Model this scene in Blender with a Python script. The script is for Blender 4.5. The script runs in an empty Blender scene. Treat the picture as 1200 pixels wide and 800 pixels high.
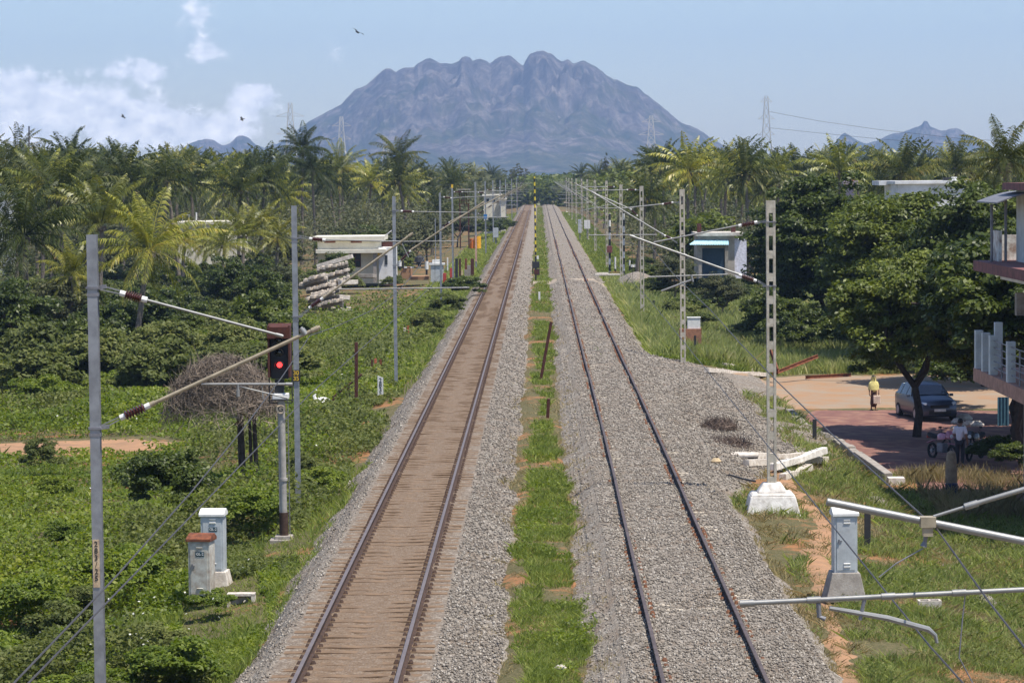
import bpy, math, random
import numpy as np
from mathutils import Vector, Matrix
S = bpy.context.scene
COL = S.collection
R_ = math.radians
rng = np.random.default_rng(7)
random.seed(7)

# ------------------------------------------------------------------ camera
F = 3300.0
CAMZ = 8.48
def norm(v):
    v = np.array(v, float); return v / np.linalg.norm(v)
_Y = norm((32 / F, 194 / F, -1))
_U = np.array((-.0094, 1, 0.)); _U = norm(_U - _Y * _U.dot(_Y))
_X = np.cross(_Y, _U)
M_W2C = np.stack([_X, _Y, _U], axis=1)
R_C2W = M_W2C.T
cam_d = bpy.data.cameras.new('camera'); cam = bpy.data.objects.new('camera', cam_d); COL.objects.link(cam)
cam_d.sensor_width = 36; cam_d.lens = 99.0; cam_d.clip_start = .5; cam_d.clip_end = 30000
mw = Matrix([list(R_C2W[i]) + [0] for i in range(3)] + [[0, 0, 0, 1]]); mw.translation = Vector((0, 0, CAMZ))
cam.matrix_world = mw
S.camera = cam
S.render.resolution_x = 1024; S.render.resolution_y = 682

def ray(px, py):
    return R_C2W @ np.array([(px - 600) / F, -(py - 400) / F, -1.0])
def at(px, py, Y):                       # the point of the place at distance Y seen there
    d = ray(px, py); t = Y / d[1]
    return Vector((d[0] * t, Y, CAMZ + d[2] * t))
def proj(p):
    c = M_W2C @ (np.array(p, float) - np.array([0, 0, CAMZ]))
    return 600 + F * c[0] / -c[2], 400 - F * c[1] / -c[2]

# ------------------------------------------------------------------ noise
_tabs = {}
def vn(x, y, s, seed=0):
    if seed not in _tabs: _tabs[seed] = np.random.default_rng(1000 + seed).random((256, 256))
    T = _tabs[seed]
    x = np.asarray(x, float) / s + 1000.37; y = np.asarray(y, float) / s + 1000.71
    ix = np.floor(x).astype(int); iy = np.floor(y).astype(int); fx = x - ix; fy = y - iy
    fx = fx * fx * (3 - 2 * fx); fy = fy * fy * (3 - 2 * fy)
    a = T[ix & 255, iy & 255]; b = T[(ix + 1) & 255, iy & 255]; c = T[ix & 255, (iy + 1) & 255]; d = T[(ix + 1) & 255, (iy + 1) & 255]
    return (a * (1 - fx) + b * fx) * (1 - fy) + (c * (1 - fx) + d * fx) * fy
def fbm(x, y, s, seed=0, o=4):
    r = 0; a = .5; t = 0
    for i in range(o):
        r = r + a * vn(x, y, s / 2 ** i, seed + i); t += a; a *= .5
    return r / t

# ------------------------------------------------------------------ terrain
GX = [-5000, -30, -14, -9, -6.8, -5.9, -1.5, -.7, .7, 1.3, 5.2, 6.5, 8.5, 10.2, 11, 16, 40, 5000]
GZ = [-2.2, -2.0, -1.7, -1.35, -1.0, -.82, -.8, -.43, -.43, -.8, -.8, -.78, -1.05, -1.4, -1.9, -2.0, -2.2, -2.2]
def gz(x, y, bump=True):
    x = np.asarray(x, float); y = np.asarray(y, float)
    z = np.interp(x, GX, GZ)
    if bump:
        z = z + (vn(x, y, 2.3, 3) - .5) * .14 * np.clip((np.abs(x) - 5) / 3, .35, 1) * np.clip(1.2 - np.abs(x - 15) / 6, .3, 1)**0
    return z
def wcross(y):
    y = np.asarray(y, float)
    return np.clip((y - 80) / 14, 0, 1) * np.clip((146 - y) / 12, 0, 1)
BX = [-6.6, -5.8, -4.95, -1.8, -1.0, -.3, .3, .9, 1.55, 4.4, 5.5, 6.4]
BZ = [-1.45, -.84, -.19, -.18, -.42, -.68, -.68, -.40, -.19, -.19, -.8, -1.4]
def bz(x, y):
    w = wcross(y)
    x2 = np.where(x > 4.4, 4.4 + (x - 4.4) / (1 + 2.4 * w), x)
    z = np.interp(x2, BX, BZ)
    z = np.where((x > 4.4) & (x2 < 5.9), np.maximum(z, gz(x, y) + .06 * w - .3 * (1 - w)), z)
    return z
def G(px, py, zoff=0.0):                # the ground point seen there
    d = ray(px, py); Y = 20.0
    for i in range(40):
        x = d[0] * Y / d[1]; z = float(gz(x, Y, False)) + zoff
        if d[2] >= -1e-6: break
        Y = .5 * Y + .5 * (z - CAMZ) / d[2] * d[1]
    return Vector((d[0] * Y / d[1], Y, z))

def G2(px, py, dz=0.0):                 # the same, on ballast or ground, whichever is on top
    d = ray(px, py); Y = 60.0
    for i in range(60):
        x = d[0] * Y / d[1]; z = float(max(gz(x, Y, False), bz(x, Y) if -6.5 < x < 10.4 else -9)) + dz
        Y = .6 * Y + .4 * (z - CAMZ) / d[2] * d[1]
    return Vector((d[0] * Y / d[1], Y, z))
# ------------------------------------------------------------------ materials
MATS = {}
def newmat(name):
    m = bpy.data.materials.new(name); m.use_nodes = True; nt = m.node_tree
    b = nt.nodes.get('Principled BSDF'); return m, nt, b
def N(nt, t, **k):
    n = nt.nodes.new(t)
    for a, v in k.items():
        if a.startswith('_'): setattr(n, a[1:], v)
        else: n.inputs[a.replace('__', ' ')].default_value = v
    return n
def ramp(nt, stops, fac):
    r = nt.nodes.new('ShaderNodeValToRGB'); e = r.color_ramp.elements
    while len(e) < len(stops): e.new(.5)
    for i, (p, c) in enumerate(stops):
        e[i].position = p; e[i].color = (*c, 1) if len(c) == 3 else c
    nt.links.new(fac, r.inputs['Fac']); return r
def mat(name, col, rough=.7, var=.25, scale=6, metal=0, bump=.2, col2=None, spec=.4, bscale=None):
    """plain procedural surface: two tones of noise and a fine bump"""
    if name in MATS: return MATS[name]
    m, nt, b = newmat(name); L = nt.links
    tc = N(nt, 'ShaderNodeTexCoord')
    n = N(nt, 'ShaderNodeTexNoise', Scale=scale, Detail=6, Roughness=.65); L.new(tc.outputs['Object'], n.inputs['Vector'])
    c = np.array(col); c2 = np.array(col2) if col2 is not None else c * (1 - var)
    r = ramp(nt, [(.36, tuple(c2)), (.62, tuple(np.minimum(c * (1 + var * .4), 1)))], n.outputs['Fac'])
    L.new(r.outputs['Color'], b.inputs['Base Color'])
    b.inputs['Roughness'].default_value = rough; b.inputs['Metallic'].default_value = metal
    b.inputs['Specular IOR Level'].default_value = spec
    if bump:
        n2 = N(nt, 'ShaderNodeTexNoise', Scale=bscale or scale * 6, Detail=4); L.new(tc.outputs['Object'], n2.inputs['Vector'])
        bp = N(nt, 'ShaderNodeBump', Strength=bump, Distance=.02); L.new(n2.outputs['Fac'], bp.inputs['Height']); L.new(bp.outputs['Normal'], b.inputs['Normal'])
    MATS[name] = m; return m
def leafmat(name, stops, trans=.35, rough=.5, nscale=.6, spec=.3):
    """leaves: colour differs from leaf to leaf and from clump to clump"""
    if name in MATS: return MATS[name]
    m, nt, b = newmat(name); L = nt.links
    g = N(nt, 'ShaderNodeNewGeometry'); tc = N(nt, 'ShaderNodeTexCoord')
    n = N(nt, 'ShaderNodeTexNoise', Scale=nscale, Detail=2); L.new(tc.outputs['Object'], n.inputs['Vector'])
    oi = N(nt, 'ShaderNodeObjectInfo')
    a = N(nt, 'ShaderNodeMath', _operation='MULTIPLY_ADD'); L.new(g.outputs['Random Per Island'], a.inputs[0]); a.inputs[1].default_value = .5
    L.new(n.outputs['Fac'], a.inputs[2])
    a2 = N(nt, 'ShaderNodeMath', _operation='MULTIPLY_ADD'); L.new(oi.outputs['Random'], a2.inputs[0]); a2.inputs[1].default_value = .3; L.new(a.outputs[0], a2.inputs[2])
    a3 = N(nt, 'ShaderNodeMath', _operation='SUBTRACT'); L.new(a2.outputs[0], a3.inputs[0]); a3.inputs[1].default_value = .4
    r = ramp(nt, stops, a3.outputs[0])
    L.new(r.outputs['Color'], b.inputs['Base Color']); b.inputs['Roughness'].default_value = rough
    b.inputs['Specular IOR Level'].default_value = spec
    t = N(nt, 'ShaderNodeBsdfTranslucent'); 
    h = N(nt, 'ShaderNodeHueSaturation', Saturation=1.1, Value=1.25); L.new(r.outputs['Color'], h.inputs['Color']); L.new(h.outputs['Color'], t.inputs['Color'])
    mx = N(nt, 'ShaderNodeMixShader', Fac=trans); L.new(b.outputs[0], mx.inputs[1]); L.new(t.outputs[0], mx.inputs[2])
    L.new(mx.outputs[0], nt.nodes['Material Output'].inputs['Surface'])
    MATS[name] = m; return m

# ------------------------------------------------------------------ meshes
def np_mesh(name, V, FA, mats=(), mi=None, smooth=False):
    """V (n,3); FA list of (m,k) index arrays, one per face size"""
    me = bpy.data.meshes.new(name)
    V = np.asarray(V, np.float32)
    FA = [np.asarray(f, np.int32) for f in FA if len(f)]
    me.vertices.add(len(V)); me.vertices.foreach_set('co', V.ravel())
    li = np.concatenate([f.ravel() for f in FA]); tot = np.concatenate([np.full(len(f), f.shape[1], np.int32) for f in FA])
    st = np.concatenate([[0], np.cumsum(tot)[:-1]]).astype(np.int32)
    me.loops.add(len(li)); me.loops.foreach_set('vertex_index', li)
    me.polygons.add(len(tot)); me.polygons.foreach_set('loop_start', st)
    for m in mats: me.materials.append(m)
    if mi is not None: me.polygons.foreach_set('material_index', np.asarray(mi, np.int32))
    if smooth: me.polygons.foreach_set('use_smooth', np.ones(len(tot), bool))
    me.update(calc_edges=True); me.validate()
    return me
def link(name, me, parent=None, loc=(0, 0, 0)):
    o = bpy.data.objects.new(name, me); COL.objects.link(o); o.location = loc
    if parent is not None: o.parent = parent
    return o
def tag(o, label=None, cat=None, group=None, kind=None):
    if label: o['label'] = label
    if cat: o['category'] = cat
    if group: o['group'] = group
    if kind: o['kind'] = kind
    return o
def thing(name, label, cat, loc=(0, 0, 0), rz=0, group=None):
    o = bpy.data.objects.new(name, None); COL.objects.link(o); o.location = loc; o.rotation_euler = (0, 0, rz)
    o.empty_display_size = .2
    return tag(o, label, cat, group)
def dup(root, loc, rz=0, sc=(1, 1, 1), label=None, group=None):
    r = root.copy(); COL.objects.link(r); r.location = loc; r.rotation_euler = (0, 0, rz); r.scale = sc
    if label: r['label'] = label
    if group: r['group'] = group
    for ch in list(root.children):
        c = ch.copy(); COL.objects.link(c); c.parent = r
        for g in ch.children:
            d = g.copy(); COL.objects.link(d); d.parent = c
    return r

class MB:
    """collects shapes; build() links them as ONE mesh object"""
    def __init__(s): s.v = []; s.f = []; s.m = []; s.cur = 0
    def mat(s, i): s.cur = i; return s
    def add(s, vs, fs):
        n = len(s.v); s.v += [tuple(v) for v in vs]; s.f += [tuple(i + n for i in f) for f in fs]; s.m += [s.cur] * len(fs)
        return s
    def box(s, c, d, rz=0, rx=0, ry=0, taper=1.0):
        hx, hy, hz = d[0] / 2, d[1] / 2, d[2] / 2
        vs = []
        M = Matrix.Rotation(rz, 3, 'Z') @ Matrix.Rotation(ry, 3, 'Y') @ Matrix.Rotation(rx, 3, 'X')
        for z in (-hz, hz):
            k = taper if z > 0 else 1
            for x, y in ((-hx, -hy), (hx, -hy), (hx, hy), (-hx, hy)): vs.append(M @ Vector((x * k, y * k, z)) + Vector(c))
        return s.add(vs, [(3, 2, 1, 0), (4, 5, 6, 7), (0, 1, 5, 4), (1, 2, 6, 5), (2, 3, 7, 6), (3, 0, 4, 7)])
    def beam(s, a, b, w, h, up=(0, 0, 1)):
        a = Vector(a); b = Vector(b); d = (b - a).normalized(); u = Vector(up)
        if abs(d.dot(u)) > .99: u = Vector((0, 1, 0))
        sd = d.cross(u).normalized(); u = sd.cross(d)
        vs = []
        for p in (a, b):
            for i, j in ((-1, -1), (1, -1), (1, 1), (-1, 1)): vs.append(p + sd * (i * w / 2) + u * (j * h / 2))
        return s.add(vs, [(0, 1, 2, 3), (7, 6, 5, 4), (0, 4, 5, 1), (1, 5, 6, 2), (2, 6, 7, 3), (3, 7, 4, 0)])
    def tube(s, pts, r, n=8, cap=True):
        pts = [Vector(p) for p in pts]; k = len(pts); rs = r if isinstance(r, (list, tuple)) else [r] * k
        vs = []; fs = []; prev = None
        for i, p in enumerate(pts):
            d = (pts[min(i + 1, k - 1)] - pts[max(i - 1, 0)])
            d = d.normalized() if d.length > 1e-9 else Vector((0, 0, 1))
            if prev is None:
                u = Vector((0, 0, 1)) if abs(d.z) < .9 else Vector((0, 1, 0))
                sd = d.cross(u).normalized()
            else:
                sd = (prev - d * prev.dot(d)).normalized()
            prev = sd; u = sd.cross(d)
            for j in range(n):
                a = 2 * math.pi * j / n; vs.append(p + sd * (math.cos(a) * rs[i]) + u * (math.sin(a) * rs[i]))
        for i in range(k - 1):
            for j in range(n):
                a = i * n + j; b = i * n + (j + 1) % n; fs.append((a, b, b + n, a + n))
        if cap: fs.append(tuple(range(n - 1, -1, -1))); fs.append(tuple(range((k - 1) * n, k * n)))
        return s.add(vs, fs)
    def prism(s, poly, z0, z1):
        n = len(poly); vs = [(x, y, z0) for x, y in poly] + [(x, y, z1) for x, y in poly]
        fs = [tuple(range(n - 1, -1, -1)), tuple(range(n, 2 * n))] + [(i, (i + 1) % n, (i + 1) % n + n, i + n) for i in range(n)]
        return s.add(vs, fs)
    def extr(s, prof, a, b, side, up):
        """profile (u,w) pairs swept from a to b; side/up are its axes"""
        a = Vector(a); b = Vector(b); sd = Vector(side); u = Vector(up); n = len(prof)
        vs = [p + sd * x + u * y for p in (a, b) for x, y in prof]
        fs = [tuple(range(n - 1, -1, -1)), tuple(range(n, 2 * n))] + [(i, (i + 1) % n, (i + 1) % n + n, i + n) for i in range(n)]
        return s.add(vs, fs)
    def loft(s, rings, cap=True):
        n = len(rings[0]); vs = [p for r in rings for p in r]; fs = []
        for i in range(len(rings) - 1):
            for j in range(n):
                a = i * n + j; b = i * n + (j + 1) % n; fs.append((a, b, b + n, a + n))
        if cap: fs.append(tuple(range(n - 1, -1, -1))); fs.append(tuple(range((len(rings) - 1) * n, len(rings) * n)))
        return s.add(vs, fs)
    def build(s, name, m, parent=None, o=(0, 0, 0), smooth=False, bevel=0):
        me = bpy.data.meshes.new(name); O = Vector(o)
        me.from_pydata([tuple(Vector(v) - O) for v in s.v], [], s.f)
        for mm in (m if isinstance(m, (list, tuple)) else [m]): me.materials.append(mm)
        if any(s.m): me.polygons.foreach_set('material_index', s.m)
        if smooth:
            me.polygons.foreach_set('use_smooth', [True] * len(s.f))
            try: me.set_sharp_from_angle(angle=R_(40))
            except Exception: pass
        me.update()
        ob = link(name, me, parent, (0, 0, 0) if parent is not None else o)
        if bevel:
            b = ob.modifiers.new('bevel', 'BEVEL'); b.width = bevel; b.segments = 2; b.limit_method = 'ANGLE'
        return ob
def grid_mesh(name, xs, ys, Z, m, smooth=True, keep=None):
    nx, ny = len(xs), len(ys)
    Xg, Yg = np.meshgrid(xs, ys); V = np.stack([Xg, Yg, Z], -1).reshape(-1, 3)
    i = np.arange((ny - 1) * nx).reshape(ny - 1, nx)[:, :-1].ravel()
    FA = np.stack([i, i + 1, i + nx + 1, i + nx], -1)
    if keep is not None: FA = FA[keep(V[FA].mean(1))]
    return link(name, np_mesh(name, V, [FA], [m], smooth=smooth))
def text_mesh(name, s, size, m, parent, loc, rot=(R_(90), 0, 0), align='CENTER'):
    c = bpy.data.curves.new(name, 'FONT'); c.body = s; c.size = size; c.align_x = align; c.align_y = 'CENTER'; c.extrude = .002; c.offset = size * .012
    tmp = bpy.data.objects.new('tmp', c); COL.objects.link(tmp)
    me = bpy.data.meshes.new_from_object(tmp.evaluated_get(bpy.context.evaluated_depsgraph_get()))
    bpy.data.objects.remove(tmp); me.materials.clear(); me.materials.append(m)
    o = link(name, me, parent, loc); o.rotation_euler = rot; return o

# leaves as many small kites
def kites(C, size, up=.5, aspect=.5, seed=0, dirs=None, bend=.15, nrm=None):
    r = np.random.default_rng(seed); n = len(C); C = np.asarray(C, float)
    size = np.broadcast_to(np.asarray(size, float), (n,))[:, None]
    nr = r.normal(size=(n, 3)); nr[:, 2] = np.abs(nr[:, 2]) + up
    if nrm is not None: nr = nr * .7 + nrm
    nr /= np.linalg.norm(nr, axis=1)[:, None]
    d = r.normal(size=(n, 3)) if dirs is None else dirs + r.normal(size=(n, 3)) * .15
    d = d - nr * (d * nr).sum(1)[:, None]; d /= np.linalg.norm(d, axis=1)[:, None] + 1e-9
    s = np.cross(nr, d)
    a = C - d * size * .5; b = C + s * size * aspect * .5 - nr * size * bend * .4; t = C + d * size * .5 - nr * size * bend; c = C - s * size * aspect * .5 - nr * size * bend * .4
    V = np.stack([a, b, t, c], 1).reshape(-1, 3); i = np.arange(n)[:, None] * 4
    return V, i + np.array([[0, 1, 2, 3]])
def blades(B, h, w, lean=.35, seed=0):
    """grass blades: a bent two-piece blade each"""
    r = np.random.default_rng(seed); n = len(B); h = np.broadcast_to(h, (n,)); w = np.broadcast_to(w, (n,))
    a = r.random(n) * 2 * np.pi; s = np.stack([np.cos(a), np.sin(a), np.zeros(n)], 1)
    a2 = r.random(n) * 2 * np.pi; l = np.minimum(np.abs(r.normal(size=n)), 1.8) * lean
    d = np.stack([np.cos(a2) * l, np.sin(a2) * l, np.ones(n)], 1)
    m = B + d * (h * .55)[:, None]; d2 = d.copy(); d2[:, :2] *= 2.4; t = m + d2 * (h * .45)[:, None]
    W = (s * w[:, None]) * .5
    V = np.stack([B - W, B + W, m + W * .8, t, m - W * .8], 1).reshape(-1, 3); i = np.arange(n)[:, None] * 5
    return V, i + np.array([[0, 1, 2, 3, 4]])
def join(parts):
    V = []; Fs = {}; n = 0
    for v, f in parts:
        if len(v) == 0: continue
        V.append(v); Fs.setdefault(f.shape[1], []).append(f + n); n += len(v)
    return np.concatenate(V), [np.concatenate(x) for x in Fs.values()]
EXPO = 0.42
HAZE_C = (.42, .615, .98, 1); HAZE_D = 1.3e-4
# ------------------------------------------------------------------ world, sun, haze
SUN_EL, SUN_AZ = 67.0, 124.0            # azimuth from +Y (up the line) towards +X
w = bpy.data.worlds.new('World'); S.world = w; w.use_nodes = True; nt = w.node_tree; L = nt.links
bg = nt.nodes['Background']; bg.inputs['Strength'].default_value = .115
sky = nt.nodes.new('ShaderNodeTexSky'); sky.sky_type = 'NISHITA'; sky.sun_disc = False
sky.sun_elevation = R_(SUN_EL); sky.sun_rotation = R_(SUN_AZ); sky.altitude = 300; sky.air_density = 1.0; sky.dust_density = .6; sky.ozone_density = 2.0
tc = nt.nodes.new('ShaderNodeTexCoord'); sep = nt.nodes.new('ShaderNodeSeparateXYZ'); L.new(tc.outputs['Generated'], sep.inputs[0])
def wm(op, a, b=None, c=None):
    n = nt.nodes.new('ShaderNodeMath'); n.operation = op
    for i, v in enumerate((a, b, c)):
        if v is None: continue
        if isinstance(v, (int, float)): n.inputs[i].default_value = v
        else: L.new(v, n.inputs[i])
    return n.outputs[0]
ysafe = wm('MAXIMUM', sep.outputs['Y'], .02)
U = wm('DIVIDE', sep.outputs['X'], ysafe); V = wm('DIVIDE', sep.outputs['Z'], ysafe)
cmb = nt.nodes.new('ShaderNodeCombineXYZ'); L.new(U, cmb.inputs[0]); L.new(V, cmb.inputs[1])
nz = nt.nodes.new('ShaderNodeTexNoise'); nz.inputs['Scale'].default_value = 120; nz.inputs['Detail'].default_value = 9; nz.inputs['Roughness'].default_value = .6
mp = nt.nodes.new('ShaderNodeMapping'); mp.inputs['Scale'].default_value = (1, 1.25, 1); L.new(cmb.outputs[0], mp.inputs[0]); L.new(mp.outputs[0], nz.inputs['Vector'])
nz2 = nt.nodes.new('ShaderNodeTexNoise'); nz2.inputs['Scale'].default_value = 40; nz2.inputs['Detail'].default_value = 4; L.new(mp.outputs[0], nz2.inputs['Vector'])
# cumulus heads standing over the horizon: (x, y, half-width, half-height, weight)
CL = [(8, 92, 40, 20, .95), (62, 122, 52, 20, .95), (112, 130, 40, 22, .9), (138, 78, 36, 16, .95), (180, 86, 20, 13, .8), (172, 136, 34, 20, .9), (20, 130, 40, 24, .8), (205, 150, 40, 22, .8),
      (225, 12, 28, 18, .85), (234, 32, 22, 24, .45), (244, 62, 20, 12, .85), (232, 88, 12, 18, .4), (284, 112, 20, 18, 1.0), (314, 112, 18, 14, .95), (243, 152, 24, 14, .85), (292, 146, 30, 24, .7), (394, 55, 20, 22, .6),
      (100, 168, 170, 14, .6), (0, 150, 50, 30, .6), (376, 95, 16, 12, .3)]
field = None
for (cx, cy, hw, hh, wt) in CL:
    p = at(cx, cy, 1.0); u0 = p.x; v0 = p.z - CAMZ
    dx = wm('MULTIPLY', wm('SUBTRACT', U, u0), F / hw); dy = wm('MULTIPLY', wm('SUBTRACT', V, v0), F / hh)
    q = wm('ADD', wm('MULTIPLY', dx, dx), wm('MULTIPLY', dy, dy))
    e = wm('MULTIPLY', wm('POWER', 2.718, wm('MULTIPLY', q, -.55)), wt)
    field = e if field is None else wm('ADD', field, e)
f2 = wm('ADD', field, wm('MULTIPLY', wm('SUBTRACT', nz.outputs['Fac'], .5), 2.3))
mask = nt.nodes.new('ShaderNodeMapRange'); mask.interpolation_type = 'SMOOTHERSTEP'; mask.inputs['From Min'].default_value = .60; mask.inputs['From Max'].default_value = 1.3
L.new(f2, mask.inputs['Value'])
front = wm('GREATER_THAN', sep.outputs['Y'], .3)
thin = wm('MULTIPLY', wm('SUBTRACT', nz2.outputs['Fac'], .35), .35)
cm = wm('MULTIPLY', wm('MULTIPLY', mask.outputs[0], .82), front)
ccol = nt.nodes.new('ShaderNodeValToRGB'); ce = ccol.color_ramp.elements
ce[0].position = .35; ce[0].color = (6.6, 7.0, 7.8, 1); ce[1].position = .68; ce[1].color = (11.8, 11.5, 11.4, 1)
L.new(nz.outputs['Fac'], ccol.inputs['Fac'])
tint = nt.nodes.new('ShaderNodeMix'); tint.data_type = 'RGBA'; tint.blend_type = 'MULTIPLY'; tint.inputs[0].default_value = 1; tint.inputs[7].default_value = (.97, .98, 1.06, 1)
L.new(sky.outputs[0], tint.inputs[6])
mxc = nt.nodes.new('ShaderNodeMix'); mxc.data_type = 'RGBA'; L.new(cm, mxc.inputs[0]); L.new(tint.outputs[2], mxc.inputs[6]); L.new(ccol.outputs[0], mxc.inputs[7])
L.new(mxc.outputs[2], bg.inputs['Color'])

sd = bpy.data.lights.new('sun', 'SUN'); sd.energy = 4.8; sd.angle = R_(.53); sd.color = (1, .935, .83)
so = bpy.data.objects.new('sun', sd); COL.objects.link(so)
dv = Vector((math.sin(R_(SUN_AZ)) * math.cos(R_(SUN_EL)), math.cos(R_(SUN_AZ)) * math.cos(R_(SUN_EL)), math.sin(R_(SUN_EL))))
so.rotation_euler = dv.to_track_quat('Z', 'Y').to_euler(); so.location = dv * 50
S.view_settings.view_transform = 'Standard'; S.view_settings.look = 'None'; S.view_settings.exposure = EXPO; S.view_settings.gamma = 1
S.cycles.use_denoising = True; S.cycles.max_bounces = 6; S.cycles.diffuse_bounces = 3; S.cycles.transmission_bounces = 4; S.cycles.volume_bounces = 0; S.cycles.transparent_max_bounces = 8
S.cycles.use_adaptive_sampling = True; S.cycles.adaptive_threshold = .015
try: S.cycles.volume_max_steps = 64
except Exception: pass

hz = MB().box((0, 3300, 185), (9000, 8200, 377)).build('haze', bpy.data.materials.new('haze_air'))
hm = hz.data.materials[0]; hm.use_nodes = True; hnt = hm.node_tree; hnt.nodes.clear()
pv = hnt.nodes.new('ShaderNodeVolumePrincipled'); ho = hnt.nodes.new('ShaderNodeOutputMaterial'); hnt.links.new(pv.outputs[0], ho.inputs['Volume'])
pv.inputs['Color'].default_value = HAZE_C; pv.inputs['Density'].default_value = HAZE_D; pv.inputs['Anisotropy'].default_value = 0.0
tag(hz, kind='stuff', label='pale blue haze in the air over the plain and mountain')

# ------------------------------------------------------------------ ground
def soil_material(name, orange, grass, dry, thr=.5):
    m, nt, b = newmat(name); L = nt.links; tc = N(nt, 'ShaderNodeTexCoord')
    n1 = N(nt, 'ShaderNodeTexNoise', Scale=.28, Detail=6, Roughness=.65); n2 = N(nt, 'ShaderNodeTexNoise', Scale=1.7, Detail=6, Roughness=.7); n3 = N(nt, 'ShaderNodeTexNoise', Scale=9, Detail=8, Roughness=.8)
    for n in (n1, n2, n3): L.new(tc.outputs['Object'], n.inputs['Vector'])
    r1 = ramp(nt, [(.35, orange), (.6, tuple(np.array(orange) * .75))], n3.outputs['Fac'])
    r2 = ramp(nt, [(.35, grass), (.65, dry)], n3.outputs['Fac'])
    ad = N(nt, 'ShaderNodeMath', _operation='MULTIPLY_ADD'); L.new(n2.outputs['Fac'], ad.inputs[0]); ad.inputs[1].default_value = .6; L.new(n1.outputs['Fac'], ad.inputs[2])
    k = N(nt, 'ShaderNodeMapRange'); k.inputs['From Min'].default_value = thr + .28; k.inputs['From Max'].default_value = thr + .38; L.new(ad.outputs[0], k.inputs['Value'])
    mx = N(nt, 'ShaderNodeMix', _data_type='RGBA'); L.new(k.outputs[0], mx.inputs[0]); L.new(r2.outputs[0], mx.inputs[6]); L.new(r1.outputs[0], mx.inputs[7])
    L.new(mx.outputs[2], b.inputs['Base Color']); b.inputs['Roughness'].default_value = .95; b.inputs['Specular IOR Level'].default_value = .1
    bp = N(nt, 'ShaderNodeBump', Strength=.6, Distance=.06); L.new(n3.outputs['Fac'], bp.inputs['Height']); L.new(bp.outputs['Normal'], b.inputs['Normal'])
    return m
m_ground = soil_material('earth_and_grass', (.36, .18, .085), (.05, .06, .022), (.19, .155, .085), .55)
xs = np.unique(np.concatenate([[-4400, -2500, -1200, -600, -300, -160, -90, -60], np.arange(-45, 45.1, .5), [60, 90, 160, 300, 600, 1200, 2500, 4400]]))
ys = np.unique(np.concatenate([[-600, -200, -60], np.arange(-10, 40, 5), np.arange(40, 160, .6), np.arange(160, 400, 3), np.arange(400, 900, 12), [1000, 1300, 2000, 3000, 4500, 6000, 7300]]))
Xg, Yg = np.meshgrid(xs, ys)
g = grid_mesh('ground', xs, ys, gz(Xg, Yg), m_ground); tag(g, kind='structure', label='rough reddish earth and grass beside the line')

def sheet(name, poly, dz, m, label, step=.45, edge=.5, fall=1.0, amp=.5):
    """a sheet a little above the ground; its rim sinks under it along an uneven line"""
    P = np.array(poly); x0, y0 = P.min(0) - 1; x1, y1 = P.max(0) + 1
    xs = np.arange(x0, x1, step); ys = np.arange(y0, y1, step); Xg, Yg = np.meshgrid(xs, ys)
    d = np.full(Xg.shape, 1e9); ins = np.zeros(Xg.shape, bool); n = len(P)
    for i in range(n):
        a = P[i]; b = P[(i + 1) % n]; e = b - a; t = np.clip(((Xg - a[0]) * e[0] + (Yg - a[1]) * e[1]) / (e @ e), 0, 1)
        d = np.minimum(d, np.hypot(Xg - a[0] - t * e[0], Yg - a[1] - t * e[1]))
        c = ((a[1] > Yg) != (b[1] > Yg)) & (Xg < (b[0] - a[0]) * (Yg - a[1]) / (b[1] - a[1] + 1e-12) + a[0]); ins ^= c
    d = np.where(ins, d, -d) + (fbm(Xg, Yg, 1.6, 40) - .5) * 2 * amp
    Z = gz(Xg, Yg) + dz * np.clip(d / edge, -3, 1)
    o = grid_mesh(name, xs, ys, Z, m, keep=lambda c: np.interp(c[:, 0] * 0, [0], [0]) > -1)
    return tag(o, kind='structure', label=label)
m_dirt = mat('red_dirt', (.36, .205, .115), .95, col2=(.27, .17, .105), scale=1.2, bump=.5, bscale=18, spec=.1)
m_dirt2 = mat('grey_dirt', (.27, .215, .16), .95, col2=(.33, .20, .115), scale=.7, bump=.5, bscale=16, spec=.1)
sheet('dirt_road', [(7.2, 116), (9.5, 122), (12, 124.5), (60, 124), (60, 146), (14, 146), (8, 137), (6.4, 130)], .05, m_dirt2, 'orange dirt road running off to the right from the track')
m_pave, nt2, b2 = newmat('red_paving'); 
bk = N(nt2, 'ShaderNodeTexBrick', Scale=2.2); bk.inputs['Color1'].default_value = (.22, .09, .07, 1); bk.inputs['Color2'].default_value = (.17, .075, .06, 1); bk.inputs['Mortar'].default_value = (.14, .08, .06, 1); bk.inputs['Mortar Size'].default_value = .02
nn = N(nt2, 'ShaderNodeTexNoise', Scale=1.5, Detail=6); tcc = N(nt2, 'ShaderNodeTexCoord'); nt2.links.new(tcc.outputs['Object'], bk.inputs['Vector']); nt2.links.new(tcc.outputs['Object'], nn.inputs['Vector'])
mxx = N(nt2, 'ShaderNodeMix', _data_type='RGBA'); rr = ramp(nt2, [(.45, (0, 0, 0)), (.7, (1, 1, 1))], nn.outputs['Fac']); nt2.links.new(rr.outputs[0], mxx.inputs[0]); nt2.links.new(bk.outputs['Color'], mxx.inputs[6]); mxx.inputs[7].default_value = (.30, .165, .11, 1)
nt2.links.new(mxx.outputs[2], b2.inputs['Base Color']); b2.inputs['Roughness'].default_value = .9
sheet('pavement', [(10.9, 119), (11.4, 104), (12.3, 96), (12.9, 89), (22, 89), (24, 123), (12, 123.5)], .07, m_pave, 'dark red paving under the trees by the shop building', amp=.15)
sheet('dirt_path', [(-60, 104), (-15.5, 105), (-13.5, 108), (-16, 110.5), (-60, 112)], .06, m_dirt, 'orange dirt path among the bushes on the left')
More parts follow.
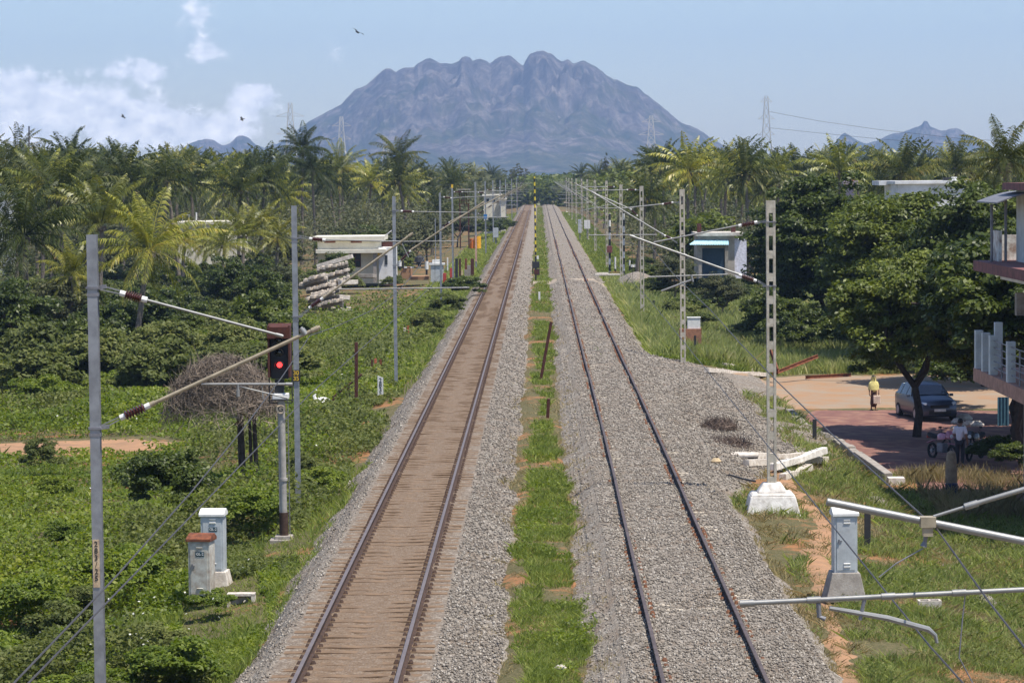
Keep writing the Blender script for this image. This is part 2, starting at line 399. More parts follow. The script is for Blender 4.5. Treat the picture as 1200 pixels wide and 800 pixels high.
def path_strip(pts, wd):
    P = [G(*p) for p in pts]; a = []; b = []
    for i, p in enumerate(P):
        d = (P[min(i + 1, len(P) - 1)] - P[max(i - 1, 0)]).normalized(); s = Vector((-d.y, d.x, 0))
        a.append((p.x + s.x * wd, p.y + s.y * wd)); b.append((p.x - s.x * wd, p.y - s.y * wd))
    return a + b[::-1]
FOOT = path_strip([(893, 540), (915, 560), (945, 590), (966, 615), (960, 660), (968, 705), (985, 770), (1000, 830)], .27)
sheet('footpath', FOOT, .045, m_dirt, 'narrow orange footpath beside the concrete mast', step=.15, edge=.2, amp=.5)

# ------------------------------------------------------------------ ballast
m, nt, b = newmat('ballast_stones'); L = nt.links; tc = N(nt, 'ShaderNodeTexCoord')
vo = N(nt, 'ShaderNodeTexVoronoi', Scale=19, Randomness=1); vo2 = N(nt, 'ShaderNodeTexVoronoi', Scale=34)
n1 = N(nt, 'ShaderNodeTexNoise', Scale=1.1, Detail=5); n3 = N(nt, 'ShaderNodeTexNoise', Scale=.5, Detail=5)
for n in (vo, vo2, n1, n3): L.new(tc.outputs['Object'], n.inputs['Vector'])
sp = N(nt, 'ShaderNodeSeparateColor'); L.new(vo.outputs['Color'], sp.inputs[0])
r = ramp(nt, [(0, (.125, .106, .086)), (.3, (.19, .165, .135)), (.75, (.265, .233, .195)), (1, (.41, .37, .315))], sp.outputs[0])
# brown brake and ore dust between and beside the rails of the left track, patches elsewhere
px_ = N(nt, 'ShaderNodeSeparateXYZ'); L.new(tc.outputs['Object'], px_.inputs[0])
dx = N(nt, 'ShaderNodeMath', _operation='ADD'); L.new(px_.outputs['X'], dx.inputs[0]); dx.inputs[1].default_value = 3.37
ab = N(nt, 'ShaderNodeMath', _operation='ABSOLUTE'); L.new(dx.outputs[0], ab.inputs[0])
mr = N(nt, 'ShaderNodeMapRange'); mr.inputs['From Min'].default_value = 1.7; mr.inputs['From Max'].default_value = .75; mr.inputs['To Max'].default_value = .68; L.new(ab.outputs[0], mr.inputs['Value'])
mn = N(nt, 'ShaderNodeMapRange'); mn.inputs['From Min'].default_value = .45; mn.inputs['From Max'].default_value = .7; mn.inputs['To Max'].default_value = .4; L.new(n1.outputs['Fac'], mn.inputs['Value'])
sm = N(nt, 'ShaderNodeMath', _operation='MAXIMUM'); L.new(mr.outputs[0], sm.inputs[0]); L.new(mn.outputs[0], sm.inputs[1])
mx = N(nt, 'ShaderNodeMix', _data_type='RGBA'); L.new(sm.outputs[0], mx.inputs[0]); L.new(r.outputs[0], mx.inputs[6]); mx.inputs[7].default_value = (.165, .102, .056, 1)
L.new(mx.outputs[2], b.inputs['Base Color']); b.inputs['Roughness'].default_value = .9; b.inputs['Specular IOR Level'].default_value = .2
bp = N(nt, 'ShaderNodeBump', Strength=.9, Distance=.03); bp.invert = True; L.new(vo.outputs['Distance'], bp.inputs['Height']); L.new(bp.outputs['Normal'], b.inputs['Normal'])
m_ballast = m
xs = np.arange(-6.6, 10.4, .12); ys = np.concatenate([np.arange(8, 42, 1), np.arange(42, 110, .16), np.arange(110, 170, .25), np.arange(170, 880, 2.5)])
Xg, Yg = np.meshgrid(xs, ys)
Z = bz(Xg, Yg)
near = np.clip(1 - (Yg - 55) / 110, .12, 1)
inn = np.clip(np.interp(np.abs(np.where(Xg < .2, Xg + 3.37, Xg - 2.9)), [1.3, 1.7], [.0, 1]), 0, 1)
Z = Z + (fbm(Xg, Yg, .5, 11, 3) - .5) * .09 * near * inn + (vn(Xg, Yg, .16, 15) - .5) * .03 * near * (.4 + .6 * inn)
Z = np.where(np.abs(Xg + 3.37) < 1.5, -.172 + (fbm(Xg * 1.5, Yg, .7, 12, 3) - .5) * .06 + (vn(Xg, Yg, .16, 15) - .5) * .02, Z)
Z = Z + (fbm(Xg, Yg, 2.2, 20, 3) - .5) * .22 * np.clip(np.interp(np.abs(np.where(Xg < .2, Xg + 3.37, Xg - 2.9)), [1.5, 2.3], [0, 1]), 0, 1)
e = (fbm(Xg, Yg, 3.5, 30) - .5) * .3
Z = np.where((Xg < -5.3) | (Xg > 5.2) | ((Xg > -1.1) & (Xg < 1.1)), Z + e, Z)
tr2 = np.abs(Xg - 2.9) < 1.55
Z = np.where(tr2, np.maximum(Z, -.15 + (fbm(Xg, Yg, 1.5, 50) - .5) * .13), Z)
bal = grid_mesh('ballast', xs, ys, Z, m_ballast); tag(bal, kind='structure', label='grey crushed stone ballast under both tracks')
# loose stones lying on it
n = 150000
Yr = 1 / rng.uniform(1 / 330, 1 / 43, n); Xr = rng.uniform(-6.3, 8.6, n)
ok = ~((np.abs(Xr + 3.37) < 1.42)) & ~((np.abs(Xr) < .75)) & (Xr < 5.2 + 3.4 * wcross(Yr)); Xr, Yr = Xr[ok], Yr[ok]
ix = np.clip(((Xr + 6.6) / .12).astype(int), 0, len(xs) - 1); iy = np.clip(np.searchsorted(ys, Yr), 0, len(ys) - 1)
zb = Z[iy, ix]; zg = gz(Xr, Yr); ok = (zb > zg) & (rng.random(len(zb)) < np.clip((330 - Yr) / 230, 0, 1)); Xr, Yr, zb = Xr[ok], Yr[ok], zb[ok]
k = len(Xr); sz = rng.uniform(.018, .042, k) * (Yr / 60) ** .4
O = np.array([[1, 0, 0], [0, 1, 0], [-1, 0, 0], [0, -1, 0], [0, 0, 1], [0, 0, -.6]], float)
A = rng.random(k) * 6.28; ca, sa = np.cos(A), np.sin(A)
Vv = O[None] * rng.uniform(.6, 1.25, (k, 6, 1)) * sz[:, None, None]; x_, y_ = Vv[..., 0].copy(), Vv[..., 1].copy()
Vv[..., 0] = x_ * ca[:, None] - y_ * sa[:, None]; Vv[..., 1] = x_ * sa[:, None] + y_ * ca[:, None]
Vv += np.stack([Xr, Yr, zb + sz * .25], 1)[:, None]
Fo = np.array([[0, 1, 4], [1, 2, 4], [2, 3, 4], [3, 0, 4], [1, 0, 5], [2, 1, 5], [3, 2, 5], [0, 3, 5]])
m, nt, b = newmat('loose_stone'); gg = N(nt, 'ShaderNodeNewGeometry'); r = ramp(nt, [(0, (.125, .106, .086)), (.35, (.19, .165, .135)), (.8, (.27, .237, .198)), (1, (.46, .42, .36))], gg.outputs['Random Per Island'])
nt.links.new(r.outputs[0], b.inputs['Base Color']); b.inputs['Roughness'].default_value = .9
st = link('loose_stones', np_mesh('loose_stones', Vv.reshape(-1, 3), [(np.arange(k)[:, None, None] * 6 + Fo[None]).reshape(-1, 3)], [m]))
tag(st, kind='stuff', label='loose grey ballast stones scattered beside the rails')

# ------------------------------------------------------------------ mountains
def mountain(name, ridge, Y, depth, base_z, label, seed, rough=1.0, fall=1.15):
    xs = np.linspace(ridge[0][0], ridge[-1][0], 520); yr = np.interp(xs, [r[0] for r in ridge], [r[1] for r in ridge]) + (fbm(xs, xs * 0, 7, seed + 40, 3) - .5) * 3.2
    top = np.array([[*at(x, y, Y)] for x, y in zip(xs, yr)])
    nv = 110; t = np.linspace(-.35, 1, nv)
    H = np.maximum(top[:, 2] - base_z, 1)
    Xs = top[:, 0]; Hmax = H.max()
    u = Xs[None, :].repeat(nv, 0); tt = t[:, None]
    ker = np.hanning(161); Hs = np.convolve(np.pad(H, 80, mode='edge'), ker / ker.sum(), mode='valid')
    Yv = Y - tt * depth * (.35 + .65 * (Hs / Hmax))[None, :]
    prof = np.where(tt >= 0, 1 - np.abs(tt) ** (1 / fall) * (1.0), 1 - np.abs(tt) * 2.6)
    wu = u + (fbm(u, Yv * .6, 700, seed + 20, 3) - .5) * 900; wy = Yv * .42 + (fbm(u * .8, Yv, 600, seed + 24, 3) - .5) * 700
    ridge_n = 1 - 2 * np.abs(fbm(wu + wy * .4, wy, Hmax * 1.0, seed, 6) - .5) * 2
    cut = (ridge_n - .55) * .5 * rough + (1 - 2 * np.abs(fbm(u + 300, wy, Hmax * .45, seed + 31, 4) - .5) * 2 - .5) * .3 * rough + (1 - 2 * np.abs(fbm(wu, wy * 1.6, Hmax * .2, seed + 9, 4) - .5) * 2 - .5) * .2 * rough
    env = np.clip(np.abs(tt) * 5, 0, 1) * np.clip((1 - tt) * 2.2, 0, 1)
    Zv = base_z + H[None, :] * np.maximum(prof, 0) * (1 + cut * env * .8)
    lim = CAMZ + (top[:, 2] - CAMZ)[None, :] * (Yv / Y) * (.99 - .03 * np.clip(tt * 6, 0, 1))
    Zv = np.where(np.abs(tt) > .004, np.minimum(Zv, np.maximum(lim, base_z)), Zv)
    V = np.stack([u * (Yv / Y), Yv, Zv], -1).reshape(-1, 3); nx = len(xs)
    i = np.arange((nv - 1) * nx).reshape(nv - 1, nx)[:, :-1].ravel()
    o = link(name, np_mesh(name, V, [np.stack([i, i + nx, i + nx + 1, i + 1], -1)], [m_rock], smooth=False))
    return tag(o, kind='structure', label=label)
m, nt, b = newmat('mountain_rock'); L = nt.links; tc = N(nt, 'ShaderNodeTexCoord'); ge = N(nt, 'ShaderNodeNewGeometry')
mpp = N(nt, 'ShaderNodeMapping'); mpp.inputs['Scale'].default_value = (1, 1, .35); L.new(tc.outputs['Object'], mpp.inputs[0])
n1 = N(nt, 'ShaderNodeTexNoise', Scale=.022, Detail=12, Roughness=.78); n2 = N(nt, 'ShaderNodeTexNoise', Scale=.006, Detail=7, Roughness=.6); L.new(mpp.outputs[0], n1.inputs['Vector']); L.new(tc.outputs['Object'], n2.inputs['Vector'])
rk = ramp(nt, [(.38, (.035, .032, .028)), (.5, (.12, .10, .088)), (.62, (.30, .25, .21))], n1.outputs['Fac'])
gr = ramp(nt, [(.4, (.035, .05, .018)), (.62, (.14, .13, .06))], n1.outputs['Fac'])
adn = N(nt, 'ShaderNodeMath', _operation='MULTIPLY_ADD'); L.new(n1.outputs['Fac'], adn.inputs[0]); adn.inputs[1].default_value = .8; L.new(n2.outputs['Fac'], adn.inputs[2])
kk = N(nt, 'ShaderNodeMapRange'); kk.inputs['From Min'].default_value = .93; kk.inputs['From Max'].default_value = 1.1; zs_ = N(nt, 'ShaderNodeSeparateXYZ'); L.new(tc.outputs['Object'], zs_.inputs[0]); az_ = N(nt, 'ShaderNodeMath', _operation='MULTIPLY_ADD'); L.new(zs_.outputs['Z'], az_.inputs[0]); az_.inputs[1].default_value = .0011; L.new(adn.outputs[0], az_.inputs[2]); L.new(az_.outputs[0], kk.inputs['Value'])  # forest green increases downslope; its darker tone stands in for cloud shadow
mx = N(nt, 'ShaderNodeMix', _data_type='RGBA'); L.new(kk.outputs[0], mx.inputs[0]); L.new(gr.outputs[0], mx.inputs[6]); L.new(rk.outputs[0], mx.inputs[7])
L.new(mx.outputs[2], b.inputs['Base Color']); b.inputs['Roughness'].default_value = 1; b.inputs['Specular IOR Level'].default_value = 0
bp = N(nt, 'ShaderNodeBump', Strength=.9, Distance=18); L.new(n1.outputs['Fac'], bp.inputs['Height']); L.new(bp.outputs['Normal'], b.inputs['Normal'])
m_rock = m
RM = [(285, 205), (300, 192), (330, 172), (350, 150), (365, 140), (380, 132), (400, 122), (415, 105), (430, 98), (448, 82), (452, 79), (457, 79.5), (463, 84), (470, 80), (475, 78), (485, 78.5), (490, 73), (497, 69), (505, 68), (510, 70), (515, 74), (530, 74), (538, 70), (541, 66), (546, 65), (551, 67), (554, 71), (563, 68), (569, 70), (574, 74), (580, 69), (588, 65), (594, 64), (600, 66), (605, 70), (613, 76), (616, 70), (621, 63), (628, 60), (637, 59), (646, 62), (652, 67), (658, 71), (665, 68), (672, 73), (679, 71), (688, 72), (693, 75), (700, 79), (712, 88), (725, 94), (735, 99), (748, 102), (757, 110), (770, 120), (780, 129), (790, 137), (800, 144), (812, 149), (825, 155), (840, 166), (860, 180), (885, 196), (900, 205)]
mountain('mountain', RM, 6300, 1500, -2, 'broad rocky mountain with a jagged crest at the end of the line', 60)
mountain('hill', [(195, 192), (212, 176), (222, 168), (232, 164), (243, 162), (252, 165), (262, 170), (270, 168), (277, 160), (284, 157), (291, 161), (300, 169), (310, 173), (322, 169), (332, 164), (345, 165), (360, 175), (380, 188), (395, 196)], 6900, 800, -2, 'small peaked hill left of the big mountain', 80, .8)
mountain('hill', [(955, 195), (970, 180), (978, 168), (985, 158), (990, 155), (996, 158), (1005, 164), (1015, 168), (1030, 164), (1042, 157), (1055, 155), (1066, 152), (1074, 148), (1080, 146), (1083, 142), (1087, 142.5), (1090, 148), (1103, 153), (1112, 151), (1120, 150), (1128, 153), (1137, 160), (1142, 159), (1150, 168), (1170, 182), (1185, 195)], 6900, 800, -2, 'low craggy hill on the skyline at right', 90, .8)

# pale earth band laid across the right track
xs = np.arange(-.6, 7.2, .2); ys = np.arange(228, 243, .4); Xg, Yg = np.meshgrid(xs, ys); c_ = 236 - .25 * Xg
Zb = np.maximum(bz(Xg, Yg), gz(Xg, Yg)) + .06 * np.clip(1.3 - np.abs(Yg - c_) / 2.6 + (fbm(Xg, Yg, 1.2, 222) - .5) * 1.4, -2, 1)
tag(grid_mesh('earth_band', xs, ys, Zb, mat('pale_earth', (.36, .30, .23), .95, col2=(.28, .22, .165), scale=2, bump=.4)), kind='structure', label='pale earth band crossing the right track')
# ------------------------------------------------------------------ tracks
m_railside = mat('rail_rust', (.075, .045, .032), .8, var=.4, scale=9, metal=.2)
m_railtop1 = mat('rail_polished', (.205, .17, .16), .55, var=.15, scale=3, metal=.4, bump=.05)
m_railtop2 = mat('rail_dull', (.12, .09, .08), .6, var=.3, scale=4, metal=.25, bump=.05)
m_slp1 = mat('sleeper_dusty', (.19, .125, .075), .95, col2=(.14, .093, .057), scale=4, bump=.4)
m_slp2 = mat('sleeper_pale', (.48, .42, .33), .95, col2=(.30, .25, .19), scale=5, bump=.3)
m_clip = mat('clip_rust', (.055, .030, .02), .85, var=.5, scale=30)
m_clip2 = mat('clip_rust_orange', (.16, .065, .03), .85, var=.5, scale=30)
def rail_profile(k=1.0):
    return [(-.075, -.172), (.075, -.172), (.075, -.158), (.012, -.14), (.010, -.045), (.036, -.03), (.036, -.006), (.028, 0), (-.028, 0), (-.036, -.006), (-.036, -.03), (-.010, -.045), (-.012, -.14), (-.075, -.158)]
def track(cx, top, slp, clip, slz, label, seed):
    t = thing('railway_track', label, 'railway track', (cx, 0, 0))
    Ys = [2] + list(range(10, 880, 10))
    r = np.random.default_rng(seed)
    for s in (-1, 1):
        b = MB(); pr = rail_profile(); n = len(pr); rings = []
        wob = 0 if seed == 1 else 1
        for Y in Ys:
            dx = (float(vn(Y, 3, 24, 70)) - .5) * .07 * wob; rings.append([(s * .8715 + x + dx, Y, z) for x, z in pr])
        vs = [p for q in rings for p in q]; fs = []
        for i in range(len(rings) - 1):
            for j in range(n):
                a = i * n + j; c = i * n + (j + 1) % n; fs.append((a, c, c + n, a + n)); b.m.append(1 if j in (6, 7, 8) else 0)
        b.v = vs; b.f = fs
        b.build('rail', [m_railside, top], t)
    # sleepers: the nearest hundred are parts of their own
    first = 45.6
    def slm(Y0, k=1):
        q = MB()
        for Y in Y0:
            j = r.normal() * .008; w0, w1 = .13, .105
            prof = [(-1.375, -.45), (1.375, -.45), (1.375, slz - .01), (.5, slz - .0), (0, slz - .02), (-.5, slz), (-1.375, slz - .01)]
            n = len(prof); a = [(x, Y + j - w0, z) for x, z in prof]; c = [(x, Y + j + w0, z) for x, z in prof]
            q.add(a + c, [tuple(range(n - 1, -1, -1)), tuple(range(n, 2 * n))] + [(i, (i + 1) % n, (i + 1) % n + n, i + n) for i in range(n)])
        return q
    proto = None
    for i in range(100):
        Y = first + i * .6
        if proto is None: proto = slm([0.]).build('sleeper', slp, t); o = proto
        else: o = proto.copy(); COL.objects.link(o); o.parent = t
        o.location = (r.normal() * .012, Y + r.normal() * .01, r.normal() * .004)
    q = slm([first + i * .6 for i in range(100, 1100)]); o = q.build('sleeper_row', slp, t); o['kind'] = 'stuff'; o['label'] = 'distant concrete sleepers merging into one band'
    # clips holding the rails
    P = []; 
    for i in range(0, 560):
        Y = first + i * .6
        for s in (-1, 1):
            for k in (-1, 1): P.append((s * .8715 + k * .125, Y))
    P = np.array(P); n = len(P)
    if seed != 1: keep = r.random(n) < np.where(fbm(P[:, 0] * 2, P[:, 1], 5, 77) > .47, .95, .12); P = P[keep]; n = len(P)
    bx = np.array([[-.05, -.06, 0], [.05, -.06, 0], [.05, .06, 0], [-.05, .06, 0], [-.025, -.045, .055], [.025, -.045, .055], [.025, .045, .055], [-.025, .045, .055]])
    V = bx[None] * r.uniform(.85, 1.15, (n, 1, 3)); V = V + np.stack([P[:, 0], P[:, 1], np.full(n, -.165)], 1)[:, None]
    Fb = np.array([(4, 5, 6, 7), (0, 1, 5, 4), (1, 2, 6, 5), (2, 3, 7, 6), (3, 0, 4, 7)])
    o = link('rail_clip', np_mesh('rail_clip', V.reshape(-1, 3), [(np.arange(n)[:, None, None] * 8 + Fb[None]).reshape(-1, 4)], [clip]), t)
    o['kind'] = 'stuff'; o['label'] = 'rusty spring clips holding the rails to the sleepers'
    return t
track(-3.37, m_railtop1, m_slp1, m_clip, -.158, 'left track with polished rails and brown dusty sleepers', 1)
track(2.9, m_railtop2, m_slp2, m_clip2, -.172, 'right track with dull brown rails half buried in grey ballast', 2)

# ------------------------------------------------------------------ overhead line masts
m_galv = mat('galvanised_steel', (.34, .35, .37), .5, var=.22, scale=5, metal=.55, bump=.06)
m_galvd = mat('galvanised_dull', (.24, .24, .26), .6, var=.3, scale=4, metal=.4, bump=.06)
m_tube = mat('tube_zinc', (.31, .31, .30), .5, var=.15, scale=8, metal=.5, bump=.03)
m_tubet = mat('tube_weathered', (.40, .34, .24), .6, var=.25, scale=8, metal=.2, bump=.05)
m_ins = mat('insulator_glaze', (.075, .022, .018), .22, var=.3, scale=20, bump=0, spec=.6)
m_white = mat('white_paint', (.74, .73, .70), .6, var=.12, scale=7, bump=.05)
m_conc = mat('mast_concrete', (.50, .46, .38), .9, col2=(.38, .34, .27), scale=7, bump=.25)
m_lime = mat('limewashed_concrete', (.74, .71, .66), .9, col2=(.50, .46, .41), scale=4, bump=.4)
m_wire = mat('wire_copper', (.10, .09, .085), .55, var=.2, scale=2, metal=.5, bump=0)
def ibeam(b, x, y, z0, z1, w=.15, d=.15, t=.014, lean=0):
    pr = [(-w / 2, -d / 2), (w / 2, -d / 2), (w / 2, -d / 2 + t), (t / 2, -d / 2 + t), (t / 2, d / 2 - t), (w / 2, d / 2 - t), (w / 2, d / 2), (-w / 2, d / 2), (-w / 2, d / 2 - t), (-t / 2, d / 2 - t), (-t / 2, -d / 2 + t), (-w / 2, -d / 2 + t)]
    b.extr(pr, (x, y, z0), (x + lean, y, z1), (1, 0, 0), (0, 1, 0))
def insul(parent, a, c, o, k=1.0, r=.075):
    """ribbed brown insulator with metal caps from a to c"""
    a = Vector(a); c = Vector(c); d = c - a; pts = []; rs = []; n = 7
    for i in range(n):
        for f, q in ((0, .5), (.25, 1), (.5, 1), (.75, .5)):
            pts.append(a + d * ((i + f) / n)); rs.append(r * q * k)
    ins = MB().tube(pts, rs, 10).build('insulator', m_ins, parent, o=o, smooth=True)
    e = d.normalized() * .07
    MB().tube([a - e * 1.2, a], r * .62 * k, 8).tube([c, c + e * 1.2], r * .62 * k, 8).build('end_cap', m_white, ins, o=o)
def arm(parent, name, a, c, r, m, o, extra=()):
    b = MB().tube([a, c], r, 10)
    for f in extra:
        p = Vector(a).lerp(Vector(c), f); dd = (Vector(c) - Vector(a)).normalized() * .05
        b.tube([p - dd, p + dd], r * 1.35, 10)
    return b.build(name, m, parent, o=o, smooth=True)
def steel_mast(px, Y, ztop, zbase, label, segs, name='catenary_mast', pxtop=None, band=True):
    """segs: (kind, x0,y0,x1,y1[,r]) in the plane of the mast"""
    p = at(px, 300, Y) if pxtop is None else at(pxtop[0], pxtop[1], Y)
    X = p.x; zt = p.z if pxtop is not None else ztop
    t = thing(name, label, 'mast', (X, Y, zbase), group='steel catenary masts left of the tracks')
    o = (X, Y, zbase)
    b = MB(); ibeam(b, X, Y, zbase, zt); b.build('post', m_galv, t, o=o)
    if band:
        for s in segs:
            if s[0] == 'clamp':
                z = at(s[1], s[2], Y).z; MB().box((X, Y, z), (.19, .19, .035)).box((X, Y, z - .1), (.165, .165, .05)).beam((X + .09, Y, z), (X + .2, Y, z + .02), .05, .06).build('clamp', m_galvd, t, o=o)
    for s in segs:
        k = s[0]
        if k == 'clamp': continue
        a = at(s[1], s[2], Y); c = at(s[3], s[4], Y); yo = s[6] if len(s) > 6 else 0
        a.y += yo; c.y += yo
        if k == 'ins': insul(t, a, c, o)
        elif k == 'link': MB().beam(a + Vector((0, .02, .03)), c + Vector((0, .02, .02)), .012, .02).beam(a + Vector((0, -.02, -.03)), c + Vector((0, -.02, -.02)), .012, .02).build('link', m_tube, t, o=o)
        else: arm(t, k, a, c, s[5], {'bracket_arm': m_tubet}.get(k, m_tube), o, (.03, .97) if k == 'bracket_arm' else (.97,))
    return t
t = steel_mast(112, 42, 0, -1.2, 'nearest grey steel mast at left edge with a peeling cream number strip', [
    ('clamp', 118, 337), ('link', 118, 337, 143, 343), ('ins', 147, 345, 166, 350), ('stay_arm', 170, 351, 332, 394, .02),
    ('clamp', 118, 501), ('link', 118, 501, 140, 490), ('ins', 147, 487, 170, 477), ('bracket_arm', 172, 476, 375, 383, .03),
    ('registration_arm', 236, 450, 342, 450, .02), ('steady_arm', 278, 452, 335, 466, .012), ('hanger', 279, 450, 279, 461, .02), ('hanger', 307, 450, 308, 464, .008), ('hanger', 352, 384, 356, 389, .035)], pxtop=(107.8, 275))
m_cream = mat('cream_peeling_paint', (.62, .48, .30), .8, col2=(.42, .30, .2), scale=9, bump=.2)
pl = MB(); a = at(112.5, 632, 41.9); c = at(114.5, 688, 41.9); pl.box(((a.x + c.x) / 2 - .01, 41.915, (a.z + c.z) / 2), (.10, .006, a.z - c.z))
o_ = t.location; pp = pl.build('number_strip', m_cream, t, o=o_)
m_blk = mat('black_paint', (.03, .03, .032), .6, var=.2, bump=0); m_yel = mat('yellow_paint', (.75, .48, .04), .6, var=.15, bump=.05)
for i, ch in enumerate('283/25'): text_mesh('digit', ch, .11, m_blk, pp, Vector(((a.x + c.x) / 2 - .01, 41.908, a.z - .07 - i * (a.z - c.z - .1) / 6)) - Vector(o_))
t = steel_mast(348, 80, 0, -1.25, 'grey steel mast behind the signal carrying a yellow number plate', [
    ('clamp', 348, 279), ('link', 349, 277, 363, 279), ('ins', 366, 280, 378, 281), ('stay_arm', 380, 281, 473, 283, .02),
    ('clamp', 349, 371), ('link', 349, 372, 362, 362), ('ins', 365, 359, 376, 351), ('bracket_arm', 377, 350, 484, 273, .032),
    ('registration_arm', 396, 339, 550, 337, .02), ('hanger', 471, 285, 478, 300, .012)], pxtop=(344.5, 241))
a = at(347, 440, 79.88); pl = MB().box(a, (.24, .01, .32)).build('number_plate', m_blk, t, o=t.location)
text_mesh('digit', '30', .17, m_yel, pl, a + Vector((0, -.008, .075)) - t.location); text_mesh('digit', '35', .17, m_yel, pl, a + Vector((0, -.008, -.085)) - t.location)
t = steel_mast(463, 128, 0, -1.4, 'slender grey steel mast in front of the small cream building', [
    ('clamp', 463, 247), ('link', 463, 247, 470, 247), ('ins', 472, 247.5, 483, 248), ('stay_arm', 484, 248, 551, 249, .02), ('clamp', 464, 311),
    ('link', 464, 311, 468, 307), ('ins', 470, 305, 480, 295), ('bracket_arm', 481, 293, 568, 236, .035), ('registration_arm', 462, 283, 536, 282.5, .022)], pxtop=(461.5, 230))
t = steel_mast(517, 205, 0, -1.4, 'thin steel mast standing behind the grey relay kiosk', [('link', 516, 231, 520, 231), ('ins', 521, 231, 528, 232), ('stay_arm', 529, 232, 585, 229, .03), ('link', 516, 268, 520, 265), ('ins', 520, 266, 526, 261), ('bracket_arm', 527, 260, 590, 228, .045), ('registration_arm', 535, 255, 596, 254.5, .03)], pxtop=(515.6, 226))
t = steel_mast(531, 245, 0, -1.4, 'steel mast with a yellow tip right of the grey relay kiosk', [('ins', 533, 225, 541, 225), ('stay_arm', 542, 225, 590, 224, .03)], pxtop=(529.8, 218))
MB().box((t.location.x, 245, at(529.8, 219.5, 245).z + .1), (.17, .17, .3)).build('yellow_tip', m_yel, t, o=t.location)
def generic_mast(side, lattice):
    """mast with a cantilever reaching over its track; local coordinates, foot at 0"""
    o = (0, 0, 0); t = thing('catenary_mast', '', 'mast'); z0 = -1.2; q = -side
    if lattice: ladder_post(t, (0, 0, 0), 0, 8.9)
    else:
        b = MB(); ibeam(b, 0, 0, 0, 9.1, .17, .15); b.build('post', m_galv, t)
    insul(t, (q * .35, 0, 8.05), (q * .85, 0, 8.03), o); arm(t, 'stay_arm', (q * .9, 0, 8.03), (q * 3.1, 0, 7.9), .024, m_tube, o)
    insul(t, (q * .35, 0, 5.95), (q * .8, 0, 6.25), o); arm(t, 'bracket_arm', (q * .82, 0, 6.26), (q * 3.4, 0, 8.1), .034, m_tube if lattice else m_tubet, o)
    arm(t, 'registration_arm', (q * 1.6, 0, 6.75), (q * 4.3, 0, 6.72), .024, m_tube, o)
    MB().beam((0, 0, 8.05), (q * .35, 0, 8.05), .05, .05).beam((0, 0, 5.9), (q * .35, 0, 5.95), .05, .05).build('link', m_galvd, t)
    return t
def ladder_post(parent, o, zb, zt, w=.25, d=.22, lean=0, m=None):
    """precast concrete mast: two chords joined by rungs, rectangular openings between"""
    b = MB(); o = Vector(o); c = .066
    for s in (-1, 1): b.add([(o.x + s * (w / 2) - (c if s > 0 else 0) + dx + l, o.y + dy, z) for z, l in ((zb, 0), (zt, lean)) for dx, dy in ((0, -d / 2), (c, -d / 2), (c, d / 2), (0, d / 2))],
                             [(3, 2, 1, 0), (4, 5, 6, 7), (0, 1, 5, 4), (1, 2, 6, 5), (2, 3, 7, 6), (3, 0, 4, 7)])
    z = zt - .16; k = 0
    b.box((o.x + lean, o.y, zt - .17), (w - 2 * c + .002, d - .01, .34))
    z = zt - .34
    while z > zb + .8:
        z -= .40; f = (z - zb) / (zt - zb); b.box((o.x + lean * f, o.y, z - .11), (w - 2 * c + .002, d - .012, .22)); z -= .22
    return b.build('post', m or m_conc, parent, o=o)
def footing(parent, x, y, z, o, s=1.0, drop=.9):
    """stepped limewashed foot, wider below"""
    b = MB()
    def fr(w0, w1, z0, z1, dd=.8):
        b.loft([[(x - w0, y - w0 * dd, z0), (x + w0, y - w0 * dd, z0), (x + w0, y + w0 * dd, z0), (x - w0, y + w0 * dd, z0)], [(x - w1, y - w1 * dd, z1), (x + w1, y - w1 * dd, z1), (x + w1, y + w1 * dd, z1), (x - w1, y + w1 * dd, z1)]])
    fr(.64 * s, .50 * s, z - drop, z - .22); fr(.50 * s, .44 * s, z - .22, z - .14); fr(.34 * s, .20 * s, z - .14, z + .12)
    ob = b.build('footing', m_lime, parent, o=o, bevel=.03); return ob
def conc_mast(px, Y, top, base, label, segs, foot=True, lean=0):
    p = at(px, base, Y); pt = at(px, top, Y); o = (p.x, Y, p.z)
    t = thing('concrete_mast', label, 'mast', o, group='concrete ladder masts right of the tracks')
    ladder_post(t, o, p.z - .5, pt.z, lean=lean)
    if foot: footing(t, p.x, Y, p.z, o, 1.22 if Y < 100 else 1.0)
    for s in segs:
        k = s[0]; a = at(s[1], s[2], Y)
        if k == 'clamp':
            MB().box((p.x, Y - .005, a.z), (.29, .26, .03)).beam((p.x - .12, Y - .12, a.z), (p.x - .24, Y - .1, a.z), .04, .04).build('clamp', m_galvd, t, o=o); continue
        c = at(s[3], s[4], Y)
        if k == 'ins': insul(t, a, c, o)
        elif k == 'link': MB().beam(a + Vector((0, 0, .02)), c + Vector((0, 0, .02)), .015, .025).beam(a - Vector((0, 0, .02)), c - Vector((0, 0, .02)), .015, .025).build('link', m_tube, t, o=o)
        else: arm(t, k, a, c, s[5], m_tube, o, (.03, .5, .97) if k == 'bracket_arm' else ())
    return t
conc_mast(904.5, 77, 235, 570, 'nearest concrete ladder mast on a large chipped white footing', [
    ('clamp', 904, 260), ('link', 900, 258, 888, 261), ('ins', 869, 264, 884, 261), ('stay_arm', 866, 264, 766, 284, .022),
    ('clamp', 904, 335), ('link', 900, 336, 888, 329), ('ins', 883, 328, 869, 323), ('bracket_arm', 867, 322, 738, 276, .03),
    ('registration_arm', 760, 324.5, 853, 321.5, .02), ('steady_arm', 775, 341, 810, 328, .028), ('hanger', 810, 322, 812, 330, .03)])
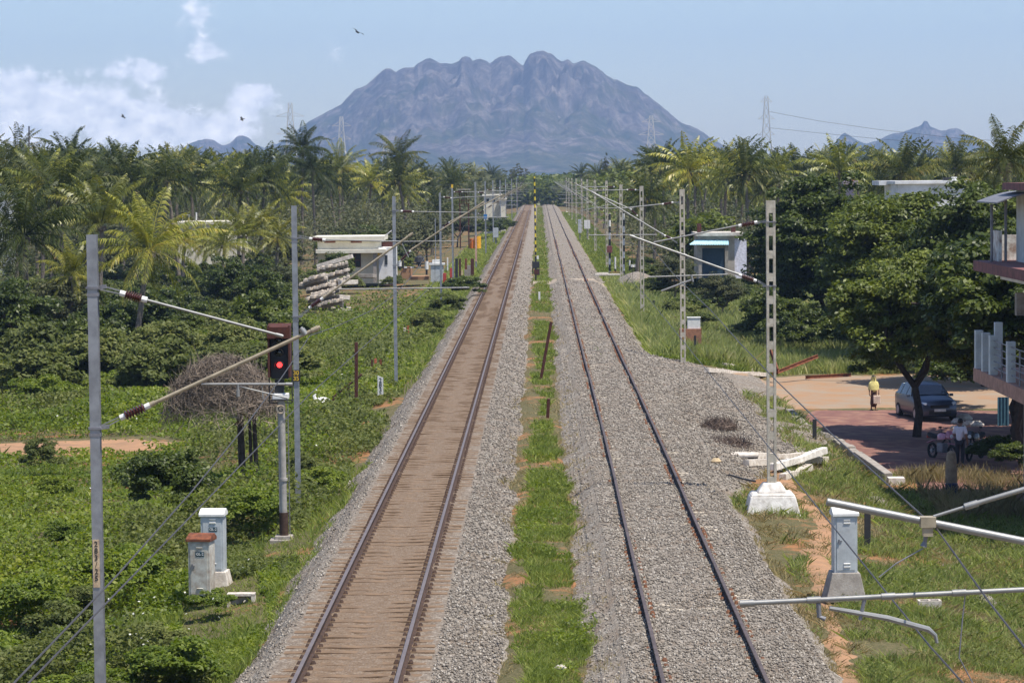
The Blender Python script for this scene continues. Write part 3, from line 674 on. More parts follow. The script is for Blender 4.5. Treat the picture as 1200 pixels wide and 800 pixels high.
conc_mast(800.5, 137, 222, 418, 'concrete ladder mast beside the small white box on a brick base', [
    ('link', 800, 236.5, 788, 237.5), ('ins', 778, 239, 787, 237.5), ('stay_arm', 777, 239, 730, 244, .03), ('link', 794, 285, 787, 280), ('ins', 786, 279, 780, 276.5), ('bracket_arm', 779, 276, 692, 224, .036), ('registration_arm', 690, 275.5, 770, 275, .024)], foot=False)
conc_mast(752.8, 180, 218, 370, 'concrete ladder mast with a white stepped footing in green weeds', [('ins', 736, 222.5, 744, 222.5), ('link', 744, 222.5, 752, 222.5), ('stay_arm', 736, 222.5, 694, 223.5, .03), ('ins', 740, 246, 746, 252), ('bracket_arm', 739, 245, 700, 228, .036), ('registration_arm', 700, 244, 742, 244, .024)])
conc_mast(728.5, 225, 216.5, 337, 'concrete ladder mast behind the striped posts and scattered bricks', [('ins', 712, 219, 719, 219), ('stay_arm', 712, 219, 680, 219, .035), ('bracket_arm', 719, 237, 675, 216, .04), ('registration_arm', 680, 247, 716, 240, .03)])
g1 = generic_mast(1, True); footing(g1, 0, 0, .25, (0, 0, 0))
first = True
RIGHT_M = [(711, 283), (697.5, 335), (688.5, 405), (682, 460), (675.5, 530), (670.5, 590), (667, 653), (664, 720)]
RL = ['fifth', 'sixth', 'seventh', 'eighth', 'ninth', 'tenth', 'eleventh', 'farthest']
for i, (px, Y) in enumerate(RIGHT_M):
    X = at(px, 260, Y).x; lab = '%s concrete ladder mast from the viewer along the right side' % RL[i]
    if i == 0: g1.location = (X, Y, -1.0); g1['label'] = lab; g1['group'] = 'concrete ladder masts right of the tracks'
    else: dup(g1, (X, Y, -1.0), 0, (1, 1, 1), lab)
g2 = generic_mast(-1, False)
LEFT_M = [(557.5, 285, 'steel mast with a pink painted foot beside the orange barrel'), (569, 335, 'steel mast with a blue plate at head height'), (578, 390, 'thin far steel mast behind the small grey cabinet'), (586.5, 450, 'far steel mast in front of the distant cream building'),
          (593, 520, 'far steel mast just past the distant cream building'), (600, 590, 'second farthest steel mast on the left side'), (606, 660, 'farthest steel mast where the left track ends')]
for i, (px, Y, lab) in enumerate(LEFT_M):
    X = at(px, 260, Y).x
    if i == 0: g2.location = (X, Y, -1.2); g2['label'] = lab; g2['group'] = 'steel catenary masts left of the tracks'
    else: dup(g2, (X, Y, -1.2), 0, (1, 1, 1), lab)
MB().box((LEFT_M and g2.location.x, 285 - .1, 1.2), (.18, .05, 2.6)).build('painted_foot', mat('pink_paint', (.62, .38, .30), .8, bump=.1), g2, o=g2.location)
MB().box((0, -.14, 4.9), (.42, .03, .55)).build('blue_plate', mat('blue_plate_paint', (.04, .2, .5), .5, bump=0), [o for o in COL.objects if o.name.startswith('catenary_mast') and o.get('label', '').startswith('steel mast with a blue')][0])

# the nearest cantilever on the right; its mast stands outside the picture
Y0 = 20.3
o = (6.6, Y0, -.9); t = thing('catenary_mast', 'grey tube cantilever reaching in from the lower right edge', 'mast', o, group='concrete ladder masts right of the tracks')
ladder_post(t, o, -1.2, 7.75); footing(t, 6.6, Y0, -.8, o)
def A(px, py): return at(px, py, Y0)
arm(t, 'stay_arm', A(1094, 605), A(1142, 590), .012, m_tube, o); arm(t, 'stay_arm', A(1136, 592), A(1240, 561), .019, m_tube, o, (0.02,))
insul(t, A(1246, 560), A(1300, 545), o)
arm(t, 'bracket_arm', A(969, 587.5), A(1300, 654), .029, m_tube, o)
insul(t, A(1306, 655), A(1350, 664), o, 1, .06)
arm(t, 'registration_arm', A(875, 706.5), A(1290, 686), .019, m_tube, o, (.0, .19, .4, .6))
MB().box(A(1087, 611), (.11, .1, .075)).box(A(1087, 622), (.07, .08, .07)).build('clamp', m_tubet, t, o=o)
MB().tube([A(972, 712), A(1040, 724), A(1088, 737), A(1096, 744), A(1098, 753)], [.017, .022, .022, .015, .012], 8).build('steady_arm', m_tube, t, o=o, smooth=True)
MB().tube([A(1013, 702), A(1008, 726)], .014, 8).build('hanger', m_galvd, t, o=o); MB().tube([A(959, 706), A(960, 722), A(967, 725)], .018, 8).build('hanger', m_galvd, t, o=o)
MB().tube([A(1086, 622), A(1084, 634), A(1082, 640)], [.02, .014, .026], 8).tube([A(1131, 698), A(1128, 724), A(1124, 770), A(1140, 800)], .005, 6).tube([A(1082, 642), A(1050, 660), A(1030, 676)], .005, 6).build('hook', m_galvd, t, o=o)

# ------------------------------------------------------------------ wires
def wire(name, pts, r, label, cat='wire', m=None):
    o = MB().tube(pts, r, 6).build(name, m or m_wire, smooth=True); return tag(o, label, cat)
def cat_pts(X, zs, spans, sag, stag=.2):
    P = []
    for i in range(len(spans) - 1):
        a, b = spans[i], spans[i + 1]
        for k in range(8):
            f = k / 8; P.append((X + stag * ((-1) ** i) * (1 - 2 * f), a + (b - a) * f, zs[0] + zs[1] * max(0, 1 - (a + (b - a) * f) / 50) - sag * 4 * f * (1 - f)))
    P.append((X, spans[-1], zs[0])); return P
SL = [2, 42, 80, 128, 205, 245, 285, 335, 390, 450, 520, 590, 660]; SR = [2, 20.3, 77, 137, 180, 225, 283, 335, 405, 460, 530, 590, 653, 720]
wire('contact_wire', cat_pts(-3.35, (5.25, 0), SL, .0, .12), .0075, 'dark contact wire hanging over the left track')
wire('messenger_wire', cat_pts(-3.35, (6.25, -.75), SL, .45, .1), .0075, 'upper messenger wire sagging over the left track')
wire('contact_wire', cat_pts(2.9, (5.05, 0), SR, .0, .1), .0075, 'dark contact wire hanging over the right track')
wire('messenger_wire', cat_pts(2.95, (6.5, -1.0), SR, .35, .1), .0075, 'upper messenger wire sagging over the right track')

for X_, z0, dz, spans in ((-3.35, 5.25, .95, SL), (2.92, 5.05, 1.1, SR)):
    for i in range(2, 6):
        a, b_ = spans[i], spans[i + 1]
        for f in (.2, .4, .6, .8):
            Y_ = a + (b_ - a) * f; sag = (.45 if X_ < 0 else .35) * 4 * f * (1 - f); zt = (6.25 if X_ < 0 else 6.5) - (.75 if X_ < 0 else 1.0) * max(0, 1 - Y_ / 50) - sag
            d_ = MB().tube([(X_, Y_, z0), (X_, Y_, zt)], .005, 4).build('dropper', m_wire); tag(d_, 'thin dropper wire tying the contact wire to the messenger above the %s track' % ('left' if X_ < 0 else 'right'), 'wire', 'droppers above the %s track' % ('left' if X_ < 0 else 'right'))
# ------------------------------------------------------------------ foliage materials
LM_HERB = leafmat('leaf_herb', [(0, (.05, .08, .012)), (.35, (.115, .165, .02)), (.7, (.215, .265, .033)), (1, (.33, .34, .055))], .42, .5, .35)
LM_HERB2 = leafmat('leaf_scrub', [(0, (.05, .066, .018)), (.5, (.125, .15, .035)), (1, (.26, .265, .08))], .38, .6, .4)
LM_DARK = leafmat('leaf_dark', [(0, (.026, .040, .009)), (.5, (.064, .09, .015)), (1, (.155, .185, .03))], .3, .45, .5, .3)
LM_TREE = leafmat('leaf_tree', [(0, (.035, .052, .010)), (.5, (.092, .12, .018)), (1, (.21, .24, .04))], .33, .45, .5, .32)
LM_OLIVE = leafmat('leaf_olive', [(0, (.045, .055, .022)), (.5, (.085, .095, .036)), (1, (.16, .155, .07))], .3, .6, .2)
LM_GRASS = leafmat('blade_grass', [(0, (.08, .11, .02)), (.4, (.18, .235, .045)), (.75, (.31, .36, .085)), (1, (.45, .42, .18))], .42, .6, 1.8)
LM_TALL = leafmat('blade_tall_grass', [(0, (.12, .16, .04)), (.4, (.23, .28, .075)), (.75, (.38, .41, .14)), (1, (.52, .48, .25))], .42, .7, .8)
LM_DRY = leafmat('blade_dry_grass', [(0, (.17, .15, .06)), (.5, (.30, .25, .12)), (1, (.48, .36, .22))], .3, .8, .6)
LM_TWIG = leafmat('dead_twig', [(0, (.09, .07, .055)), (.5, (.20, .16, .125)), (1, (.36, .29, .23))], .0, .9, .5)
LM_TWIGD = leafmat('burnt_twig', [(0, (.06, .045, .038)), (.5, (.11, .08, .066)), (1, (.2, .15, .12))], .0, .9, .5)
LM_FLOWER = leafmat('flower_white', [(0, (.5, .5, .42)), (1, (.8, .8, .72))], .2, .8, .5)
LM_PALM = leafmat('leaf_palm', [(0, (.022, .033, .008)), (.45, (.050, .068, .013)), (.8, (.115, .125, .026)), (1, (.27, .22, .055))], .3, .5, .35, .22)
LM_PALMY = leafmat('leaf_palm_yellow', [(0, (.08, .10, .02)), (.45, (.19, .20, .03)), (.8, (.34, .30, .045)), (1, (.48, .33, .06))], .3, .4, .35, .45)
LM_PALMM = leafmat('leaf_palm_mixed', [(0, (.055, .08, .014)), (.35, (.15, .175, .025)), (.7, (.34, .33, .045)), (1, (.50, .38, .07))], .3, .4, .35, .5)
M_BARK = mat('bark', (.13, .10, .075), .95, var=.45, scale=9, bump=.7)
M_BARKP = mat('palm_bark', (.20, .165, .13), .95, var=.45, scale=7, bump=.6)
M_BARKD = mat('bark_dark', (.055, .042, .033), .95, var=.4, scale=9, bump=.7)

# ------------------------------------------------------------------ palms
def palm_crown(name, seed, m, nf=24, L=4.2, nl=34, w=.06, young=0):
    r = np.random.default_rng(seed); Vs = []; Fq = []; n0 = 0; rach = MB()
    for i in range(nf):
        t = i / nf; az = i * 2.39996 + r.normal() * .25
        e0 = R_(86 - 132 * t ** .95 + r.normal() * 9) if not young else R_(84 - 80 * t + r.normal() * 7)
        ln = L * (1 - .25 * abs(t - .45)) * r.uniform(.85, 1.1); bend = R_(r.uniform(28, 58) + 22 * (1 - abs(t - .5)))
        K = 12; e = e0; p = np.array([math.cos(az) * .12, math.sin(az) * .12, 0.]); pts = [p]; dr = []
        h = np.array([math.cos(az), math.sin(az), 0]); side = np.array([-math.sin(az), math.cos(az), 0]) 
        sw = r.normal() * .12
        for k in range(K):
            d = (h + side * sw * k / K) * math.cos(e) + np.array([0, 0, math.sin(e)]); d /= np.linalg.norm(d); p = p + d * ln / K; pts.append(p); dr.append(d); e -= bend / K * (.4 + 1.3 * k / K)
            e = max(e, R_(-86))
        dr.append(dr[-1]); pts = np.array(pts); dr = np.array(dr)
        rach.tube(pts[::3], [.045, .035, .022, .012, .005][:len(pts[::3])], 4, False)
        twist = r.normal() * .35
        for s in (-1, 1):
            tt = np.linspace(.1, .99, nl) + r.normal(size=nl) * .006; q = np.clip(tt * K, 0, K - .001); iq = q.astype(int); f = (q - iq)[:, None]
            P = pts[iq] * (1 - f) + pts[np.minimum(iq + 1, K)] * f; D = dr[iq]
            ll = ln * .165 * np.sin(np.pi * np.clip(tt * .86 + .14, 0, 1)) ** .6 * r.uniform(.8, 1.15, nl) + .05
            upv = np.cross(D, side[None] * np.ones((nl, 1))); upv *= np.sign(upv[:, 2:3] + 1e-6)
            out = side[None] * s * math.cos(twist) + upv * (s * math.sin(twist) + .12)
            dd = out * .74 + D * .62 + r.normal(size=(nl, 3)) * .09; dd[:, 2] -= .18 + .35 * r.random(nl); dd /= np.linalg.norm(dd, axis=1)[:, None]
            mid = P + dd * ll[:, None] * .5; d2 = dd.copy(); d2[:, 2] -= .75 + .4 * r.random(nl); d2 /= np.linalg.norm(d2, axis=1)[:, None]
            tip = mid + d2 * ll[:, None] * .55; wv = D * w * (1 + .4 * r.random((nl, 1)))
            V = np.stack([P, mid + wv * .5, tip, mid - wv * .5], 1).reshape(-1, 3)
            Vs.append(V); Fq.append(np.arange(nl)[:, None] * 4 + n0 + np.array([[0, 1, 2, 3]])); n0 += len(V)
    V = np.concatenate(Vs); rv = np.array([tuple(v) for v in rach.v]); rf = np.array(rach.f) + n0
    return np_mesh(name, np.concatenate([V, rv]), [np.concatenate(Fq), rf], [m])
def palm_trunk(name, H, lean, seed, r0=.19):
    r = np.random.default_rng(seed); pts = []; K = 9
    for k in range(K + 1):
        t = k / K; pts.append((lean * (t ** 1.5) + r.normal() * .03, r.normal() * .03, H * t - .3 * (k == 0)))
    b = MB().tube(pts, [r0 * (1.5 if k == 0 else 1 - .35 * k / K) for k in range(K + 1)], 8)
    tip = pts[-1]
    for i in range(9):
        a = i * .7; q = Vector((tip[0] + math.cos(a) * .25, math.sin(a) * .25, H - .35 - .1 * (i % 3))); b.box(q, (.22, .22, .26), rz=a, rx=.3)
    me = b.build('x', M_BARKP, smooth=True); m2 = me.data; bpy.data.objects.remove(me); m2.name = name; return m2, tip[0]
PC = {}
for i in range(4): PC['g%d' % i] = palm_crown('palm_crown', 100 + i, LM_PALM, 32, 4.3, 36, .075)
for i in range(3): PC['f%d' % i] = palm_crown('palm_crown', 120 + i, LM_PALM, 30, 4.3, 22, .13)
PC['fy'] = palm_crown('palm_crown', 133, LM_PALMM, 29, 4.2, 22, .13)
for i in range(2): PC['m%d' % i] = palm_crown('palm_crown', 140 + i, LM_PALMM, 31, 4.4, 46, .06)
for i in range(2): PC['y%d' % i] = palm_crown('palm_crown', 150 + i, LM_PALMY, 27, 4.2, 40, .07, i)
PT = {}
for i, (H, ln) in enumerate([(10, 0.2), (10, .9), (10, -1.1), (10, -.3)]): PT[i] = palm_trunk('palm_trunk', H, ln, 160 + i)
def palm(px, py, Y, kind, label, group, tr=0, sc=1.0, rz=None):
    """px,py: where the heart of the crown shows; the foot stands on the ground at distance Y"""
    hp = at(px, py, Y); tm, ln = PT[tr]; zg = float(gz(hp.x, Y, False)); H = max(hp.z - zg, 1.5); k = H / 10
    t = thing('coconut_palm', label, 'palm tree', (hp.x - ln, Y, zg), 0, group)
    a = link('trunk', tm, t); a.scale = (1 if H > 4 else .9, 1, k)
    c = link('crown', PC[kind], t, (ln, 0, H)); c.scale = (sc,) * 3; c.rotation_euler = (0, 0, random.random() * 6.28 if rz is None else rz)
    return t
PALMS = [
 (175, 292, 158, 'm0', 'yellow-green coconut palm with drooping fronds right of the nearest steel mast', 1, .98), (118, 262, 185, 'y1', 'bright yellow young coconut palm left of the drooping yellow-green palm', 0, 1.0),
 (85, 322, 160, 'y0', 'low yellow coconut palm among dark bushes beside the nearest steel mast', 0, .62), (28, 275, 165, 'g0', 'large dark green coconut palm at the left edge of the picture', 3, 1.2), (72, 232, 195, 'g3', 'big dark coconut palm behind the low yellow palm', 0, 1.15),
 (50, 215, 240, 'm1', 'green-gold coconut palm high behind the left edge palm', 0, 1.15), (205, 205, 300, 'g1', 'dark coconut palm with hanging fronds above the yellow-green palm', 3, .95),
 (268, 213, 330, 'g2', 'dark coconut palm right of the pale roof parapet', 0, 1.0), (230, 196, 420, 'f0', 'slim coconut palm between two dark palms on the left skyline', 0, .9),
 (354, 174, 340, 'g3', 'tall coconut palm rising under the left transmission tower', 0, 1.0), (366, 198, 330, 'g0', 'coconut palm directly below the tall palm under the left tower', 3, 1.0), (398, 197, 360, 'm0', 'coconut palm with yellowish lower fronds left of the tallest left palm', 0, 1.0),
 (467, 183, 400, 'g1', 'tall lone coconut palm standing clear of the mountain foot', 2, 1.15), (20, 182, 330, 'g2', 'coconut palm on the skyline at the far left edge', 0, 1.0), (80, 186, 300, 'f1', 'coconut palm on the left skyline under the thin aerial', 3, 1.0),
 (215, 280, 232, 'y0', 'low golden palm below the left end of the pale roof parapet', 0, .62), (262, 286, 230, 'm0', 'low green-gold palm below the middle of the pale roof parapet', 0, .7), (306, 268, 250, 'y1', 'golden palm between the parapet and the cream building', 3, .75),
 (285, 275, 240, 'y1', 'yellow palm beside the pale roof parapet', 0, .78), (325, 278, 245, 'y0', 'yellow palm left of the slender mast by the cream building', 0, .7), (240, 285, 235, 'm1', 'small yellowish palm in front of the pale roof parapet', 0, .7),
 (20, 215, 260, 'f2', 'dense green coconut palm above the left edge palm', 0, 1.1), (120, 215, 270, 'g3', 'dark coconut palm behind the bright yellow palm', 0, 1.1), (160, 222, 250, 'f0', 'dark palm right behind the bright yellow palm', 0, 1.0),
 (850, 208, 270, 'm1', 'coconut palm with brown lower fronds above the blue awning shed', 0, .85), (768, 240, 290, 'f1', 'short coconut palm behind the ladder masts', 0, .7), (895, 222, 280, 'g2', 'coconut palm left of the dark broadleaf trees', 0, .8),
 (1178, 186, 150, 'g0', 'large coconut palm with yellow lower fronds above the roof terrace', 0, .72), (870, 190, 330, 'f2', 'palm just left of the tall right transmission tower', 0, .9), (815, 196, 360, 'g1', 'palm at the right foot of the mountain', 0, .9),
 (985, 198, 330, 'f1', 'lone palm above the crown of the dark broadleaf tree', 0, .9), (1120, 195, 300, 'f0', 'palm right of the white flat-roofed building', 0, 1.0)]
for i, (px, py, Y, k, lab, tr, sc) in enumerate(PALMS): palm(px, py, Y, k, lab, None, tr, sc, rz=i * 1.3)
# the groves behind: rows at growing distance
def grove(x0, x1, Y0, Y1, n, lab, cat_group, ytop, seed):
    r = np.random.default_rng(seed)
    for i in range(n):
        f = (i + .5) / n; px = x0 + (x1 - x0) * ((i * .61803) % 1.0) + r.normal() * 4; Y = Y0 + (Y1 - Y0) * f
        py = ytop(px) + (1 - f) * 16 + (r.uniform(-4, 7) if i % 3 else r.uniform(10, 34))
        if abs(px - 632) * Y / F < 9.5: continue
        k = ('f%d' % r.integers(3)) if r.random() < .8 else 'fy'
        palm(px, py, Y, k, lab, cat_group, int(r.integers(4)), r.uniform(.85, 1.1))
grove(-30, 330, 235, 620, 72, 'dark green coconut palm in the grove on the left skyline', 'coconut palms of the left grove', lambda x: 190 + 3 * math.sin(x * .05), 1)
grove(330, 545, 330, 700, 36, 'coconut palm in the belt of palms left of the line near the mountain foot', 'coconut palms left of the line by the mountain foot', lambda x: 198, 2)
grove(548, 625, 640, 800, 9, 'small distant palm where the left track disappears', 'distant palms at the end of the left track', lambda x: 201, 3)
grove(640, 900, 400, 800, 42, 'distant palm in the belt right of the line under the mountain', 'coconut palms right of the line under the mountain', lambda x: 196 - (x - 640) * .012, 4)
grove(760, 1240, 250, 700, 92, 'coconut palm in the long skyline grove at the right', 'coconut palms of the right grove', lambda x: 187 + 2 * math.sin(x * .03), 5)

# ------------------------------------------------------------------ broadleaf trees and shrubs
def tree_meshes(seed, H, W, th, nb, leaf, nl, mleaf, mbark=None, cl=.16, low=.25, flat=.85, sparse=0., r0=.16, clumps=None):
    """trunk mesh and crown mesh: limbs fork into the crown; leaf clumps sit on their ends and through its shell"""
    r = np.random.default_rng(seed); b = MB(); tips = []
    def grow(p, d, ln, rad, lev):
        q = p + d * ln; m = (p + q) / 2 + Vector(r.normal(size=3) * ln * .07)
        b.tube([p, m, q], [rad, rad * .82, rad * .66], 6 if lev < 2 else 4, False)
        tips.append(q)
        if lev >= 3: return
        k = 3 if lev == 0 else int(r.integers(2, 4))
        for i in range(k):
            a = i * 6.28 / k + r.random() * 1.2; s = Vector((math.cos(a), math.sin(a), 0)); nd = (d * .75 + s * r.uniform(.55, 1.0) * (W / H) * 1.1 + Vector((0, 0, .25))).normalized()
            grow(q, nd, ln * r.uniform(.62, .8), rad * .62, lev + 1)
    if th > 0: grow(Vector((0, 0, -.3)), Vector((r.normal() * .07, r.normal() * .07, 1)).normalized(), th + .3, r0, 0)
    tm = None
    if th > 0:
        o = b.build('x', mbark or M_BARK, smooth=True); tm = o.data; bpy.data.objects.remove(o); tm.name = 'trunk'
    cz = H * (low + 1) / 2; ch = H * (1 - low) / 2; R = W / 2
    C = []; RR = []
    nb2 = nb
    for i in range(nb2):
        u = r.normal(size=3); u /= np.linalg.norm(u)
        if u[2] < (-.75 if th > 0 else -.35): u[2] *= -.6
        rad = r.random() ** .33 * .9; s = 1 - .28 * vn(u[0] * 2 + seed, u[1] * 2 + u[2] * 3, .7, 33)
        C.append((u[0] * R * rad * s, u[1] * R * rad * s, cz + u[2] * ch * rad * s * flat)); RR.append(R * cl * r.uniform(.65, 1.35))
    for t in tips[4:]: C.append((t.x, t.y, min(t.z, H * .97))); RR.append(R * cl * r.uniform(.6, 1.1))
    C = np.array(C); RR = np.array(RR); per = max(4, int(nl / len(C)))
    idx = np.repeat(np.arange(len(C)), per); u = r.normal(size=(len(idx), 3)); u /= np.linalg.norm(u, axis=1)[:, None]
    u[:, 2] = np.where(u[:, 2] < -.2, -u[:, 2] * .5, u[:, 2])
    P = C[idx] + u * (RR[idx] * r.random(len(idx)) ** .4)[:, None] * np.array([1, 1, .72])
    P[:, 2] = np.maximum(P[:, 2], .05)
    V, Fq = kites(P, leaf * r.uniform(.65, 1.35, len(P)), .5, .55, seed + 1, nrm=u * .9)
    return tm, np_mesh('crown', V, [Fq], [mleaf])
TV = {}
TV['broad'] = tree_meshes(1, 8, 7.6, 1.9, 190, .17, 64000, LM_TREE, M_BARKD, .15, .07, r0=.2)
TV['shade'] = tree_meshes(9, 9, 9, 2.6, 200, .24, 42000, LM_DARK, M_BARKD, .16, .3, r0=.24)
TV['dense'] = tree_meshes(2, 10.5, 10.5, 1.6, 300, .24, 72000, LM_DARK, M_BARKD, .16, .0, r0=.26, flat=1)
TV['dense2'] = tree_meshes(3, 10, 10, 1.6, 280, .24, 66000, LM_TREE, M_BARKD, .16, .0, r0=.26, flat=1)
TV['mid'] = tree_meshes(4, 7, 7, 1.6, 80, .26, 12000, LM_DARK, M_BARK, .2, .1)
TV['mid2'] = tree_meshes(5, 7, 7.5, 1.6, 80, .26, 12000, LM_OLIVE, M_BARK, .2, .15)
TV['far'] = tree_meshes(6, 8, 9, 1.6, 60, .5, 4200, LM_OLIVE, M_BARK, .22, .1)
TV['far2'] = tree_meshes(7, 8, 9, 1.6, 60, .5, 4200, LM_TREE, M_BARK, .22, .1)
TV['thin'] = tree_meshes(8, 9, 3.6, 2.5, 26, .3, 900, LM_OLIVE, M_BARK, .2, .3)
SVr = {}
SVr['herb'] = tree_meshes(11, 1.6, 2.4, 0, 46, .10, 9000, LM_HERB, cl=.22, low=0, flat=1)
SVr['scrub'] = tree_meshes(12, 1.7, 2.2, 0, 42, .09, 8000, LM_HERB2, cl=.22, low=0, flat=1)
SVr['dark'] = tree_meshes(13, 2.4, 3.0, 0, 60, .11, 14000, LM_DARK, cl=.2, low=0, flat=1)
SVr['bushm'] = tree_meshes(14, 3.2, 4.0, 0, 60, .2, 7500, LM_TREE, cl=.22, low=0, flat=1)
SVr['bushd'] = tree_meshes(15, 3.4, 4.2, 0, 60, .2, 7500, LM_DARK, cl=.22, low=0, flat=1)
SVr['busho'] = tree_meshes(16, 3.0, 4.2, 0, 60, .2, 7500, LM_HERB2, cl=.22, low=0, flat=1)
def tree(kind, x, y, sc, label, group=None, rz=0, name='broadleaf_tree', zs=1.0, cat='tree'):
    tm, cm = TV[kind]; t = thing(name, label, cat, (x, y, float(gz(x, y, False))), rz, group); t.scale = (sc, sc, sc * zs)
    link('trunk', tm, t); link('crown', cm, t); return t
def shrub(kind, x, y, sc, label, group=None, rz=0, zs=1.0, name='leafy_shrub'):
    o = link(name, SVr[kind][1], None, (x, y, float(gz(x, y, False)) - .05)); o.scale = (sc, sc, sc * zs); o.rotation_euler = (0, 0, rz); return tag(o, label, 'shrub', group)
def atg(px, py, Y): p = at(px, py, Y); return p.x, Y
# the big trees at the right
tree('broad', 14.7, 110.5, 1.08, 'spreading tree in front of the parked car, its trunk bare below', None, .4)
tree('dense', 17.3, 172, 1.08, 'tall dark round-headed tree behind the tall grass, left of the others', None, 1)
tree('dense', 21.2, 166, .95, 'dark tree filling the gap behind the round-headed tree', None, 4)
tree('dense2', 19.4, 153, 1.06, 'tall dense tree behind the spreading tree near the building', None, 2)
tree('dense', 20.0, 118, .72, 'dark shade tree right behind the parked car', None, 5)
tree('dense', 21.8, 138, 1.0, 'dense dark tree rising beside the roof terrace', None, 3.1, zs=1.04)
tree('shade', 17.2, 99.5, .98, 'dark drooping tree in deep shade against the balcony', None, .2, zs=1.0)
tree('shade', 17.9, 106, 1.0, 'dark tree behind the drooping shade tree and the man', None, 2.2)
tree('mid', 19.5, 112, .95, 'dark low tree in the shade behind the parked motorbikes', None, 2.2)
tree('dense2', 26.5, 160, .98, 'green tree behind the dark trees by the white flat-roofed building', None, 2.2)
for i, (px, Y, sc, k, lab) in enumerate([(905, 165, .62, 'mid', 'dark bushy tree standing against the right side of the blue awning shed'), (790, 215, .6, 'mid2', 'low olive tree behind the concrete ladder masts'), (845, 200, .55, 'mid2', 'olive tree above the roof of the blue awning shed'),
                                     (1150, 190, .9, 'mid2', 'pale blossoming tree behind the roof terrace'), (925, 210, .8, 'mid', 'dark tree left of the big right trees')]):
    x, y = atg(px, 300, Y); tree(k, x, y, sc, lab, None, i * 1.1)
LT = [(20, 335, 150, .85, 'mid', 'dark leafy tree at the left edge under the big palm'), (70, 330, 160, .8, 'mid2', 'grey-green tree below the low yellow palm'), (262, 300, 198, .8, 'mid', 'rounded green tree left of the slender mast'), (305, 310, 185, .7, 'mid', 'dark bushy tree between the yellow-green palm and the cream building'),
      (330, 300, 215, .6, 'mid2', 'green tree touching the left wall of the cream building'), (225, 300, 200, .55, 'mid', 'dark tree behind the yellow-green palm'), (130, 320, 170, .62, 'mid', 'dark shrubby tree behind the nearest steel mast'),
      (500, 240, 330, .95, 'mid2', 'grey-green tree with pale dry twigs behind the relay kiosk'), (465, 245, 320, .9, 'mid2', 'greyish thorny tree behind the cream building roof'), (430, 240, 300, .85, 'mid', 'dark tree behind the cream building'), (535, 235, 400, .9, 'mid2', 'grey-green tree behind the thin masts'),
      (395, 250, 280, .8, 'mid', 'dark tree over the left end of the cream building'), (180, 195, 420, 1.3, 'far', 'pale olive feathery tree on the left skyline'), (150, 190, 450, 1.2, 'far', 'olive tree on the left skyline beside the feathery tree')]
for i, (px, py, Y, sc, k, lab) in enumerate(LT):
    x, y = atg(px, py, Y); tree(k, x, y, sc, lab, None, i * .9)
x, y = atg(710, 200, 560); tree('thin', x, y, 1.0, 'dark slender conifer-like tree standing above the palms', None, 0, 'slender_tree', 2.0).scale = (.45, .45, 1.95)
x, y = atg(606, 200, 780); tree('thin', x, y, 1.4, 'bare thin tree rising above the end of the track', None, 1, 'slender_tree', 1.2)
for i, (px, Y, sc) in enumerate([(212, 246, .55), (240, 240, .5), (262, 238, .55), (283, 242, .6), (228, 232, .5), (300, 250, .6), (250, 225, .5)]):
    x, y = atg(px, 300, Y); shrub(['bushm', 'bushd'][i % 2], x, y, sc * 2.2, 'leafy bush under the pale roof parapet', 'bushes under the pale roof parapet', i * 1.3, .95, 'bush')
for i, (px, Y, sc) in enumerate([(568, 440, 1.0), (576, 436, 1.1), (584, 438, .9), (592, 442, 1.0), (560, 430, 1.2)]):
    x, y = atg(px, 300, Y); shrub(['bushm', 'bushd'][i % 2], x, y, sc, 'bush in front of the distant cream building', 'bushes before the distant cream building', i * 1.3, .95, 'bush')
r = np.random.default_rng(25)
for i in range(46):
    left = i % 2 == 0; Y = r.uniform(255, 430); px = r.uniform(-20, 540) if left else r.uniform(730, 1230); x, y = atg(px, 300, Y)
    if abs(x) < 14 or (left and Y < 300 and (px > 330 or 195 < px < 290)) or (not left and Y < 262 and px > 1040): continue
    tree(['far', 'far2', 'mid', 'mid2'][i % 4], x, y, r.uniform(.65, 1.05), 'broadleaf tree standing among the coconut palms %s of the line' % ('left' if left else 'right'), 'broadleaf trees among the %s palms' % ('left' if left else 'right'), r.random() * 6)
# individual shrubs near the left side
SH = [(195, 545, 78, 1.15, 'dark', 'large dark green shrub in front of the dry twig heap', 1.05), (48, 525, 96, .95, 'scrub', 'pale-leaved shrub with white flowers on the dirt path', 1), (62, 555, 88, .7, 'herb', 'low round green shrub at the edge of the dirt path', 1),
      (205, 800, 50.5, .95, 'herb', 'bushy green shrub at the bottom near the white box', .9), (250, 716, 61, .55, 'herb', 'leafy plant at the foot of the rust-topped box', .8), (350, 520, 88, .75, 'scrub', 'grey-green flowering shrub between signal and track', .9), (395, 490, 102, .75, 'herb', 'leafy shrub beside the dark rusty post', .8),
      (30, 640, 62, 1.0, 'herb', 'dense green shrub at the left edge', .9), (150, 640, 66, 1.1, 'herb', 'broad green shrub left of the two metal boxes', .8), (300, 590, 76, 1.0, 'herb', 'green shrub left of the signal post', .9), (370, 560, 83, .85, 'herb', 'bright green shrub beside the ballast edge', .8),
      (525, 365, 180, 1.5, 'scrub', 'shrub with white flowers at the ballast edge beyond the kilometre post', .8), (545, 345, 205, 1.3, 'dark', 'dark low shrub close to the left rail', .8), (500, 385, 165, 1.3, 'scrub', 'white-flowered shrub below the red and white stakes', .8)]
for i, (px, py, Y, sc, k, lab, zs) in enumerate(SH):
    p = at(px, py, Y); shrub(k, p.x, Y, sc, lab, None, i * 1.7, zs)
r = np.random.default_rng(15)
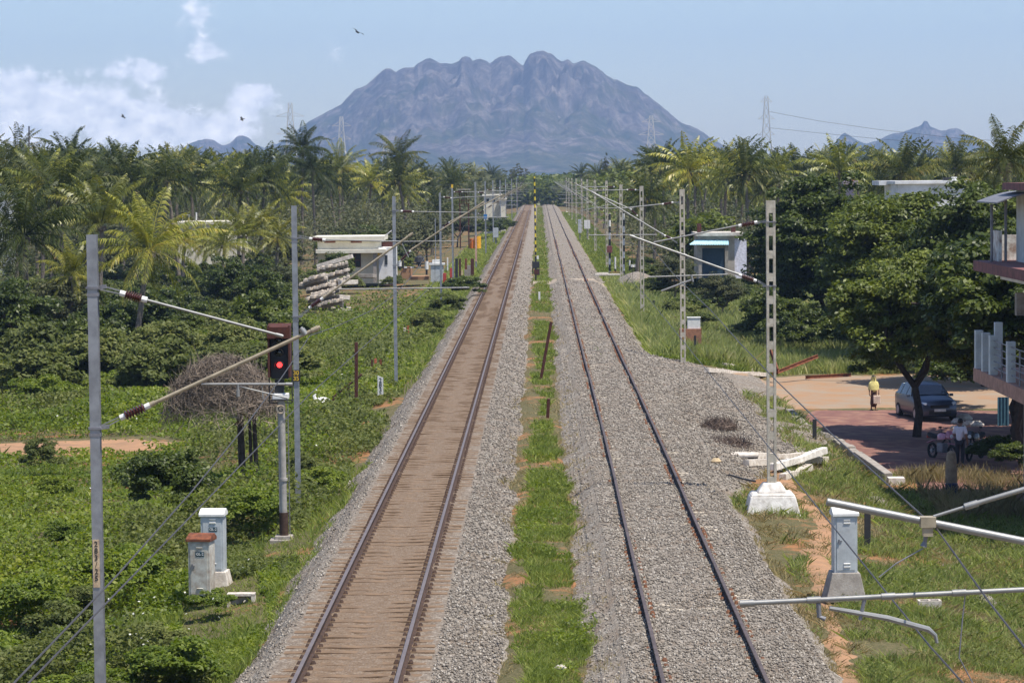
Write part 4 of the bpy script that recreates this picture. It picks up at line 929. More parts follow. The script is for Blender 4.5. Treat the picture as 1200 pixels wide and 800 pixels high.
for i in range(30):
    Y = 1 / r.uniform(1 / 97, 1 / 47); x = r.uniform(-.185 * Y, -7.2)
    if (56 < Y < 78 and x > -9.2): continue
    shrub(['herb', 'scrub', 'herb'][i % 3], x, Y, r.uniform(.45, .95), 'rounded leafy bush in the green tangle near the left ballast shoulder', 'low bushes in the left foreground tangle', r.random() * 6, r.uniform(.6, 1.0))
for i, (px, py, Y, sc) in enumerate([(915, 400, 163, .8), (935, 400, 160, .7), (960, 402, 165, .95), (985, 405, 160, .85), (1010, 405, 158, .9), (905, 390, 172, .9), (1000, 400, 168, 1.1), (1050, 400, 150, 1.0), (1085, 400, 148, 1.1), (1115, 400, 140, 1.1), (1130, 420, 125, .9), (1105, 410, 128, .9)]):
    x, y = atg(px, py, Y); shrub(['bushd', 'bushm'][i % 2], x, y, sc, 'dark bush filling in under the crowns of the big right trees', 'dark bushes under the right trees', i * 1.3, 1.0, 'bush')
r = np.random.default_rng(5)
for i in range(190):      # mid-distance bushes left
    Y = 1 / r.uniform(1 / 330, 1 / 125); px = r.uniform(-10, 330 if Y < 230 else 560); x = at(px, 300, Y).x
    if x > -10.5 or (98 < Y < 117) or (Y < 150 and x > -12) or (Y > 150 and 340 < px < 480 and Y < 240): continue
    shrub(['busho', 'bushd', 'bushm', 'busho'][i % 4] if Y > 150 else ['busho', 'herb', 'scrub'][i % 3], x, Y, r.uniform(.6, 1.25) * (1 if Y > 150 else 1.1), 'leafy bush in the thicket below the left palms', 'bushes of the left thicket', r.random() * 6, r.uniform(.7, 1.1), 'bush')
for i in range(70):
    Y = 1 / r.uniform(1 / 380, 1 / 152); px = r.uniform(735, 900); x = at(px, 300, Y).x
    if x < 8.8 or (Y < 205 and 820 < px < 880): continue
    shrub(['busho', 'bushm', 'bushd'][i % 3], x, Y, r.uniform(.5, .95), 'scrubby bush right of the line beyond the crossing', 'bushes right of the line', r.random() * 6, r.uniform(.6, .9), 'bush')

# far-off wood that closes the view behind the palms
def wood(name, xr, yr, n, h0, h1, size, m, lab, seed, clear=11, xs=30):
    r = np.random.default_rng(seed); Y = r.uniform(yr[0], yr[1], n); f = r.uniform(0, 1, n)
    X = (xr[0] + (xr[1] - xr[0]) * f - 632) * Y / F
    PXs = 632 + X * F / Y; h = h0 + (h1 - h0) * fbm(X, Y, xs, seed, 3) + Y * .0; ok = ((np.abs(X) > clear) | (Y > 835)) & ~((PXs > 345) & (PXs < 535) & (Y < 300)) & ~((PXs > 200) & (PXs < 286) & (Y < 268)) & ~((PXs > 800) & (PXs < 880) & (Y < 245)) & ~((PXs > 1045) & (Y < 250)); X, Y, h = X[ok], Y[ok], h[ok]
    Z = -2 + h * r.random(len(X)) ** .45
    V, Fq = kites(np.stack([X, Y, Z], 1), size * r.uniform(.5, 1.4, len(X)) * (Y / 500), .6, .6, seed)
    return tag(link(name, np_mesh(name, V, [Fq], [m]), None), kind='stuff', label=lab)
wood('distant_woods', (-60, 600), (430, 900), 60000, 7.5, 13.5, .95, LM_OLIVE, 'far wood behind the palms on the left', 21)
wood('distant_woods', (600, 1260), (430, 900), 60000, 7.5, 13.5, .95, LM_TREE, 'far wood behind the palms on the right', 22)
wood('distant_woods', (560, 680), (840, 930), 9000, 7, 12, .9, LM_TREE, 'dark trees closing the view at the end of the tracks', 23, 0)
wood('thicket', (-60, 545), (235, 430), 80000, 3.0, 9.5, .52, LM_OLIVE, 'dense mixed thicket below the left palms', 24, 12, 14)
wood('thicket', (705, 1240), (250, 430), 80000, 2.5, 9.0, .52, LM_OLIVE, 'dense scrub right of the line', 25, 11, 14)

# ------------------------------------------------------------------ ground cover
def samp(n, Y0, Y1, xf, seed, p=1.0):
    r = np.random.default_rng(seed); Y = 1 / r.uniform(1 / Y1, 1 / Y0, n); a, b_ = xf(Y); X = a + (b_ - a) * r.random(n); return X, Y, r
def inpoly(X, Y, poly):
    P = np.array(poly); ins = np.zeros(len(X), bool)
    for i in range(len(P)):
        a = P[i]; b = P[(i + 1) % len(P)]; c = ((a[1] > Y) != (b[1] > Y)) & (X < (b[0] - a[0]) * (Y - a[1]) / (b[1] - a[1] + 1e-12) + a[0]); ins ^= c
    return ins
LPATH = [(-60, 103.2), (-15, 104.2), (-13, 108), (-15.6, 111.5), (-60, 113)]
def clearing(X, Y):
    m = np.zeros(len(X), bool)
    for x, y, w_, n_, f_ in CLEAR: m |= (np.abs(X - x * 1.0 - (Y - y) * x / y) < w_) & (Y > y - n_) & (Y < y + f_)
    return m
CLEAR = [(G(446, 468).x, G(446, 468).y, .35, 7, 1), (-7.6, 63, .55, 6, .5), (-7.35, 66.5, .6, 4, .5), (-6.75, 73.6, .6, 4, .6), (G(378, 475).x, G(378, 475).y, .6, 7, 1), (G(283, 704).x, 62.5, .6, 4, .5), (G(440, 437).x, G(440, 437).y, .5, 7, 1)]
# left herbs: mounds of leaves
X, Y, r = samp(420000, 41, 235, lambda Y: (-.192 * Y - 2, np.full_like(Y, -5.55)), 31)
e = -5.95 - (fbm(X, Y, 5, 61) - .5) * 1.5
hb = np.clip(fbm(X, Y, 3.2, 62, 3) * 3.0 - .9, .12, 2.1) * np.clip((e - X) / 2.2 + .25, .15, 1) 
hb = hb * np.where((Y > 88) & (Y < 104) & (X < -12.5), .25, 1)
hb = hb * np.where((Y > 52) & (Y < 75) & (X > -9.2), .45, 1)
ok = (X < e) & ~inpoly(X, Y, LPATH) & ~clearing(X, Y) & (r.random(len(X)) < np.clip(fbm(X, Y, 6, 64) * 3 - .3, .45, 1))
X, Y, hb = X[ok], Y[ok], hb[ok]; Z = gz(X, Y) + hb * r.random(len(X)) ** .5
sz = .1 * (Y / 55) ** .62 * r.uniform(.6, 1.4, len(X))
sel = fbm(X, Y, 7, 66, 3) + r.normal(size=len(X)) * .03 > np.where(632 + X * F / Y > 320, .58, .48)
P = np.stack([X, Y, Z], 1)
X2, Y2, r2 = samp(230000, 116, 330, lambda Y: (-.195 * Y, np.full_like(Y, -6.6)), 36)
h2 = np.clip(fbm(X2, Y2, 7, 92, 3) * 3.2 - .9, .15, 2.2) * np.clip((-6.4 - X2) / 5 + .12, .1, 1); P_ = 632 + X2 * F / Y2
ok = ~inpoly(X2, Y2, LPATH) & ~((P_ > 342) & (Y2 > 205)); h2 = np.where(P_ > 330, np.minimum(h2, .5), h2); X2, Y2, h2 = X2[ok], Y2[ok], h2[ok]
for mk, mm, lab in ((fbm(X2, Y2, 9, 93) > .5, LM_HERB, 'fresh green thicket farther along the left side'), (fbm(X2, Y2, 9, 93) <= .5, LM_HERB2, 'dull green thicket farther along the left side')):
    V, Fq = kites(np.stack([X2, Y2, gz(X2, Y2) + h2 * r2.random(len(X2)) ** .5], 1)[mk], (.2 * (Y2 / 160) ** .7 * r2.uniform(.6, 1.4, len(X2)))[mk], .7, .6, 38); tag(link('thicket', np_mesh('thicket', V, [Fq], [mm])), kind='stuff', label=lab)
for nm, mk, mm, lab in (('ground_cover', sel, LM_HERB, 'fresh green weeds and creepers covering the left side'), ('ground_cover', ~sel, LM_HERB2, 'duller scrubby weeds among the green creepers at left')):
    V, Fq = kites(P[mk], sz[mk], .7, .6, 32); tag(link(nm, np_mesh(nm, V, [Fq], [mm])), kind='stuff', label=lab)
X, Y, r = samp(600, 45, 200, lambda Y: (-.19 * Y, np.full_like(Y, -6.4)), 37); ok = fbm(X, Y, 2.5, 67) > .6; X, Y = X[ok], Y[ok]
V, Fq = kites(np.stack([X, Y, gz(X, Y) + r.uniform(.4, 1.0, len(X))], 1), .06 * (Y / 55) ** .6, 1, .9, 33); tag(link('wild_flowers', np_mesh('wild_flowers', V, [Fq], [LM_FLOWER])), kind='stuff', label='tiny white flowers among the weeds at left')
def grass(name, n, Y0, Y1, xf, cond, h, w, m, lab, seed, lean=.4):
    X, Y, r = samp(n, Y0, Y1, xf, seed); ok = cond(X, Y, r); ok &= (h < .14) | ~clearing(X, Y); X, Y = X[ok], Y[ok]; k = (Y / 60) ** .5
    zb = np.maximum(gz(X, Y), np.where((X > -6.6) & (X < 10.4), bz(X, Y), -9)) - .03
    if X.size == 0: return
    V, Fq = blades(np.stack([X, Y, zb], 1), h * r.uniform(.4, 1.2, len(X)) * (.45 + 1.2 * fbm(X, Y, .9, seed + 300, 2)) * np.minimum(k, 1.25), w * (Y / 60) ** .8 * r.uniform(.7, 1.3, len(X)), lean, seed)
    tag(link(name, np_mesh(name, V, [Fq], [m])), kind='stuff', label=lab)
grass('grass', 60000, 41, 130, lambda Y: (-.192 * Y - 1, np.full_like(Y, -5.3)), lambda X, Y, r: (X < -5.75 - (fbm(X, Y, 4, 61) - .5) * 1.2) & (fbm(X, Y, 3, 68) > .5) & ~inpoly(X, Y, LPATH), .26, .022, LM_GRASS, 'grass tufts among the weeds left of the ballast', 41)
# the green strip between the tracks
def strip(X, Y, r):
    c = .1 + (fbm(Y, Y * 0, 9, 71) - .5) * .5; hw = np.interp(Y, [44, 60, 75, 84, 92, 99, 106, 118, 130, 150, 300, 800], [.8, .68, .72, .6, .45, .34, .1, .34, .4, .55, .65, .7]) * (1.7 * fbm(X * 0, Y, 2.0, 72) + .2)
    d = np.abs(X - c) / hw; return (d < 1 + .25 * (vn(X, Y, .4, 73) - .5)) & (r.random(len(X)) < np.clip(1.6 - d * .9, 0, 1)) & ~((Y > 172) & (Y < 184)) & (fbm(X, Y, 1.5, 79) > np.where(Y > 84, .42, .34))
grass('grass', 210000, 43, 800, lambda Y: (np.full_like(Y, -1.6), np.full_like(Y, 1.9)), strip, .15, .018, LM_GRASS, 'strip of green grass growing between the two tracks', 42, .55)
X, Y, r = samp(46000, 43, 400, lambda Y: (np.full_like(Y, -1.4), np.full_like(Y, 1.7)), 44); ok = strip(X, Y, r) & (fbm(X, Y, 1.6, 74) > .52); X, Y = X[ok], Y[ok]
V, Fq = kites(np.stack([X, Y, bz(X, Y).clip(-.5, 0) + r.uniform(0, .26, len(X))], 1), .08 * (Y / 55) ** .6, .7, .6, 34); tag(link('weeds', np_mesh('weeds', V, [Fq], [LM_HERB])), kind='stuff', label='small leafy weeds in the grass between the tracks')
grass('grass', 5200, 43, 800, lambda Y: (np.full_like(Y, 1.5), np.full_like(Y, 4.5)), lambda X, Y, r: ((fbm(X * 1.5, Y * .35, 3, 75) > .62) & (np.abs(X - 2.3) < .7) & (Y > 110)), .12, .03, LM_TALL, 'sparse weeds growing in the right track', 45)
# right side: short patchy grass, tall grass behind the road, dry grass
PAVE = [(10.7, 121), (11.2, 104), (12.1, 96), (12.7, 88), (24, 88), (24, 124)]; ROAD = [(6.4, 116), (9, 121), (12, 123.5), (62, 123), (62, 147), (14, 147), (8, 139), (5, 130)]
def rc(X, Y, r):
    e = 5.6 + (fbm(X, Y, 4, 81) - .5) * 1.0 + 3.0 * wcross(Y)
    return (X > e) & ~inpoly(X, Y, PAVE) & ~inpoly(X, Y, ROAD) & ~inpoly(X, Y, FOOT) & (fbm(X, Y, 1.8, 82) + .3 * fbm(X, Y, 7, 83) + .02 * (X - 5.6) > .60 + r.random(len(X)) * .12)
grass('grass', 190000, 41, 121, lambda Y: (np.full_like(Y, 5.2), .18 * Y + 2.5), rc, .2, .02, LM_TALL, 'patchy yellowish grass on the slope right of the ballast', 46, .6)
grass('grass', 36000, 41, 121, lambda Y: (np.full_like(Y, 5.2), .18 * Y + 2.5), lambda X, Y, r: rc(X, Y, r) & (fbm(X, Y, 2.6, 84) > .48), .22, .022, LM_GRASS, 'greener tufts in the grass right of the ballast', 47, .6)
grass('grass', 130000, 142, 250, lambda Y: (np.full_like(Y, 5.6), .13 * Y), lambda X, Y, r: (X > 5.4 + .5 * fbm(X, Y, 4, 85)) & ~inpoly(X, Y, ROAD) & (r.random(len(X)) < .9), .55, .026, LM_TALL, 'tall yellow-green grass field behind the dirt road', 48, .35)
grass('grass', 50000, 140, 700, lambda Y: (np.full_like(Y, 5.5), np.full_like(Y, 10.5)), lambda X, Y, r: (X > 5.2 + .5 * fbm(X, Y, 5, 86)), .26, .03, LM_GRASS, 'weedy grass along the right edge of the far ballast', 49, .5)
grass('grass', 60000, 130, 700, lambda Y: (-10 - .0 * Y, np.full_like(Y, -5.7)), lambda X, Y, r: (X < -5.4 - .5 * fbm(X, Y, 5, 87)), .28, .04, LM_GRASS, 'weeds along the left edge of the far ballast', 50, .6)
grass('dry_grass', 14000, 84, 97, lambda Y: (.125 * Y, .178 * Y + 1), lambda X, Y, r: (X > 12.0) & (fbm(X, Y, 1.2, 88) > .42), .38, .016, LM_DRY, 'tall dry brownish grass in front of the motorbikes', 51, .4)
X, Y, r = samp(42000, 41, 120, lambda Y: (np.full_like(Y, 5.4), .18 * Y + 2), 52); ok = rc(X, Y, r) & (fbm(X, Y, 1.3, 89) > .57); X, Y = X[ok], Y[ok]
V, Fq = kites(np.stack([X, Y, gz(X, Y) + r.uniform(0, .3, len(X))], 1), .075 * (Y / 55) ** .6, .7, .55, 53); tag(link('weeds', np_mesh('weeds', V, [Fq], [LM_HERB2])), kind='stuff', label='leafy weeds scattered in the grass at right')
grass('dry_grass', 110000, 41, 121, lambda Y: (np.full_like(Y, 5.2), .18 * Y + 2.5), lambda X, Y, r: (X > 5.3 + 3 * wcross(Y)) & ~inpoly(X, Y, PAVE) & ~inpoly(X, Y, ROAD) & (fbm(X, Y, .9, 182) > .44), .15, .018, LM_DRY, 'short dry grass and litter on the red soil at right', 56, .9)
grass('dry_grass', 30000, 43, 200, lambda Y: (np.full_like(Y, -1.6), np.full_like(Y, 1.9)), lambda X, Y, r: (np.abs(X - .1) < 1.15 * (.6 + .8 * vn(X, Y, .8, 183))) & (fbm(X, Y, .8, 184) > .5), .09, .016, LM_DRY, 'dry grass fringe between the two tracks', 57, .9)
grass('grass', 40000, 41, 90, lambda Y: (np.full_like(Y, -9.8), np.full_like(Y, -5.2)), lambda X, Y, r: (X < -5.5) | (X > 9), .12, .02, LM_GRASS, 'short grass round the cabinets left of the ballast', 58, .6)
# twig heaps
def twigs(name, c, rad, n, ln, w, m, lab, cat, seed, dome=1.0):
    r = np.random.default_rng(seed); u = r.normal(size=(n, 3)); u /= np.linalg.norm(u, axis=1)[:, None]; u[:, 2] = np.abs(u[:, 2])
    P = u * r.uniform(.55, 1, (n, 1)) * np.array(rad); P[:, :2] *= (1.25 - .45 * u[:, 2:3]); P[:, 2] = rad[2] * np.sqrt(np.clip(1 - (np.hypot(P[:, 0] / rad[0], P[:, 1] / rad[1]) / 1.32) ** 1.6, 0, 1)) * r.uniform(.6, 1.05, n) if dome > .99 and rad[2] > 1 else P[:, 2]; d = r.normal(size=(n, 3)); d = d - u * (d * u).sum(1)[:, None] * .7; d[:, 2] -= .25 * dome; d /= np.linalg.norm(d, axis=1)[:, None]
    P[:, 2] -= r.random(n) ** 2 * .55 * (rad[2] > 1)
    l = ln * r.uniform(.5, 1.3, (n, 1)); s = np.cross(d, r.normal(size=(n, 3))); s /= np.linalg.norm(s, axis=1)[:, None]; k = d + r.normal(size=(n, 3)) * .25
    V = np.stack([P - s * w / 2, P + s * w / 2, P + d * l * .5 + s * w / 2, P + (d + k) * l * .5, P + d * l * .5 - s * w / 2], 1).reshape(-1, 3)
    return tag(link(name, np_mesh(name, V, [np.arange(n)[:, None] * 5 + np.array([[0, 1, 2, 3, 4]])], [m]), None, c), lab, cat)
p = at(262, 500, 90); heap = thing('twig_heap', 'big grey-brown heap of dry twigs propped on dark stumps', 'twig heap', (p.x, 90, float(gz(p.x, 90)) ))
z1 = at(262, 503, 90).z - heap.location.z
h1 = twigs('twigs', (0, 0, z1), (1.65, 1.2, at(262, 416, 90).z - at(262, 503, 90).z), 19000, .5, .012, LM_TWIG, None, None, 91)
h1.parent = heap
for dx, w_ in ((.55, .2), (1.0, .13), (.85, .1)):
    MB().tube([(dx, 0, -.2), (dx + .03, .02, .5), (dx - .03, 0, z1 + .95)], [w_ * .7, w_ * .6, w_ * .5], 8).build('stump', M_BARKD, heap)
for i, (px, py, s_, lab) in enumerate([(843, 500, 1.0, 'dark burnt twig pile on the gravel nearer the road'), (852, 522, 1.25, 'wider dark burnt twig pile just below the first')]):
    q = G2(px, py); twigs('twig_pile', (q.x, q.y, q.z + .05), (.62 * s_, .95, .16), 1300, .36, .014, LM_TWIGD, lab, 'twig pile', 95 + i)
def gzf(x, y): return float(gz(x, y, False))
def ppm(Y): return F / Y
m_black = m_blk; m_red = mat('red_paint', (.45, .06, .04), .6, bump=.05); m_rust = mat('rust', (.22, .075, .035), .9, col2=(.10, .035, .02), scale=6, bump=.3)
m_darkrust = mat('dark_rust', (.085, .028, .02), .85, var=.35, scale=6, bump=.2); m_greybox = mat('cabinet_grey', (.46, .49, .50), .5, col2=(.38, .40, .41), scale=3, bump=.03)
m_greyold = mat('cabinet_old', (.50, .49, .43), .7, col2=(.36, .30, .24), scale=5, bump=.08); m_gconc = mat('grey_concrete', (.34, .31, .275), .95, col2=(.25, .22, .19), scale=4, bump=.4); m_wconc = mat('pale_concrete', (.62, .57, .50), .95, col2=(.42, .36, .30), scale=5, bump=.35)
m_brick = mat('brick_red', (.36, .17, .10), .95, col2=(.25, .12, .08), scale=8, bump=.4)
# ------------------------------------------------------------------ signal
Y = 73.6; p = at(333, 636, Y); o = (p.x, Y, p.z); X = p.x
t = thing('railway_signal', 'colour light signal showing red beside the second steel mast, rusty hood over it', 'signal', o)
def zz(py): return at(331, py, Y).z
MB().box((X, Y, p.z - .05), (.72, .6, .34)).box((X, Y, p.z + .16), (.46, .42, .1)).build('base', m_gconc, t, o=o, bevel=.02)
MB().tube([(X, Y, p.z + .1), (X, Y, zz(600))], .12, 16).build('sleeve', m_railside, t, o=o, smooth=True)
MB().tube([(X, Y, zz(600)), (X - .02, Y, zz(470))], .09, 16).tube([(X, Y, zz(563)), (X, Y, zz(560))], .115, 16).build('post', mat('post_grey', (.36, .34, .31), .6, var=.25, scale=5, bump=.05), t, o=o, smooth=True)
MB().box((X - .03, Y, zz(464)), (.42, .36, .15)).build('collar', m_white, t, o=o, bevel=.02)
hx = X - .04
hd = MB().box((hx, Y, zz(414)), (.46, .22, 1.32)).box((hx - .02, Y + .02, zz(452)), (.24, .2, .35)).build('signal_head', m_black, t, o=o, bevel=.01)
hb_ = MB()
for s in (-1, 1): hb_.box((hx + s * .27, Y - .06, zz(411)), (.05, .46, 1.35))
hb_.box((hx, Y - .08, zz(385) + .06), (.60, .52, .05), rx=.2).box((hx, Y - .33, zz(389)), (.60, .03, .3)).box((hx, Y + .13, zz(411)), (.58, .03, 1.4))
hb_.add([(hx - .27, Y - .32, zz(386) + .05), (hx + .27, Y - .32, zz(386) + .05), (hx + .27, Y - .32, zz(396)), (hx + .18, Y - .32, zz(392)), (hx - .18, Y - .32, zz(392)), (hx - .27, Y - .32, zz(396))], [(0, 1, 2, 3, 4, 5)])
hb_.build('hood', m_darkrust, t, o=o)
for i, py in enumerate((399, 413, 427)):
    b = MB(); c = Vector((hx, Y - .12, zz(py))); R0 = .115; n = 14
    a0 = [Vector((math.cos(a), 0, math.sin(a))) * R0 + c for a in [R_(-20 + 220 * k / n) for k in range(n + 1)]]
    a1 = [q + Vector((0, -.24, 0)) for q in a0]; b.add(a0 + a1, [(k, k + 1, k + n + 2, k + n + 1) for k in range(n)])
    b.build('visor', m_black, t, o=o)
    if i == 2:
        m_, nt_, b_ = newmat('signal_red_light'); b_.inputs['Base Color'].default_value = (.8, .02, .02, 1); b_.inputs['Emission Color'].default_value = (1, .05, .05, 1); b_.inputs['Emission Strength'].default_value = 2.2
        mm = m_
    else: mm = mat('lens_dark', (.02, .025, .022), .15, bump=0, spec=.7)
    lr_ = .072 if i == 2 else .09; MB().tube([c + Vector((0, .01, 0)), c + Vector((0, -.03, 0)), c + Vector((0, -.045, 0))], [lr_, lr_, lr_ / 2], 20).build('lens', mm, t, o=o, smooth=True)
b = MB()
for s in (-.30, .30): b.tube([(hx + s, Y + .1, zz(395)), (hx + s, Y + .1, zz(472))], .016, 6)
b.beam((hx - .3, Y + .1, zz(472)), (hx + .3, Y + .1, zz(472)), .03, .03).beam((hx - .3, Y - .2, zz(468)), (hx + .3, Y - .2, zz(468)), .03, .03)
for s in (-.3, .3): b.beam((hx + s, Y - .2, zz(468)), (hx + s, Y + .12, zz(470)), .03, .03)
b.build('platform_rail', m_black, t, o=o)
b = MB()
for s in (-.13, .13): b.tube([(X + s, Y + .3, p.z), (X + s, Y + .22, zz(465))], .012, 6)
for k in range(13): b.beam((X - .13, Y + .3 - .08 * k / 13, p.z + .2 + k * .27), (X + .13, Y + .3 - .08 * k / 13, p.z + .2 + k * .27), .015, .015)
b.build('ladder', m_galvd, t, o=o)
gd = MB().tube([(X - .03, Y - .12, zz(478.5)), (X - .03, Y - .14, zz(478.5))], .12, 24).build('letter_plate', mat('plate_cream', (.78, .60, .40), .6, bump=0), t, o=o)
text_mesh('letter', 'G', .2, m_black, gd, Vector((X - .03, Y - .146, zz(478.5))) - Vector(o))

# ------------------------------------------------------------------ location cabinets
def cabinet(px, pyb, pyt, Y, w, d, label, mbody, mroof, mbase, sign=None, base_h=0, rz=0.0, vents=((.86,), (.12,))):
    q = at(px, pyb, Y); o = (q.x, Y, q.z); h = at(px, pyt, Y).z - q.z
    t = thing('location_cabinet', label, 'equipment cabinet', o, rz)
    MB().box((0, 0, h / 2 - .03), (w, d, h - .06)).build('body', mbody, t, bevel=.008)
    MB().box((0, -d / 2 - .008, h * .46), (w - .1, .016, h * .84)).build('door', mbody, t, bevel=.004)
    dr = [c for c in t.children if c.name.startswith('door')][0]
    MB().box((-w / 2 + .10, -d / 2 - .028, h * .5), (.03, .025, .10)).box((-w / 2 + .13, -d / 2 - .028, h * .51), (.07, .015, .015)).build('handle', m_galvd, dr)
    b = MB()
    for f in (.84, .79, .14, .09) if sign is None else (.86, .80, .13): MB().box((.02, -d / 2 - .02, h * f), (w * .28, .02, .035), rx=.5).build('louvre', m_white if sign != 'old' else mbody, dr)
    # hipped lid
    rw = w / 2 + .035; rd = d / 2 + .05
    MB().loft([[(-rw, -rd, h - .13), (rw, -rd, h - .13), (rw, rd, h - .13), (-rw, rd, h - .13)], [(-rw, -rd, h - .07), (rw, -rd, h - .07), (rw, rd, h - .07), (-rw, rd, h - .07)], [(-rw * .98, -rd * .15, h + .03), (rw * .98, -rd * .15, h + .03), (rw * .98, rd * .4, h + .03), (-rw * .98, rd * .4, h + .03)]]).build('lid', mroof, t, bevel=.006)
    if sign:
        pl = MB().box((.03, -d / 2 - .02, h * .70), (.20, .008, .10)).build('name_plate', mat('plate_teal', (.02, .06, .08), .5, bump=0), t)
        text_mesh('lettering', 'GL-2', .085, m_white, pl, (.03, -d / 2 - .026, h * .70))
    if base_h:
        b = MB(); k = .16; b.loft([[(-w / 2 - k - .05, -d / 2 - k, -base_h), (w / 2 + k + .02, -d / 2 - k, -base_h), (w / 2 + k + .02, d / 2 + k, -base_h), (-w / 2 - k - .05, d / 2 + k, -base_h)], [(-w / 2 - .05, -d / 2 - .06, 0), (w / 2 + .05, -d / 2 - .06, 0), (w / 2 + .05, d / 2 + .06, 0), (-w / 2 - .05, d / 2 + .06, 0)]])
        b.build('plinth', mbase, t, bevel=.015)
    return t
cabinet(237, 697, 626, 63, .50, .44, 'weathered grey GL-2 cabinet with a rusty orange lid', m_greyold, m_rust, m_gconc, 'old', 0, rz=-.16)
cabinet(251, 668, 597, 66.5, .54, .46, 'taller pale grey GL-2 cabinet with a white lid behind the rusty one', m_greybox, m_white, m_wconc, 'new', .62, rz=-.05)
cabinet(989.5, 669, 596, 60.7, .50, .46, 'light grey cabinet with white lid on a dark concrete plinth at right', m_greybox, m_white, m_gconc, None, .62, rz=.04)
q = at(283, 704, 62.5); b = MB().box((0, 0, .16), (.62, .3, .05)).box((-.27, 0, 0), (.08, .3, .3)).box((.27, 0, 0), (.08, .3, .3)).box((0, .1, 0), (.5, .05, .28)).tube([(.05, -.05, .0), (.1, -.12, .04), (.06, -.16, 0)], .012, 6)
tag(b.build('cable_duct_block', m_wconc, None, (0, 0, 0)), 'small chipped concrete duct block beside the GL-2 cabinets', 'concrete block').location = q
q = G(1089, 716); b = MB()
for dx, dy, w_, d_ in ((0, -.13, .5, .05), (0, .13, .5, .05), (-.225, 0, .05, .22), (.225, 0, .05, .22), (0, 0, .05, .22)): b.box((dx, dy, .12), (w_, d_, .26))
tag(b.build('hollow_block', m_wconc, None, (0, 0, 0)), 'hollow grey concrete block lying in the grass at lower right', 'concrete block').location = q
# ------------------------------------------------------------------ posts
def post(px, pyt, pyb, w, m, label, cat='post', name='post_stake', px2=None, Y=None, group=None, d=None, bevel=.01):
    q = G((px2 or px), pyb) if Y is None else at(px2 or px, pyb, Y); tp = at(px, pyt, q.y)
    b = MB().beam((0, 0, -.3), (tp.x - q.x, 0, tp.z - q.z), w, d or w, up=(0, 1, 0)); o = b.build(name, m, None, (0, 0, 0), bevel=bevel); o.location = q
    return tag(o, label, cat, group)
post(417.5, 401, 478, .14, m_darkrust, 'tall dark red rusty post standing in the weeds left of the kilometre post', name='rusty_post')
post(646, 377, 445, .13, m_darkrust, 'leaning rusty rail post in the grass between the tracks', px2=632, name='rusty_post', d=.07)
post(643, 467, 490, .12, m_darkrust, 'short rusty stub between the tracks, nearer than the leaning post', px2=641, name='rusty_post')
post(1016.5, 598, 641, .15, m_black, 'short black post just behind the light grey cabinet', name='black_post')
post(954.5, 491, 521, .14, m_black, 'short black post beside the fallen concrete sleepers', name='black_post')
post(766, 352, 365, .16, m_black, 'small black post in the weeds near the white stepped footing', name='black_post')
post(791, 371, 384, .2, m_darkrust, 'dark pointed post just left of the tall ladder mast', name='black_post', px2=790)
post(814.5, 393, 418, .12, m_black, 'thin black post right of the ladder mast in the grass', name='black_post')
post(440, 420, 437, .12, mat('red_orange', (.5, .14, .07), .8, bump=.1), 'orange-red stake with a white foot behind the kilometre post', name='marker_stake')
post(436, 421, 441, .09, m_darkrust, 'dark stake beside the orange-red stake', name='marker_stake'); post(446, 421, 438, .11, m_rust, 'rusty stake right of the orange-red stake', name='marker_stake')
t = thing('kilometre_post', 'white kilometre post reading 283 8 at the ballast edge', 'kilometre post', G(446, 468)); q = t.location; h = at(446, 440, q.y).z - q.z; wd = .24
MB().add([(-wd / 2, 0, -.2), (wd / 2, 0, -.2), (wd / 2, 0, h - .1), (-wd / 2, 0, h), (-wd / 2, .06, -.2), (wd / 2, .06, -.2), (wd / 2, .06, h - .1), (-wd / 2, .06, h)], [(0, 1, 2, 3), (7, 6, 5, 4), (0, 3, 7, 4), (1, 5, 6, 2), (3, 2, 6, 7)]).build('board', m_white, t)
for i, ch in enumerate('283'): text_mesh('digit', ch, .26, m_black, t, (0, -.006, h * (.80 - .2 * i)))
MB().box((0, -.006, h * .27), (.09, .006, .012)).build('dash', m_black, t); text_mesh('digit', '8', .24, m_black, t, (0, -.006, h * .13))
# rusty bent rail fence piece
q = G(400, 474); tag(MB().tube([(.9, 0, 1.3), (.2, 0, .75), (-.3, .1, .35), (-.5, .1, -.2)], .06, 6).tube([(.3, .2, .8), (.35, .2, -.2)], .05, 6).build('bent_rail', m_darkrust, None, (0, 0, 0)), 'bent rusty rail leaning on the tall rusty post', 'scrap rail').location = q
q = G(378, 475); b = MB()
b.loft([[Vector((math.cos(a) * r0 * .42, math.sin(a) * r0 * .3, z)) for a in [k * .7854 for k in range(8)]] for z, r0 in ((0, 1), (.15, 1.1), (.28, .75), (.36, .35))]).tube([(-.3, 0, .2), (-.36, 0, .42), (-.28, 0, .5)], [.1, .07, .03], 6)
tag(b.build('white_sack', m_white, None, (0, 0, 0), smooth=True), 'crumpled white sack lying among weeds beside the rusty posts', 'sack').location = q
post(274, 381, 404, .3, mat('blue_cloth', (.04, .16, .45), .8, bump=.2), 'post wrapped in blue plastic below the yellow-green palm', name='wrapped_post', px2=273)
post(236 * 0 + 360, 380, 400, .1, m_darkrust, 'dark stake in the weeds right of the second steel mast', name='marker_stake')
